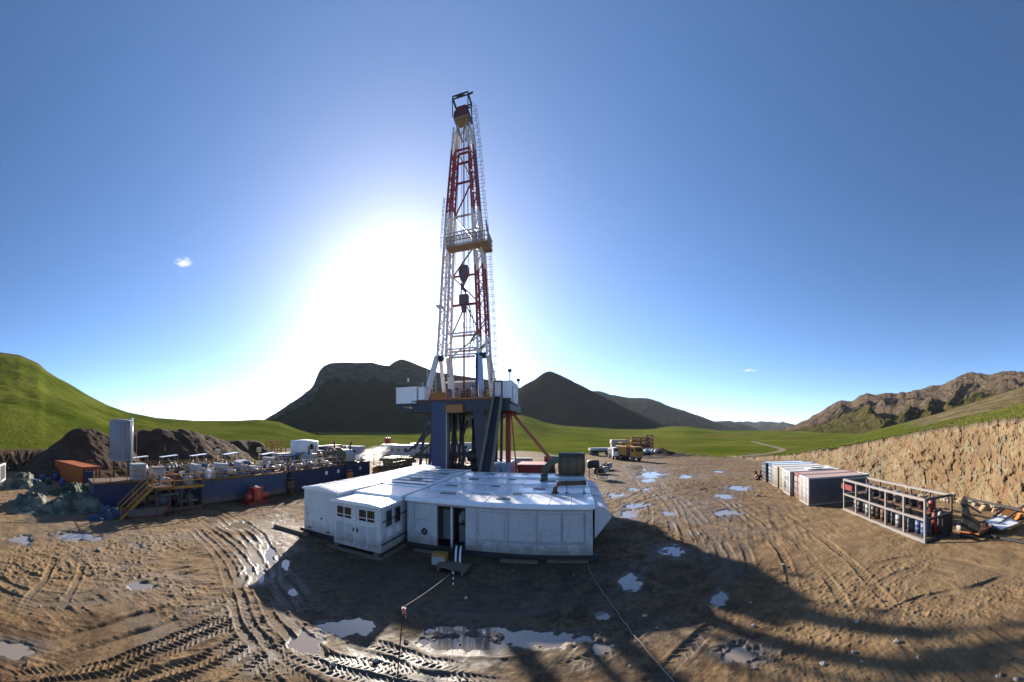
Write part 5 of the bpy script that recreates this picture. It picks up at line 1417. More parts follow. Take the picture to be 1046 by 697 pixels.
q = lad.build('ladder', BROWN, t); q.rotation_euler = (0, 0, a + .75)
bs = MB(); bs.lathe([(1.6, -2.4), (1.6, -.02)], n=20); bs.build('base', DARK, t)
t = thing("railed_tower", "yellow railed service tower left of the white cylinder tank", "service tower", azd(282, 55), TA)
r = MB()
for z in (3.3, 4.4): rail_run(r, [(-1.2, -1.0, z), (1.2, -1.0, z), (1.2, 1.0, z), (-1.2, 1.0, z), (-1.2, -1.0, z)], .95, 1.0, .09)
r.build('guard_rail', YEL, t)
for a in (-1.2, 1.2):
    for b in (-1, 1): MB().bar((a, b, 0), (a, b, 5.4), .12).build('leg', YEL, t)
MB().mm((-1.3, -1.1, 3.2), (1.3, 1.1, 3.3)).build('deck', BROWN, t)
box_item("blue_bin", "royal blue bin standing below the yellow service tower", "bin", 16.8, 6.6, 2.2, (2.4, 1.6, 1.3), BLUE, BLUE)

# mud pumps and engines between tanks and rig
def mud_pump(x, y, z, rz, m1, m2, lab):
    t = thing("mud_pump", lab, "mud pump", tpos(x, y, z), TA + rz, "mud pumps between the tanks and the rig")
    MB().mm((-2.4, -.9, 0), (2.4, .9, .35)).build('skid', DARK, t)
    MB().extr([(-2.2, .35), (-2.2, 1.3), (-1.5, 1.9), (-.2, 1.9), (.3, 1.2), (.3, .35)], -.75, .75, 'Y').build('power_end', m1, t, .05)
    MB().mm((.3, -.6, .35), (1.6, .6, 1.1)).build('fluid_end', GREY, t, .04)
    for q in (-.4, 0, .4): MB().lathe([(.14, 0), (.18, .1), (.18, .5), (.1, .6)], (1.3, q, 1.1), 10).build('valve_pot', BROWN, t)
    MB().lathe([(.1, 0), (.32, .2), (.38, .5), (.32, .8), (.1, 1.0)], (1.9, 0, .9), 12).build('pulsation_dampener', m2, t)
    w = MB(); w.lathe([(.85, -.12), (.85, .12)], (-1.2, .95, 1.2), 20, 'Y'); w.build('sheave_guard', m2, t)
    e = MB(); e.path([(-1.6, -.3, 1.85), (-1.6, -.3, 2.6), (-1.9, -.4, 2.9)], .12, 8); e.build('exhaust_pipe', BROWN, t)
mud_pump(19.5, 4.5, 2.0, .2, LGREY, YEL, "grey mud pump with a yellow guard next to the white cylinder")
mud_pump(23.0, 6.0, 2.2, -.1, GREYBLUE, MUDW, "blue grey mud pump with a pale guard in the middle of the pumps")
mud_pump(26.0, 3.6, 1.8, .3, LGREY, YEL, "grey mud pump with yellow guard nearest the olive skid")
mud_pump(29.0, 7.5, 2.4, .0, DRED, LGREY, "dark red mud pump below the dark mesa")
mud_pump(22.6, 2.0, 2.5, 1.3, MUDW, OLIVE, "pale mud pump set crosswise on the last tank")
for k, (x, y, z, s, m, lab) in enumerate(((18.2, 9.5, 1.6, (2.4, 2, 2.0), LGREY, "pale grey engine housing behind the white cylinder tank"), (26.5, 9.8, 2.2, (2.6, 2, 2.2), NAVY, "navy engine housing with a pale lid among the pumps"), (31.0, 10.5, 2.2, (3.0, 2, 2.2), DRED, "dark red engine housing among the pumps"))):
    box_item("engine_housing", lab, "engine housing", x, y, z, s, m, MUDW, "engine housings behind the pumps")
for k, (x, y, z, m, lab) in enumerate(((21.0, -.6, 1.0, ORG, "orange brown flanged valve at the gap after the second tank"), (27.4, -.6, 1.0, ORG, "orange brown flanged valve after the last dark tank"), (10.65, -.3, .9, BROWN, "brown flanged valve in the gap between the first two tanks"))):
    t = thing("gate_valve", lab, "valve", tpos(x, y, 0), TA, "valves between the tanks")
    MB().lathe([(.25, 0), (.25, .6), (.5, .7), (.5, .9), (.33, 1.0), (.5, 1.2), (.5, 1.45), (.15, 1.5)], n=14).build('body', m, t)
    MB().lathe([(.45, -.04), (.45, .04)], (0, 0, 1.75), 16).build('hand_wheel', m, t); MB().tube((0, 0, 1.45), (0, 0, 1.8), .06, 8).build('stem', DARK, t)
t = thing("railed_skid", "olive yellow railed skid left of the rig's blue column", "railed skid", tpos(30.2, -1.8, 0), TA)
MB().mm((-2.6, -1.6, .0), (2.8, 1.6, 1.7)).build('body', paint("olive brown steel", (.12, .085, .035), .6, 0, .6), t, .03)
MB().mm((-2.7, -1.7, 1.7), (2.9, 1.7, 1.85)).build('deck', BROWN, t)
r = MB(); rail_run(r, [(-2.6, 1.6, 1.85), (-2.6, -1.6, 1.85), (2.8, -1.6, 1.85), (2.8, 1.6, 1.85)], 1.1, 1.0, .07); r.build('guard_rail', paint("dull yellow", (.36, .25, .05), .5), t)
MB().mm((-1.4, -.8, 1.85), (1.6, .8, 3.0)).build('tank_box', OLIVE, t, .05)
o = G(396, 466); t = thing("red_hopper", "small red hopper on a pale box behind the olive skid", "hopper", (o.x, o.y, 0), UA)
MB().mm((-.6, -.6, 3.3), (.8, .6, 5.0)).build('body', RED, t, .05); MB().mm((-1.2, -1.0, .2), (2.6, 1.0, 3.3)).build('base_box', MUDW, t, .05)
MB().lathe([(.18, 5.0), (.18, 5.4), (.05, 5.6)], n=8).build('cap', LGREY, t)

# steam drifting over the pumps
def steam():
    o = azd(381, 57, 3.1)
    m = bpy.data.materials.new("steam"); m.use_nodes = True; t = m.node_tree
    t.nodes.remove(t.nodes["Principled BSDF"])
    v = N(t, "ShaderNodeVolumePrincipled"); t.links.new(v.outputs[0], t.nodes["Material Output"].inputs["Volume"])
    v.inputs["Color"].default_value = (1, 1, 1, 1); v.inputs["Anisotropy"].default_value = .3
    co = N(t, "ShaderNodeTexCoord").outputs["Object"]
    vl = N(t, "ShaderNodeVectorMath", operation='LENGTH'); t.links.new(co, vl.inputs[0])
    fall = ramp(t, vl.outputs["Value"], 1.0, .1)
    t.links.new(math_(t, 'MULTIPLY', math_(t, 'MULTIPLY', fall, ramp(t, noise(t, 2.4, 4, .6, co), .42, .66)), 2.6), v.inputs["Density"])
    b = MB(); b.lathe([(.02, -1), (.5, -.86), (.86, -.5), (1, 0), (.86, .5), (.5, .86), (.02, 1)], n=16)
    q = b.build('steam', m); q.location = o; q.scale = (3.8, 2.0, 1.3); q.rotation_euler = (0, -.35, UA)
    prop(q, "white steam drifting over the pumps left of the rig", kind='stuff')
steam()

# silo
o = azd(123.5, 38)
t = thing("silo", "tall silver round silo standing in front of the earth mounds", "silo", (o.x, o.y, 0), 0)
SIL = paint("silver sheet", (.24, .245, .28), .5, .1, .4, (.16, .13, .11), .5)
MB().lathe([(1.26, 3.66), (1.28, 3.7), (1.28, 8.05), (1.22, 8.15), (.3, 8.3)], n=36).build('shell', SIL, t)
r = MB()
for z in (3.75, 8.0): r.lathe([(1.31, z - .06), (1.31, z + .06)], n=36)
r.split('ring', LGREY, t)
a0 = math.atan2(-o.y, -o.x)
sm = MB(); sm.bar((1.32, 0, 3.7), (1.32, 0, 8.1), .06); q = sm.build('seam', LGREY, t); q.rotation_euler = (0, 0, a0 + .15)
lp = MB(); lp.tube((1.42, 0, 2.6), (1.42, 0, 8.4), .13, 8); q = lp.build('fill_pipe', ROOFW, t); q.rotation_euler = (0, 0, a0 + 1.05)
ld = MB()
for y in (-.2, .2): ld.bar((1.75, y, .5), (1.75, y, 8.3), .05)
for k in range(24): ld.bar((1.75, -.2, .8 + .3 * k), (1.75, .2, .8 + .3 * k), .04)
q = ld.build('ladder', paint("rust orange", (.35, .13, .04), .6), t); q.rotation_euler = (0, 0, a0 + 1.5)
for k in range(4):
    a = a0 + math.pi / 4 + k * math.pi / 2; MB().bar((1.15 * math.cos(a), 1.15 * math.sin(a), 0), (1.15 * math.cos(a), 1.15 * math.sin(a), 3.8), .16).build('leg', BROWN, t)
MB().mm((-1.5, -1.5, 0), (1.5, 1.5, .2)).build('base_frame', DARK, t)

# orange container
o = azd(103, 41.5); far = azd(67, 53)
dv = (far - o); LL = 10.5; ang = math.atan2(dv.y, dv.x)
CONT_COUNT = 0
def container(name, label, loc, rz, L, m_side, m_end, m_roof, W=2.44, H=2.6, group=None, bars=True, cat="container"):
    """local x along its length, its door end at x = 0, y across"""
    t = thing(name, label, cat, loc, rz, group)
    MB().mm((.06, .06, .12), (L - .06, W - .06, H - .06)).build('body', m_side, t)
    c = MB(); n = int((L - .3) / .28)
    for k in range(n):
        x = .2 + .28 * k; c.mm((x, .025, .2), (x + .14, .06, H - .14)); c.mm((x, W - .06, .2), (x + .14, W - .025, H - .14))
    for k in range(int((W - .3) / .28)): c.mm((L - .06, .18 + .28 * k, .2), (L - .03, .32 + .28 * k, H - .14))
    c.build('corrugation', m_side, t)
    f = MB()
    for x in (0, L - .14):
        for y in (0, W - .14): f.mm((x, y, 0), (x + .14, y + .14, H))
    for y in (0, W - .14):
        f.mm((.14, y, H - .14), (L - .14, y + .14, H)); f.mm((.14, y, .02), (L - .14, y + .14, .16))
    for x in (0, L - .14): f.mm((x, .14, H - .12), (x + .14, W - .14, H)); f.mm((x, .14, .02), (x + .14, W - .14, .16))
    f.build('corner_frame', m_end, t)
    r = MB(); 
    for k in range(int((L - .3) / .32)): r.mm((.2 + .32 * k, .14, H - .06), (.36 + .32 * k, W - .14, H - .02))
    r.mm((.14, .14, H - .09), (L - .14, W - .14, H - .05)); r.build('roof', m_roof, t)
    for k in range(2):
        y0 = .16 + k * (W / 2 - .16); d = MB().mm((.02, y0 + .01, .17), (.06, y0 + W / 2 - .18, H - .13)).build('door', m_end, t)
        if bars:
            b = MB()
            for y in (y0 + .28, y0 + .72): b.tube((-.01, y, .2), (-.01, y, H - .16), .025, 6)
            b.build('locking_bar', LGREY, d)
            b = MB()
            for z in (.55, .95, 1.5, 2.0): b.mm((-.02, y0 + .1, z), (.02, y0 + W / 2 - .26, z + .05))
            b.split('hinge_strap', m_roof, d)
    return t
t = container("container", "orange steel container left of the silver silo", (o.x, o.y, 0), ang, LL, ORG, paint("deep orange", (.33, .06, .015), .45, 0, .5), paint("sunlit orange roof", (.58, .20, .06), .5, 0, .3), group=None)  # roof orange is lighter than the sides, sunlight put into its colour
MB().lathe([(.22, -.02), (.22, .01)], (-.035, 1.7, 1.5), 16, 'X').build('round_plate', LGREY, t)
box_item("cabinet", "navy electrical cabinet against the orange container", "cabinet", 0, 0, 0, (1.4, 1.0, 2.0), NAVY, NAVY)
for q in COL.objects:
    if q.get('label') == "navy electrical cabinet against the orange container": q.location = azd(89, 41.0); q.rotation_euler = (0, 0, ang)

# drums, crates and tarpaulins
def drum(label, loc, m, group, cap=None, s=1.0, lie=None):
    t = thing("drum", label, "drum", loc, random.uniform(0, 6), group)
    if lie is not None: t.rotation_euler = (math.pi / 2, 0, lie); t.location.z += .3
    MB().lathe([(.29 * s, 0), (.29 * s, .29), (.305 * s, .31), (.29 * s, .33), (.29 * s, .58), (.305 * s, .60), (.29 * s, .62), (.29 * s, .88)], n=16).build('shell', m, t)
    MB().lathe([(.275 * s, .875), (.275 * s, .89)], n=16).build('lid', cap or m, t)
    return t
DB = paint("drum blue", (.025, .07, .26), .4, 0, .45); DG = paint("drum green", (.03, .07, .05), .45, 0, .5)
spots = [(28, 493, "nearest the photo's edge"), (36, 497, "standing before two others"), (43, 492, "second behind the green sheet"), (50, 495, "middle of the blue row"), (57, 491, "between orange container and tarps"), (64, 496, "next to the navy cabinet"), (118, 513, "single one by the tarp's end"), (124, 510, "close to the yellow stair")]
for k, (x, y, lab) in enumerate(spots): drum("dark blue drum among the tarpaulins, " + lab, G(x, y), DB if k % 3 else DG, "drums among the tarpaulins", s=1.35 if k > 5 else 1.2)
def mid_box(name, label, cat, px, py, s, m, m2, rz):
    o = G(px, py); t = thing(name, label, cat, (o.x, o.y, 0), rz)
    MB().mm((-s[0] / 2, -s[1] / 2, .1), (s[0] / 2, s[1] / 2, s[2])).build('body', m, t, .04)
    MB().mm((-s[0] / 2 - .05, -s[1] / 2 - .05, s[2]), (s[0] / 2 + .05, s[1] / 2 + .05, s[2] + .1)).build('lid', m2, t)
    for q in (-1, 1): MB().mm((q * s[0] * .35 - .1, -s[1] / 2, 0), (q * s[0] * .35 + .1, s[1] / 2, .1)).build('foot', DARK, t)
    return t
mid_box("crate", "low dark green crate behind the tarpaulins", "crate", 22, 498, (2.6, 1.4, 1.0), DG, DARK, .6)
mid_box("crate", "black crate with pale lid near the bank", "crate", 44, 486, (3.0, 1.6, 1.1), DARK, GREY, .4)
o = G(2, 497); t = thing("screen_frame", "dark panel in a thick white frame at the left bank", "framed panel", (o.x, o.y, .3), math.radians(-86.9 + 180 + 90 - 20))
MB().mm((-1.4, -.06, .5), (1.4, .06, 2.3)).build('panel', DARK, t)
fr = MB(); fr.mm((-1.6, -.12, .3), (1.6, .12, .5)); fr.mm((-1.6, -.12, 2.3), (1.6, .12, 2.5)); fr.mm((-1.6, -.12, .5), (-1.4, .12, 2.3)); fr.mm((1.4, -.12, .5), (1.6, .12, 2.3)); fr.build('frame', ROOFW, t, .05)
for x in (-1.2, 1.2): MB().bar((x, 0, -.3), (x, 0, .35), .14).build('leg', GREY, t)

def tarp_mat(name, c, c2):
    m, t, b = newmat(name)
    co = N(t, "ShaderNodeTexCoord").outputs["Object"]
    n1 = noise(t, .9, 5, .6, co); n2 = noise(t, 6, 5, .7, co)
    cc = mixc(t, ramp(t, n1, .4, .62), c, c2); cc = mixc(t, math_(t, 'MULTIPLY', ramp(t, n2, .56, .72), .5), cc, (.14, .11, .08))
    t.links.new(cc, b.inputs["Base Color"]); b.inputs["Roughness"].default_value = .6; b.inputs["Specular IOR Level"].default_value = .1
    bump(t, b, n2, .2, .03)
    return m
def tarp(label, px, py, ax, ay, h, rz, m, seed, group="tarpaulins heaped on the left"):
    """a sheet draped over a heap of goods: pulled taut between their tops like a tent"""
    o = G(px, py); n = 120; g = np.linspace(-1, 1, n); U, V = np.meshgrid(g, g); X = U * ax; Y = V * ay
    r = np.random.default_rng(seed); edge = .98 - np.hypot(U, V) + .22 * fbm(U * 2.2, V * 2.2, 3, seed)
    H = np.full(U.shape, -.05)
    for k in range(15):
        a_, q = r.uniform(0, 6.28), r.uniform(0, .72); cx, cy = q * math.cos(a_) * ax, q * math.sin(a_) * ay
        th = r.uniform(0, 3.1); dx, dy = X - cx, Y - cy
        lx, ly = dx * math.cos(th) + dy * math.sin(th), -dx * math.sin(th) + dy * math.cos(th)
        w, d_ = r.uniform(.25, .75), r.uniform(.10, .35); hh = 1.0 * h * r.uniform(.35, 1.0) * (1.05 - .6 * q)
        H = np.where((np.abs(lx) < w) & (np.abs(ly) < d_), np.maximum(H, hh), H)
    z = np.maximum(H, 0); inside = edge > 0
    for k in range(420):
        z2 = .25 * (np.roll(z, 1, 0) + np.roll(z, -1, 0) + np.roll(z, 1, 1) + np.roll(z, -1, 1)) - .0022
        z = np.maximum(np.maximum(z2, H), .0); z[~inside] = 0
    wr = fbm(X * .9 + 2 * z, Y * 2.4, 3, seed + 3) * .10 + np.abs(fbm(X * .35 - z, Y * 1.1 + z * 2, 2, seed + 5)) * -.62 + np.abs(fbm(X * 1.5 + Y * .6, Y * .4 - z, 2, seed + 6)) * -.30
    z = z + (wr + .16) * sstep(0, .25, edge)
    z = np.where(inside, z + .05, -.2)
    q = link("tarpaulin", grid_mesh("tarpaulin", np.stack([X.ravel(), Y.ravel(), z.ravel()], 1), n, n), m)
    q.location = o; q.rotation_euler = (0, 0, rz)
    sol = q.modifiers.new("thickness", 'SOLIDIFY'); sol.thickness = .015
    return prop(q, label, "tarpaulin", group)
TG = tarp_mat("grey green tarp", (.066, .070, .052), (.175, .175, .135)); TB = tarp_mat("slate blue tarp", (.035, .055, .085), (.07, .095, .14)); TD = tarp_mat("dark green tarp", (.03, .042, .026), (.055, .07, .045))
tarp("big crumpled grey green tarpaulin lying behind the long puddle", 72, 519, 5.4, 2.4, 1.5, math.radians(95), TG, 101)
tarp("grey green tarpaulin bunched up beside the white framed panel", 22, 497, 4.0, 2.6, 2.0, math.radians(80), TG, 111)
tarp("dark green tarpaulin spread behind the big crumpled one", 78, 503, 4.5, 2.4, 1.3, math.radians(100), TD, 121)
tarp("slate blue tarpaulin edge in front of the yellow stair", 112, 527, 2.3, 1.2, .6, math.radians(105), TB, 131)
tarp("small grey green tarpaulin heap at the very edge", 30, 513, 2.2, 1.7, 1.0, math.radians(60), TG, 141)
tarp("dark green tarpaulin over a heap before the navy cabinet", 96, 507, 2.6, 1.6, 1.2, math.radians(100), TD, 151)

# rusty sled beside the stair and the red pump
o = G(146, 527); t = thing("steel_sled", "rusty red and white steel sled at the foot of the stair", "sled", (o.x, o.y, 0), TA)
MB().extr([(-1.4, 0), (1.6, 0), (2.1, .75), (1.9, .75), (1.5, .12), (-1.3, .12), (-1.6, .7), (-1.8, .7)], -.6, .6, 'Y').build('tray', DRED, t)
MB().extr([(-1.3, .12), (1.5, .12), (1.9, .75), (-1.6, .7)], -.62, -.57, 'Y').build('side_wall', paint("grubby white", (.13, .115, .105), .6, 0, .8), t)
MB().mm((-.8, -.5, .12), (.9, .5, .55)).build('load', RUBBER, t, .05)
o = G(261, 513.5); t = thing("red_pump", "bright red centrifugal pump unit standing before the blue tank", "pump", (o.x, o.y, 0), TA)
MB().mm((-1.3, -.7, 0), (1.2, .7, .25)).build('skid', DRED, t)
MB().mm((-.5, -.5, .25), (.5, .5, 1.5)).build('frame_box', RED, t, .04)
MB().lathe([(.25, -.3), (.42, -.2), (.42, .2), (.25, .3)], (-.9, -.1, .65), 14, 'X').build('volute', RED, t)
MB().lathe([(.28, -.5), (.3, -.4), (.3, .4), (.28, .5)], (.95, 0, .6), 14, 'X').build('motor', RED, t)
MB().lathe([(.12, 0), (.16, .05), (.16, .12)], (0, -.1, 1.5), 10).build('cap', ROOFW, t); MB().mm((-.12, -.53, .6), (.1, -.51, 1.2)).build('yellow_strip', YEL, t)

# odd fittings crowding the decks
def fitting(kind):
    b = MB()
    if kind == 0: b.path([(-.5, 0, .15), (.1, 0, .15), (.3, 0, .25), (.35, 0, .6)], .1, 8); b.lathe([(.17, -.04), (.17, .04)], (-.5, 0, .15), 10, 'X')
    elif kind == 1: b.box((0, 0, .25), (.6, .45, .5)); b.box((0, 0, .55), (.7, .2, .12)); b.tube((.1, 0, .5), (.1, 0, .95), .05, 6)
    elif kind == 2: b.lathe([(.25, 0), (.3, .1), (.3, .45), (.12, .6), (.12, .8)], n=10)
    else: b.bar((-.8, 0, .1), (.8, .2, .3), .12); b.bar((-.6, -.3, .08), (.5, .4, .12), .14)
    return b
FITM = [MUDW, LGREY, DARK, BROWN, MUDW, GREYBLUE, ROOFW]
proto = []
rr_ = random.Random(5)
for k in range(150):
    row = k % 3
    x = rr_.uniform(.3, 26 if row == 0 else 20); y = {0: rr_.uniform(.5, 2.6), 1: rr_.uniform(3.9, 6.3), 2: rr_.uniform(7.5, 9.8)}[row]
    if row == 2: x = rr_.uniform(-2.6, 8.6)
    z = 2.47 if x < 10.6 else (2.52 if x < 21 else 2.57)
    if row == 2: z = 2.32
    if 10.35 < x < 10.95 or 20.6 < x < 21.25: x += .8
    kd, m = k % 4, FITM[(k * 3 + k // 7) % 7]
    key = (kd, m.name)
    q = next((p_ for kk, p_ in proto if kk == key), None)
    if q is None:
        q = fitting(kd).build('pipe_fitting', m); proto.append((key, q))
    else:
        q = q.copy(); COL.objects.link(q)
    q.location = tpos(x, y, z); q.rotation_euler = (0, 0, rr_.uniform(0, 6.3)); sc = rr_.uniform(.8, 1.35); q.scale = (sc, sc, sc)
    prop(q, "small steel fitting among the clutter on the mud tank decks", "fitting", "fittings on the mud tank decks")
# ------------------------------------------------------------------ containers on the right
KO = azd(825.8, 31.3); KA = math.atan2(-.482, .876)     # along a container, door end toward the pad; they stack toward (.482, .876)
def kpos(x, y, z=0.0): return at((KO.x, KO.y), KA, x, y, z)
KW = paint("container grey white", (.50, .51, .52), .5, 0, .75, (.22, .15, .10), 1.1, 0, .6, .55, .55)
KB = paint("container beige", (.42, .39, .33), .5, 0, .75, (.22, .15, .10), 1.1, 0, .6, .55, .55)
KM = paint("container maroon", (.20, .035, .035), .5, 0, .75, (.22, .15, .12), 1.1, 0, .6, .55, .55)
KN = paint("container navy", (.015, .022, .06), .5, 0, .75, (.08, .06, .05), 1.1, 0, .6, .55, .55)
KBL = paint("container blue", (.03, .09, .24), .5, 0, .75, (.10, .08, .06), 1.1, 0, .6, .55, .55)
KG = paint("container slate", (.055, .072, .10), .5, 0, .75, (.10, .075, .06), 1.1, 0, .6, .55, .55)
KRW = paint("dusty pale roof", (.42, .44, .46), .5, 0, .75, (.25, .17, .12), 1.1, 0, .6, .55, .55)
KRM = paint("dusty pink roof", (.33, .235, .225), .55, 0, .75, (.20, .12, .08), 1.1, 0, .6, .55, .55)
KRB = paint("dusty blue roof", (.36, .47, .60), .5, 0, .75, (.22, .16, .12), 1.1, 0, .6, .55, .55)
rows = [(0.0, 0, "slate grey container with pale door frame, nearest the rack", KG, KW, KRM), (2.62, .3, "maroon container with white panelled doors and dusty pink roof", KM, KM, KRM), (5.2, -.1, "white grey container with a round blue mark on its door", KW, KW, KRW),
        (7.75, .2, "pale white container between two beige ones", KW, KB, KRW), (10.3, .0, "beige container next to the blue lettered one", KB, KB, KRW), (12.8, .1, "blue container with white lettering down its door", KBL, KBL, KRB), (15.25, -.2, "navy container at the row's end beside the timber pile", KN, KN, KRB)]
for k, (y, dx, lab, ms, me_, mr) in enumerate(rows):
    L = 6.6 if k == 0 else 6.06
    t = container("container", lab, kpos(dx, y), KA, L, ms, me_, mr, group="row of shipping containers under the rock face")
    if k == 1:
        for yy in (.28, .72, 1.4, 1.84):
            for z in (.35, 1.05, 1.7): MB().mm((-.005, yy, z), (.018, yy + .3, z + .5)).build('door_panel', KW, t)
    if k == 2:
        MB().lathe([(.42, -.03), (.42, .0)], (.015, 1.7, .9), 20, 'X').build('round_mark', NAVY, t); MB().mm((-.01, .4, 1.5), (.015, 1.9, 2.0)).build('grey_panel', GREY, t)
    if k in (5, 6):
        l = MB(); 
        for j, (w, hgt) in enumerate(((.5, .10), (.2, .2), (.5, .10), (.35, .12), (.5, .10), (.3, .22), (.5, .1))):
            l.mm((-.012, 1.5 - w / 2, .5 + .26 * j), (.014, 1.5 + w / 2, .5 + .26 * j + hgt))
        l.build('white_lettering', ROOFW if k == 5 else GREY, t)
t = thing("roof_sheet", "bent pale metal sheet lying on the container roofs", "metal sheet", kpos(3.6, 6.4, 2.62), KA)
sh = MB(); sh.extr([(-1.4, .04), (-.5, .10), (.5, .06), (1.5, .18), (1.5, .21), (.5, .09), (-.5, .13), (-1.4, .07)], -.6, .6, 'Y'); sh.build('sheet', ROOFW, t); bt = MB(); bt.box((.2, .2, .14), (1.8, .1, .08)); bt.build('batten', BROWN, t)
# timber pile beyond the row
gp = "boards in the timber pile"
for k in range(9):
    p = kpos(-.6 + .5 * (k % 3), 18.6 + .25 * (k % 4), .12 + .22 * (k // 3))
    o = thing("timber_board", ["reddish board lying lowest in the timber pile, outer", "reddish board lowest in the pile, middle", "reddish board lowest in the pile, inner", "board lying across the second layer of the pile, outer", "board in the second layer of the pile, middle", "board in the second layer of the pile, inner", "board leaning at the top of the timber pile, outer", "topmost board of the timber pile, middle", "board at the top of the pile, against the navy container"][k], "board", p, KA + .3 * (k % 2) + 1.2, gp)
    MB().box((0, 0, .0), (2.6, .24, .18), R=Matrix.Rotation(.25 * (k // 3), 3, 'Y')).build('plank', paint("reddish timber", (.22, .10, .055), .85, 0, .4), o)
    MB().box((1.32, 0, -.3 * (k // 3)), (.04, .25, .19), R=Matrix.Rotation(.25 * (k // 3), 3, 'Y')).build('end_grain', WOOD, o)

# the open drum rack
RA = math.atan2(9.35, 5.05); RK = azd(944.9, 21.0)     # local x along the rack away from the near corner, local y toward the pad (negative = toward the rock)
RL, RW, RH = 10.6, 2.35, 2.68
t = thing("drum_rack", "long open steel rack frame holding drums below the rock face", "rack", (RK.x, RK.y, 0), RA)
RM = paint("weathered rack steel", (.23, .215, .205), .55, .1, .5, (.20, .13, .08), 1.0)
n = 5
for x, y in [(RL * k / n, y) for k in range(n + 1) for y in (0, -RW)]:
    MB().mm((x - .07, y - .07, .0), (x + .07, y + .07, RH - .08)).build('post', RM if y == 0 else BROWN, t)
for y in (0, -RW):
    for z, w in ((.10, .2), (1.42, .13), (RH, .16)):
        MB().mm((-.08, y - .085, z - w / 2), (RL + .08, y + .085, z + w / 2)).build('long_rail', RM, t)
for x in (0, RL):
    for z in (.1, 1.42, RH): MB().mm((x - .07, -RW + .085, z - .07), (x + .07, -.085, z + .07)).build('end_rail', DARK if x == 0 else RM, t)
MB().mm((.1, -RW + .1, .16), (RL - .1, -.1, .20)).build('floor_plate', BROWN, t)
MB().mm((0.9, -RW * .55, 1.40), (RL - .1, -RW + .1, 1.46)).build('shelf', BROWN, t)
MB().mm((-.075, -RW + .12, .2), (-.02, -RW * .62, 1.5)).build('end_panel', DARK, t)
MB().mm((RL - 1.4, -.05, 1.85), (RL + .5, .02, 2.3)).build('red_panel', DRED, t)
dc = [paint("drum grey", (.09, .10, .115), .5, .1, .5), paint("dull blue drum", (.02, .05, .15), .5, 0, .5), DARK, paint("drum rust", (.085, .035, .022), .65, .1, .6), paint("drum pale", (.20, .21, .22), .5, .1, .6), paint("dull red drum", (.17, .022, .018), .5, 0, .5)]
order = [1, 1, 0, 2, 4, 0, 2, 3, 3, 2, 4, 0, 2, 2]
nm = ["rust brown", "blue", "grey", "black", "pale grey", "red"]; nm = {0: "grey", 1: "blue", 2: "black", 3: "rusty", 4: "pale", 5: "red"}
ordw = ["first", "second", "third", "fourth", "fifth", "sixth", "seventh", "eighth", "ninth", "tenth", "eleventh", "twelfth", "thirteenth", "fourteenth"]
for k, c in enumerate(order):
    p = at((RK.x, RK.y), RA, .62 + .68 * k, -.55 - .1 * (k % 2), .2)
    drum("%s drum at the rack's front edge, %s from the corner with the red cylinder" % (nm[c], ordw[k]), p, dc[c], "drums in the rack", s=1.0)
up = [5, 3, 2, 3, 4, 3, 0, 2, 1]
for k, c in enumerate(up):
    p = at((RK.x, RK.y), RA, 1.3 + 1.0 * k, -RW + .55, 1.46)
    drum("%s drum on the rack's rear shelf, %s from the corner with the red cylinder" % (nm[c], ordw[k]), p, dc[c], "drums in the rack", s=.9)
for k, (x, y, c, lab) in enumerate(((.45, -1.25, 5, "red gas cylinder standing inside the rack's near end"), (.42, -1.75, 4, "pale gas cylinder standing inside the rack's near end"))):
    p = at((RK.x, RK.y), RA, x, y, .2); q = thing("gas_cylinder", lab, "gas cylinder", p, 0)
    MB().lathe([(.2, 0), (.2, 1.2), (.14, 1.38), (.06, 1.45)], n=14).build('shell', dc[c], q); MB().lathe([(.08, 1.45), (.08, 1.6)], n=8).build('valve', DARK, q); MB().lathe([(.21, 0), (.21, .08)], n=14).build('foot_ring', DARK, q)
# scrap right of the rack
def scrap(name, label, cat, px, py, parts, rz=0.0, z=0.0):
    o = G(px, py); t = thing(name, label, cat, (o.x, o.y, z), rz)
    for nme, m, fn in parts:
        b = MB(); fn(b); b.build(nme, m, t)
    return t
azr = -1.45
scrap("steel_sheet", "orange steel sheet lying below the black bars", "steel sheet", 1000, 545, [('sheet', ORG, lambda b: b.box((0, 0, .28), (3.0, 1.3, .05), R=Matrix.Rotation(.10, 3, 'Y'))), ('edge_fold', BROWN, lambda b: b.box((0, -.68, .32), (3.0, .06, .2), R=Matrix.Rotation(.10, 3, 'Y')))], azr + 1.2)
scrap("white_panel", "tilted white panel with rust spots among the scrap", "panel", 1024, 541, [('sheet', ROOFW, lambda b: b.box((0, 0, .5), (2.2, 1.5, .05), R=Matrix.Rotation(.22, 3, 'X'))), ('frame', GREY, lambda b: (b.box((0, -.78, .33), (2.3, .08, .1)), b.box((0, .78, .67), (2.3, .08, .1)), b.box((-1.12, 0, .5), (.08, 1.5, .09), R=Matrix.Rotation(.22, 3, 'X')), b.box((1.12, 0, .5), (.08, 1.5, .09), R=Matrix.Rotation(.22, 3, 'X')), b.box((0, .6, .3), (.1, .1, .6))))], azr + .9)
scrap("orange_heap", "crumpled orange sheeting against the foot of the rock face", "sheeting", 1034, 529, [('sheet', paint("ochre orange", (.50, .20, .04), .6, 0, .5), lambda b: (b.box((0, 0, .4), (2.2, .9, .06), R=Matrix.Rotation(.5, 3, 'X')), b.box((.4, -.5, .3), (1.4, .8, .06), R=Matrix.Rotation(-.4, 3, 'Y')))), ('strip', ROOFW, lambda b: b.box((-1.5, 0, .3), (.8, .5, .1), .5))], azr + .6)
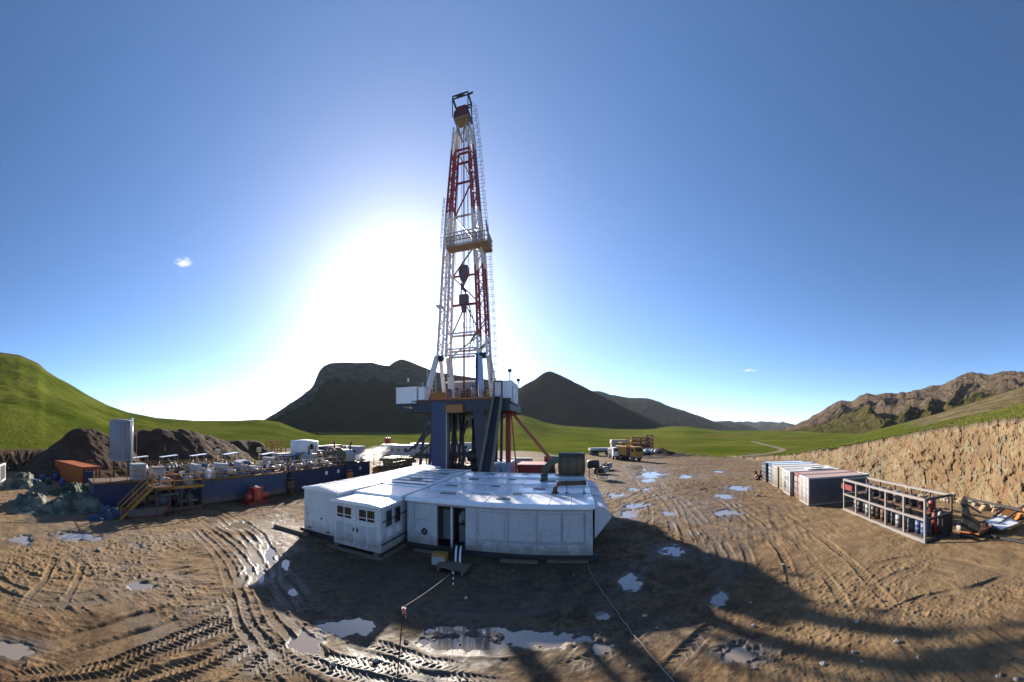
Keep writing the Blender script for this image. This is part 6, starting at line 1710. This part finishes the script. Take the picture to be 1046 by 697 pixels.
for k, (a, b_, za, zb, lab, m) in enumerate((((988, 521), (1044, 533), 1.0, .9, "long black bar running across the top of the scrap", DARK), ((1014, 546), (1046, 528), .35, .9, "grey blue bar slanting over the white panel", KG), ((1012, 551), (1060, 560), .2, .25, "black bar lying lowest in the scrap", DARK), ((1008, 540), (1026, 531), .4, .9, "short black bar between orange sheet and white panel", DARK))):
    p, q = G(*a), G(*b_); o = thing("steel_bar", lab, "steel bar", (p.x, p.y, 0), 0, "bars in the scrap")
    MB().bar((0, 0, za), (q.x - p.x, q.y - p.y, zb), .12, .16).build('bar', m, o)
    MB().bar((0, 0, -.1), (0, 0, za), .1).build('support', DARK, o)
o = G(990, 548); t = thing("black_machine", "black upright winch machine between the rack and the scrap", "machine", (o.x, o.y, 0), azr)
MB().extr([(-.6, 0), (.7, 0), (.6, .9), (.1, 1.3), (-.2, 2.3), (-.5, 2.3), (-.45, 1.2)], -.4, .4, 'Y').build('body', DARK, t, .05); MB().lathe([(.4, -.5), (.4, .5)], (.3, 0, .6), 14, 'Y').build('drum', RUBBER, t); MB().bar((-.3, .0, 2.2), (.8, .1, 1.5), .1).build('arm', NAVY, t)
o = G(983, 544); t = thing("rubble_sack", "pale sack leaning at the rack's end beside the black machine", "sack", (o.x, o.y, 0), 0)
MB().lathe([(.1, 0), (.38, .1), (.42, .4), (.3, .75), (.1, .9)], n=10).build('sack', KB, t); MB().lathe([(.12, .86), (.15, .95), (.08, 1.0)], n=8).build('tie', BROWN, t)

# loose stones
gst = "stones lying on the mud"
def stone(px, py, r, m, lab, seed):
    rn = random.Random(seed); bm = bmesh.new(); bmesh.ops.create_icosphere(bm, subdivisions=2, radius=1)
    for v in bm.verts:
        n_ = v.co.normalized(); k = 1 + .25 * math.sin(3 * n_.x + seed) + .2 * math.cos(4 * n_.y + seed * 2) + rn.uniform(-.1, .1)
        v.co = Vector((n_.x * k, n_.y * k * .8, n_.z * k * .6)) * r
    me = bpy.data.meshes.new("stone"); bm.to_mesh(me); bm.free()
    o = link("stone", me, m); p = G(px, py); o.location = (p.x, p.y, r * .3); prop(o, lab, "stone", gst)
ST = paint("pale stone", (.48, .42, .34), .85, 0, .4, (.25, .18, .12), 3); ST2 = paint("brown stone", (.19, .135, .09), .9, 0, .3, (.1, .07, .05), 3)
stone(774, 507, .26, ST, "pale lump on the open mud left of the containers", 3)
stone(780, 507.5, .22, paint("ochre lump", (.45, .26, .08), .8), "ochre lump touching the pale one left of the containers", 5)

# ------------------------------------------------------------------ middle distance
LBL = paint("light blue container", (.44, .58, .72), .5, 0, .45, (.2, .17, .15), .8); LBL2 = paint("sunlit light blue roof", (.62, .72, .82), .5, 0, .4)  # second blue is paler for the roof, its sunlit look mixed into the paint
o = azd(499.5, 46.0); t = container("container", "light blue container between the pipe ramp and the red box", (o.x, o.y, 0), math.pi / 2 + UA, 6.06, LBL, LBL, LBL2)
t.location = at((o.x, o.y), UA, 2.75, 0); 
l = MB()
for k in range(4):
    x = .42 + .44 * k; l.mm((-.04, x, 1.0), (.0, x + .09, 2.1)); l.mm((-.04, x + .09, 1.0 + .5 * (k % 3)), (.0, x + .32, 1.12 + .5 * (k % 3)))
    if k % 2: l.mm((-.04, x + .23, 1.0), (.0, x + .32, 2.1))
l.build('faded_lettering', paint("faded letter blue", (.16, .24, .34), .5), t)
o = azd(528.5, 47.5); t = thing("steel_box", "low red steel box right of the light blue container", "steel box", (o.x, o.y, 0), UA)
MB().mm((0, 0, .15), (4.0, 4.6, 2.1)).build('body', RED, t); MB().mm((-.08, -.08, 2.1), (4.08, 4.68, 2.25)).build('lid', paint("faded red lid", (.42, .16, .14), .5, 0, .6), t)
rb = MB()
for k in range(7): rb.mm((.2 + .6 * k, -.06, .2), (.3 + .6 * k, 0, 2.08))
rb.build('rib', DRED, t); s = MB(); s.mm((.2, .3, 0), (.5, 4.3, .15)); MB().mm((3.5, .3, 0), (3.8, 4.3, .15)).build('skid', DARK, t); s.build('skid', DARK, t)
mid_box("tool_crate", "dark red crate behind the red steel box", "crate", 561.5, 481, (1.6, 1.4, 1.9), DRED, DARK, UA)
o = azd(561.5, 52); q = [x for x in COL.objects if x.get('label') == "dark red crate behind the red steel box"][0]; q.location = (o.x, o.y, 1.1)
MB().mm((-.9, -.8, -1.1), (.9, .8, 0)).build('plinth', BROWN, q)
mid_box("water_tank", "small rust brown cube tank left of the rig's blue column", "tank", 415, 485, (1.5, 1.4, 2.6), BROWN, BROWN, UA)
o = azd(540, 60)
for k, (px, d, w, lab) in enumerate(((507, 62, 3.6, "pale grey crate stack behind the ramp foot"), (533, 66, 4.0, "pale crate stack far behind the red steel box"))):
    o = azd(px, d); q = thing("supply_crate", lab, "crate", (o.x, o.y, 0), UA, "crates behind the rig")
    MB().mm((-w / 2, -1, .1), (w / 2, 1, 1.5)).build('body', MUDW, q); MB().mm((-w / 2 - .1, -1.1, 1.5), (w / 2 + .1, 1.1, 1.65)).build('lid', GREY, q); MB().mm((-w / 2, -1, 0), (w / 2, 1, .1)).build('pallet', WOOD, q)
# camp trailers behind the rig on the left
for k, (px, d, L, lab, m) in enumerate(((404, 84, 8.5, "long pale camp trailer left of the rig's blue column", KW), (434, 92, 9.0, "long grey blue camp trailer behind the rig legs", paint("trailer blue grey", (.30, .34, .42), .5, 0, .4)), (466, 98, 9.0, "pale camp trailer seen between the rig legs", KW), (352, 78, 8.0, "white camp trailer behind the mud pumps", KW))):
    o = azd(px, d); q = thing("camp_trailer", lab, "trailer", (o.x, o.y, .3), UA, "camp trailers behind the rig")
    MB().mm((-L / 2, 0, .5), (L / 2, 2.5, 3.0)).build('body', m, q); MB().mm((-L / 2 - .1, -.1, 3.0), (L / 2 + .1, 2.6, 3.15)).build('roof', ROOFW, q)
    for j in range(4): MB().mm((-L / 2 + .8 + j * L / 4.4, -.03, 1.5), (-L / 2 + 1.7 + j * L / 4.4, 0, 2.3)).build('window', GLASS, q)
    MB().mm((-L / 2 + .2, .2, -.3), (L / 2 - .2, 2.3, .5)).build('undercarriage', DARK, q)

# vehicles far behind on the right
def wheel(b_parent, x, y, r, w=.35):
    o = MB().lathe([(r * .55, -w / 2), (r * .95, -w / 2), (r, -w * .3), (r, w * .3), (r * .95, w / 2), (r * .55, w / 2)], (x, y, r), 18, 'Y').build('wheel', RUBBER, b_parent)
    MB().lathe([(r * .5, -w / 2 - .01), (r * .5, w / 2 + .01)], (x, y, r), 12, 'Y').build('rim', GREY, o)
YEL2 = paint('machine yellow', (.52, .27, .03), .5, 0, .4)
o = azd(640, 80); t = thing("crane_truck", "orange yellow crane truck parked on the mud near the soil heap", "truck", (o.x, o.y, 0), math.radians(-70))
MB().mm((-3.2, -1.0, .8), (4.2, 1.0, 1.25)).build('chassis', DARK, t)
c = MB().extr([(2.6, 1.0), (4.5, 1.0), (4.5, 2.1), (4.2, 3.3), (2.6, 3.4)], -1.2, 1.2, 'Y').build('cab', YEL2, t, .06)
MB().mm((4.36, -1.0, 2.2), (4.52, 1.0, 3.0)).build('windscreen', GLASS, c); MB().mm((3.0, -1.23, 2.1), (3.9, 1.23, 2.9)).build('side_window', GLASS, c); MB().mm((4.45, -1.1, .7), (4.62, 1.1, 1.05)).build('bumper', GREY, c)
for y in (-.8, .8): MB().box((4.56, y, 1.25), (.08, .3, .2)).build('headlight', LGREY, c)
MB().mm((-2.6, -1.25, 1.25), (1.4, 1.25, 3.4)).build('body', YEL2, t, .08); MB().mm((1.5, -1.1, 1.25), (2.3, 1.1, 3.0)).build('machine_box', DARK, t, .04)
MB().bar((-2.2, 0, 3.6), (3.4, .3, 4.3), .55, .6).build('boom', YEL2, t); MB().mm((-2.4, -.7, 3.4), (-1.0, .7, 4.2)).build('turret', paint("dark yellow", (.40, .22, .03), .5), t, .05)
for x in (-2.2, -.9, 3.4):
    for y in (-1.0, 1.0): wheel(t, x, y, .62)
o = azd(628, 84); t = thing("dump_truck", "dark dump truck with white cab beside the crane truck", "truck", (o.x, o.y, 0), math.radians(-95))
MB().mm((-2.8, -.9, .7), (3.4, .9, 1.1)).build('chassis', DARK, t)
c = MB().extr([(1.8, .9), (3.5, .9), (3.5, 1.9), (3.2, 2.9), (1.8, 3.0)], -1.15, 1.15, 'Y').build('cab', ROOFW, t, .06); MB().mm((3.34, -.95, 2.0), (3.52, .95, 2.7)).build('windscreen', GLASS, c)
MB().extr([(-2.9, 1.15), (1.5, 1.15), (1.6, 2.7), (-3.2, 2.5)], -1.2, 1.2, 'Y').build('tipper_body', DARK, t, .05)
for x in (-2.0, 2.5):
    for y in (-.95, .95): wheel(t, x, y, .55)
o = azd(613, 96); t = thing("flatbed_trailer", "long pale flatbed trailer left of the trucks", "trailer", (o.x, o.y, 0), UA + .25)
MB().mm((-3.2, -1.1, 1.4), (3.2, 1.1, 2.1)).build('bed', KW, t); MB().mm((-3.0, -.4, .9), (3.0, .4, 1.4)).build('chassis', DARK, t)
for x in (-2.4, -1.2, 2.2):
    for y in (-.9, .9): wheel(t, x, y, .5)
o = azd(632, 104); t = thing("shed", "low shed with a beige roof behind the trucks", "shed", (o.x, o.y, .3), UA)
MB().mm((-2.4, -1.5, -.3), (2.4, 1.5, 3.0)).build('wall', KB, t); MB().extr([(-2.6, 2.9), (2.6, 2.9), (2.4, 3.9), (-2.4, 3.9)], -1.7, 1.7, 'Y').build('roof', paint("beige roof", (.50, .43, .32), .6), t); MB().mm((-.5, -1.54, -.2), (.5, -1.5, 2.0)).build('door', BROWN, t)
MB().mm((1.0, -1.54, 1.0), (1.9, -1.5, 1.9)).build('window', GLASS, t)
# red lattice crane lying behind
o = azd(655, 108); t = thing("red_crane", "red lattice crane body standing behind the yellow truck", "crane", (o.x, o.y, .4), UA)
for xa in (-3.2, -.2, 1.4):
    b = MB(); w, h = (2.6, 4.4) if xa < 0 else (2.2, 5.0)
    C = [(xa, -.9), (xa + w, -.9), (xa + w, .9), (xa, .9)]
    for i in range(4):
        p, q = C[i], C[(i + 1) % 4]; b.bar((*p, -.4), (*p, h), .28)
        for k in range(4): b.bar((*p, h * k / 4), (*q, h * (k + 1) / 4), .18); b.bar((*p, h * (k + 1) / 4), (*q, h * (k + 1) / 4), .2)
    b.build('lattice_section', DRED, t)
MB().mm((-2.6, -.7, .2), (3.0, .7, 2.2)).build('base_box', RED, t); MB().mm((-3.4, -.6, 2.0), (-1.6, .6, 3.6)).build('engine_box', ORG, t, .05)
# white sacks
for k, (px, d, r) in enumerate(((657, 99, .85), (660.5, 98, .9), (664, 99, .8), (667, 97, .9), (670.5, 96, .75), (654, 100, .7))):
    o = azd(px, d); t = thing("bulk_bag", ["white bulk bag heaped by the soil, second from the truck", "white bulk bag, third from the truck", "white bulk bag in the middle of its row", "big white bulk bag against the dark soil heap", "small white bulk bag farthest along the row", "white bulk bag nearest the yellow truck"][k], "bulk bag", (o.x, o.y, 0), k, "white bulk bags by the soil heap")
    MB().lathe([(r * .8, 0), (r, .3), (r * 1.02, 1.0), (r * .7, 1.5), (r * .2, 1.7)], n=10).build('bag', KW if k % 2 else KB, t); MB().lathe([(r * .2, 1.65), (r * .28, 1.9)], n=8).build('spout', KB, t)
# dark junk beside the air cleaner
for k, (px, py, lab) in enumerate(((612, 484, "dark scrap box right of the round air cleaner, nearer"), (617, 480, "dark scrap box right of the round air cleaner, farther"))):
    o = G(px, py); t = thing("scrap_box", lab, "scrap box", (o.x, o.y, 0), .4 * k, "scrap right of the cabins")
    MB().mm((-1.0, -.6, .1), (1.0, .6, .9)).build('body', DARK, t, .05); MB().bar((-.8, -.3, .9), (.9, .4, 1.2), .2).build('bent_bar', BROWN, t); MB().mm((.6, -.7, .3), (1.4, -.1, 1.2)).build('white_scrap', MUDW, t, .05)
# ------------------------------------------------------------------ track in the valley, stones, small clouds
bpy.context.view_layer.update()
_dg = bpy.context.evaluated_depsgraph_get()
def hit(px, py):
    a = (px - CX) / F; d = Vector((math.sin(a), math.cos(a), (HY - py) / F)).normalized()
    ok, loc, nor, i, ob, mx = scene.ray_cast(_dg, Vector((0, 0, CAMZ)), d)
    return loc if ok else None
def valley_track(label, pts, w):
    P = [hit(*p) for p in pts]
    if any(p is None for p in P): return
    C = catmull([(p.x, p.y, 0) for p in P], 1.5)
    V = []; n = len(C); tg = np.gradient(C, axis=0); tg /= np.linalg.norm(tg, axis=1, keepdims=True) + 1e-9
    rows = []
    for k in range(n):
        for q in (-1, -.5, 0, .5, 1):
            x = C[k][0] + tg[k][1] * q * w; y = C[k][1] - tg[k][0] * q * w
            ok, loc, *_ = scene.ray_cast(_dg, Vector((x, y, 90)), Vector((0, 0, -1)))
            V.append((x, y, (loc.z if ok else 0) + .06))
    me = grid_mesh("dirt_road", np.array(V), n, 5)
    prop(link("dirt_road", me, dirt_material("pale track", (.30, .24, .16), (.40, .33, .23))), label, kind='structure')
valley_track("pale dirt track bending through the green valley", [(742, 466.5), (760, 466), (780, 464.3), (796, 461.5), (799, 459.2), (790, 456.5), (778, 453.8), (768, 451)], 1.3)
rs = random.Random(11)
rocks = []
RKM = [paint("ochre rubble", (.30, .21, .12), .9, 0, .4, (.18, .11, .06), 2), paint("grey rubble", (.30, .28, .21), .9, 0, .4, (.18, .13, .08), 2)]
for k in range(6):
    stone(900, 500, .3, RKM[k % 2], "rock fallen at the foot of the cut rock face", 60 + k); o = [x for x in COL.objects if x.name.startswith("stone")][-1]
    o.name = "rock"; o.data.name = "rock"; o['category'] = "rock"; o['group'] = "rocks fallen below the cut face"; rocks.append((o, .3))
protos = []
for k in range(110):
    px = rs.uniform(10, 1040); py = 470 + 225 * rs.random() ** .8
    if 300 < px < 625 and py < 585: continue
    if px > 775 and py < 560: continue
    if px < 340 and py < 530: continue
    p = G(px, py); zz = float(relief(np.array([p.x]), np.array([p.y]))[0][0])
    if zz < WATER_Z + .01: continue
    r = rs.uniform(.035, .10) * (1.5 if py < 520 else 1)
    if len(protos) < 8:
        stone(px, py, r, ST2 if k % 3 else ST, "loose clod or stone on the churned mud", 20 + k); o = [x for x in COL.objects if x.name.startswith("stone")][-1]
        o['group'] = "clods and stones scattered on the mud"; protos.append((o, r))
    else:
        s0, r0 = protos[k % 8]; o = s0.copy(); COL.objects.link(o); o.scale = (r / r0,) * 3
    o.location = (p.x, p.y, zz + r * .25); o.rotation_euler = (0, 0, rs.uniform(0, 6))
for k in range(90):
    px = rs.uniform(790, 1046) if k < 30 else rs.uniform(940, 1046)
    yb = float(prof([(745, 467), (770, 471), (800, 475), (850, 484.5), (900, 493), (950, 503), (1000, 514), (1046, 526), (1170, 540)], px)) + rs.uniform(-3, 6)
    p = G(px, yb); s0, r0 = rocks[k % len(rocks)]; r = rs.uniform(.10, .38) if k % 4 else rs.uniform(.3, .6)
    if k < len(rocks): o = s0
    else: o = s0.copy(); COL.objects.link(o)
    o.scale = (r / r0,) * 3; o.location = (p.x, p.y, r * .2); o.rotation_euler = (rs.uniform(-.4, .4), rs.uniform(-.4, .4), rs.uniform(0, 6))
def tufts(name, label, region, n, hgt, cols, seed):
    """grass clumps: bent blades standing on whatever ground is below"""
    r = random.Random(seed); b = MB(); tries = 0; cnt = 0
    while cnt < n and tries < n * 6:
        tries += 1
        x, y = region(r)
        ok, loc, nor, i, ob, mx = scene.ray_cast(_dg, Vector((x, y, 120)), Vector((0, 0, -1)))
        if not ok or ob.name.split('.')[0] not in ("hill", "grassy_flank", "green_rise", "rock_face", "dirt_bank", "ground"): continue
        cnt += 1; s_ = hgt * r.uniform(.5, 1.35) * (1 + math.hypot(x, y) * .004)
        for k in range(5):
            a = r.uniform(0, 6.28); w = s_ * r.uniform(.10, .22); l = s_ * r.uniform(.2, .7); h = s_ * r.uniform(.6, 1.0)
            px_, py_ = -math.sin(a) * w, math.cos(a) * w; ox, oy = r.uniform(-.4, .4) * s_, r.uniform(-.4, .4) * s_
            c = Vector((loc.x + ox, loc.y + oy, loc.z - .04)); tip = c + Vector((math.cos(a) * l, math.sin(a) * l, h)); md = c + Vector((math.cos(a) * l * .35, math.sin(a) * l * .35, h * .65))
            b.add([c + Vector((px_, py_, 0)), c - Vector((px_, py_, 0)), md - Vector((px_ * .8, py_ * .8, 0)), md + Vector((px_ * .8, py_ * .8, 0)), tip], [(0, 1, 2, 3), (3, 2, 4)])
    m, t, bs = newmat(name + " blades")
    co = N(t, "ShaderNodeTexCoord").outputs["Object"]
    t.links.new(mixc(t, ramp(t, noise(t, .35, 4, .7, co), .4, .6), *cols), bs.inputs["Base Color"]); bs.inputs["Roughness"].default_value = .8; bs.inputs["Specular IOR Level"].default_value = .15
    prop(b.build("grass", m), label, kind='stuff')
def polar(p0, p1, d0, d1):
    def f(r):
        a = (r.uniform(p0, p1) - CX) / F; q = r.random() ** 1.5; d = d0(a) + (d1 - d0(a)) * q if callable(d0) else d0 + (d1 - d0) * q
        return d * math.sin(a), d * math.cos(a)
    return f
_lip = lambda a: float(prof([(745, 87), (800, 77), (850, 63), (900, 54), (950, 48), (1000, 42), (1046, 37), (1170, 34)], CX + F * a))
tufts("lip grass", "ragged grass along the lip of the cut rock face", polar(800, 1060, lambda a: _lip(a) - .9, 60), 2600, .17, ((.10, .12, .028), (.20, .17, .07)), 3)
tufts("flank grass clumps", "grass clumps over the flank above the rock face", polar(800, 1060, lambda a: _lip(a) + 1, 150), 2600, .13, ((.10, .125, .025), (.18, .165, .06)), 4)
def cloud(label, px, py, dist, w, h, dens, seed):
    m = bpy.data.materials.new("cloud wisp"); m.use_nodes = True; t = m.node_tree
    t.nodes.remove(t.nodes["Principled BSDF"])
    v = N(t, "ShaderNodeVolumePrincipled"); t.links.new(v.outputs[0], t.nodes["Material Output"].inputs["Volume"])
    v.inputs["Color"].default_value = (1, 1, 1, 1); v.inputs["Anisotropy"].default_value = .2
    co = N(t, "ShaderNodeTexCoord").outputs["Object"]
    ad = N(t, "ShaderNodeVectorMath", operation='ADD'); t.links.new(co, ad.inputs[0]); ad.inputs[1].default_value = (seed, 0, 0)
    vl = N(t, "ShaderNodeVectorMath", operation='LENGTH'); t.links.new(co, vl.inputs[0])
    t.links.new(math_(t, 'MULTIPLY', math_(t, 'MULTIPLY', ramp(t, vl.outputs["Value"], 1.0, .1), ramp(t, noise(t, 1.9, 5, .6, ad.outputs[0]), .44, .62)), dens), v.inputs["Density"])
    b = MB(); b.lathe([(.02, -1), (.5, -.86), (.86, -.5), (1, 0), (.86, .5), (.5, .86), (.02, 1)], n=16)
    q = b.build('cloud', m); p = azd(px, dist, CAMZ + (HY - py) / F * dist); q.location = p; q.scale = (w, w * .6, h); q.rotation_euler = (0, 0, -(px - CX) / F)
    prop(q, label, kind='stuff')
cloud("small white cloud wisp alone in the blue above the green hill", 187, 268, 6200, 210, 110, .012, 3.0)
cloud("tiny cloud streak low over the end of the valley", 765, 378.5, 9000, 260, 45, .008, 8.0)

# ------------------------------------------------------------------ the air of the valley
def haze():
    m = bpy.data.materials.new("valley haze"); m.use_nodes = True; t = m.node_tree
    t.nodes.remove(t.nodes["Principled BSDF"])
    v = N(t, "ShaderNodeVolumePrincipled")
    v.inputs["Color"].default_value = (.80, .90, 1.0, 1); v.inputs["Density"].default_value = HAZE_D; v.inputs["Anisotropy"].default_value = 0.0
    t.links.new(v.outputs[0], t.nodes["Material Output"].inputs["Volume"])
    b = MB(); b.mm((-4700, -4700, -12), (4700, 4700, 260))
    o = b.build("haze", m); prop(o, "thin bluish haze filling the valley", kind='stuff')
HAZE_D = .00005
haze()
scene.cycles.volume_bounces = 0
scene.cycles.volume_step_rate = 4.0
scene.cycles.volume_max_steps = 64
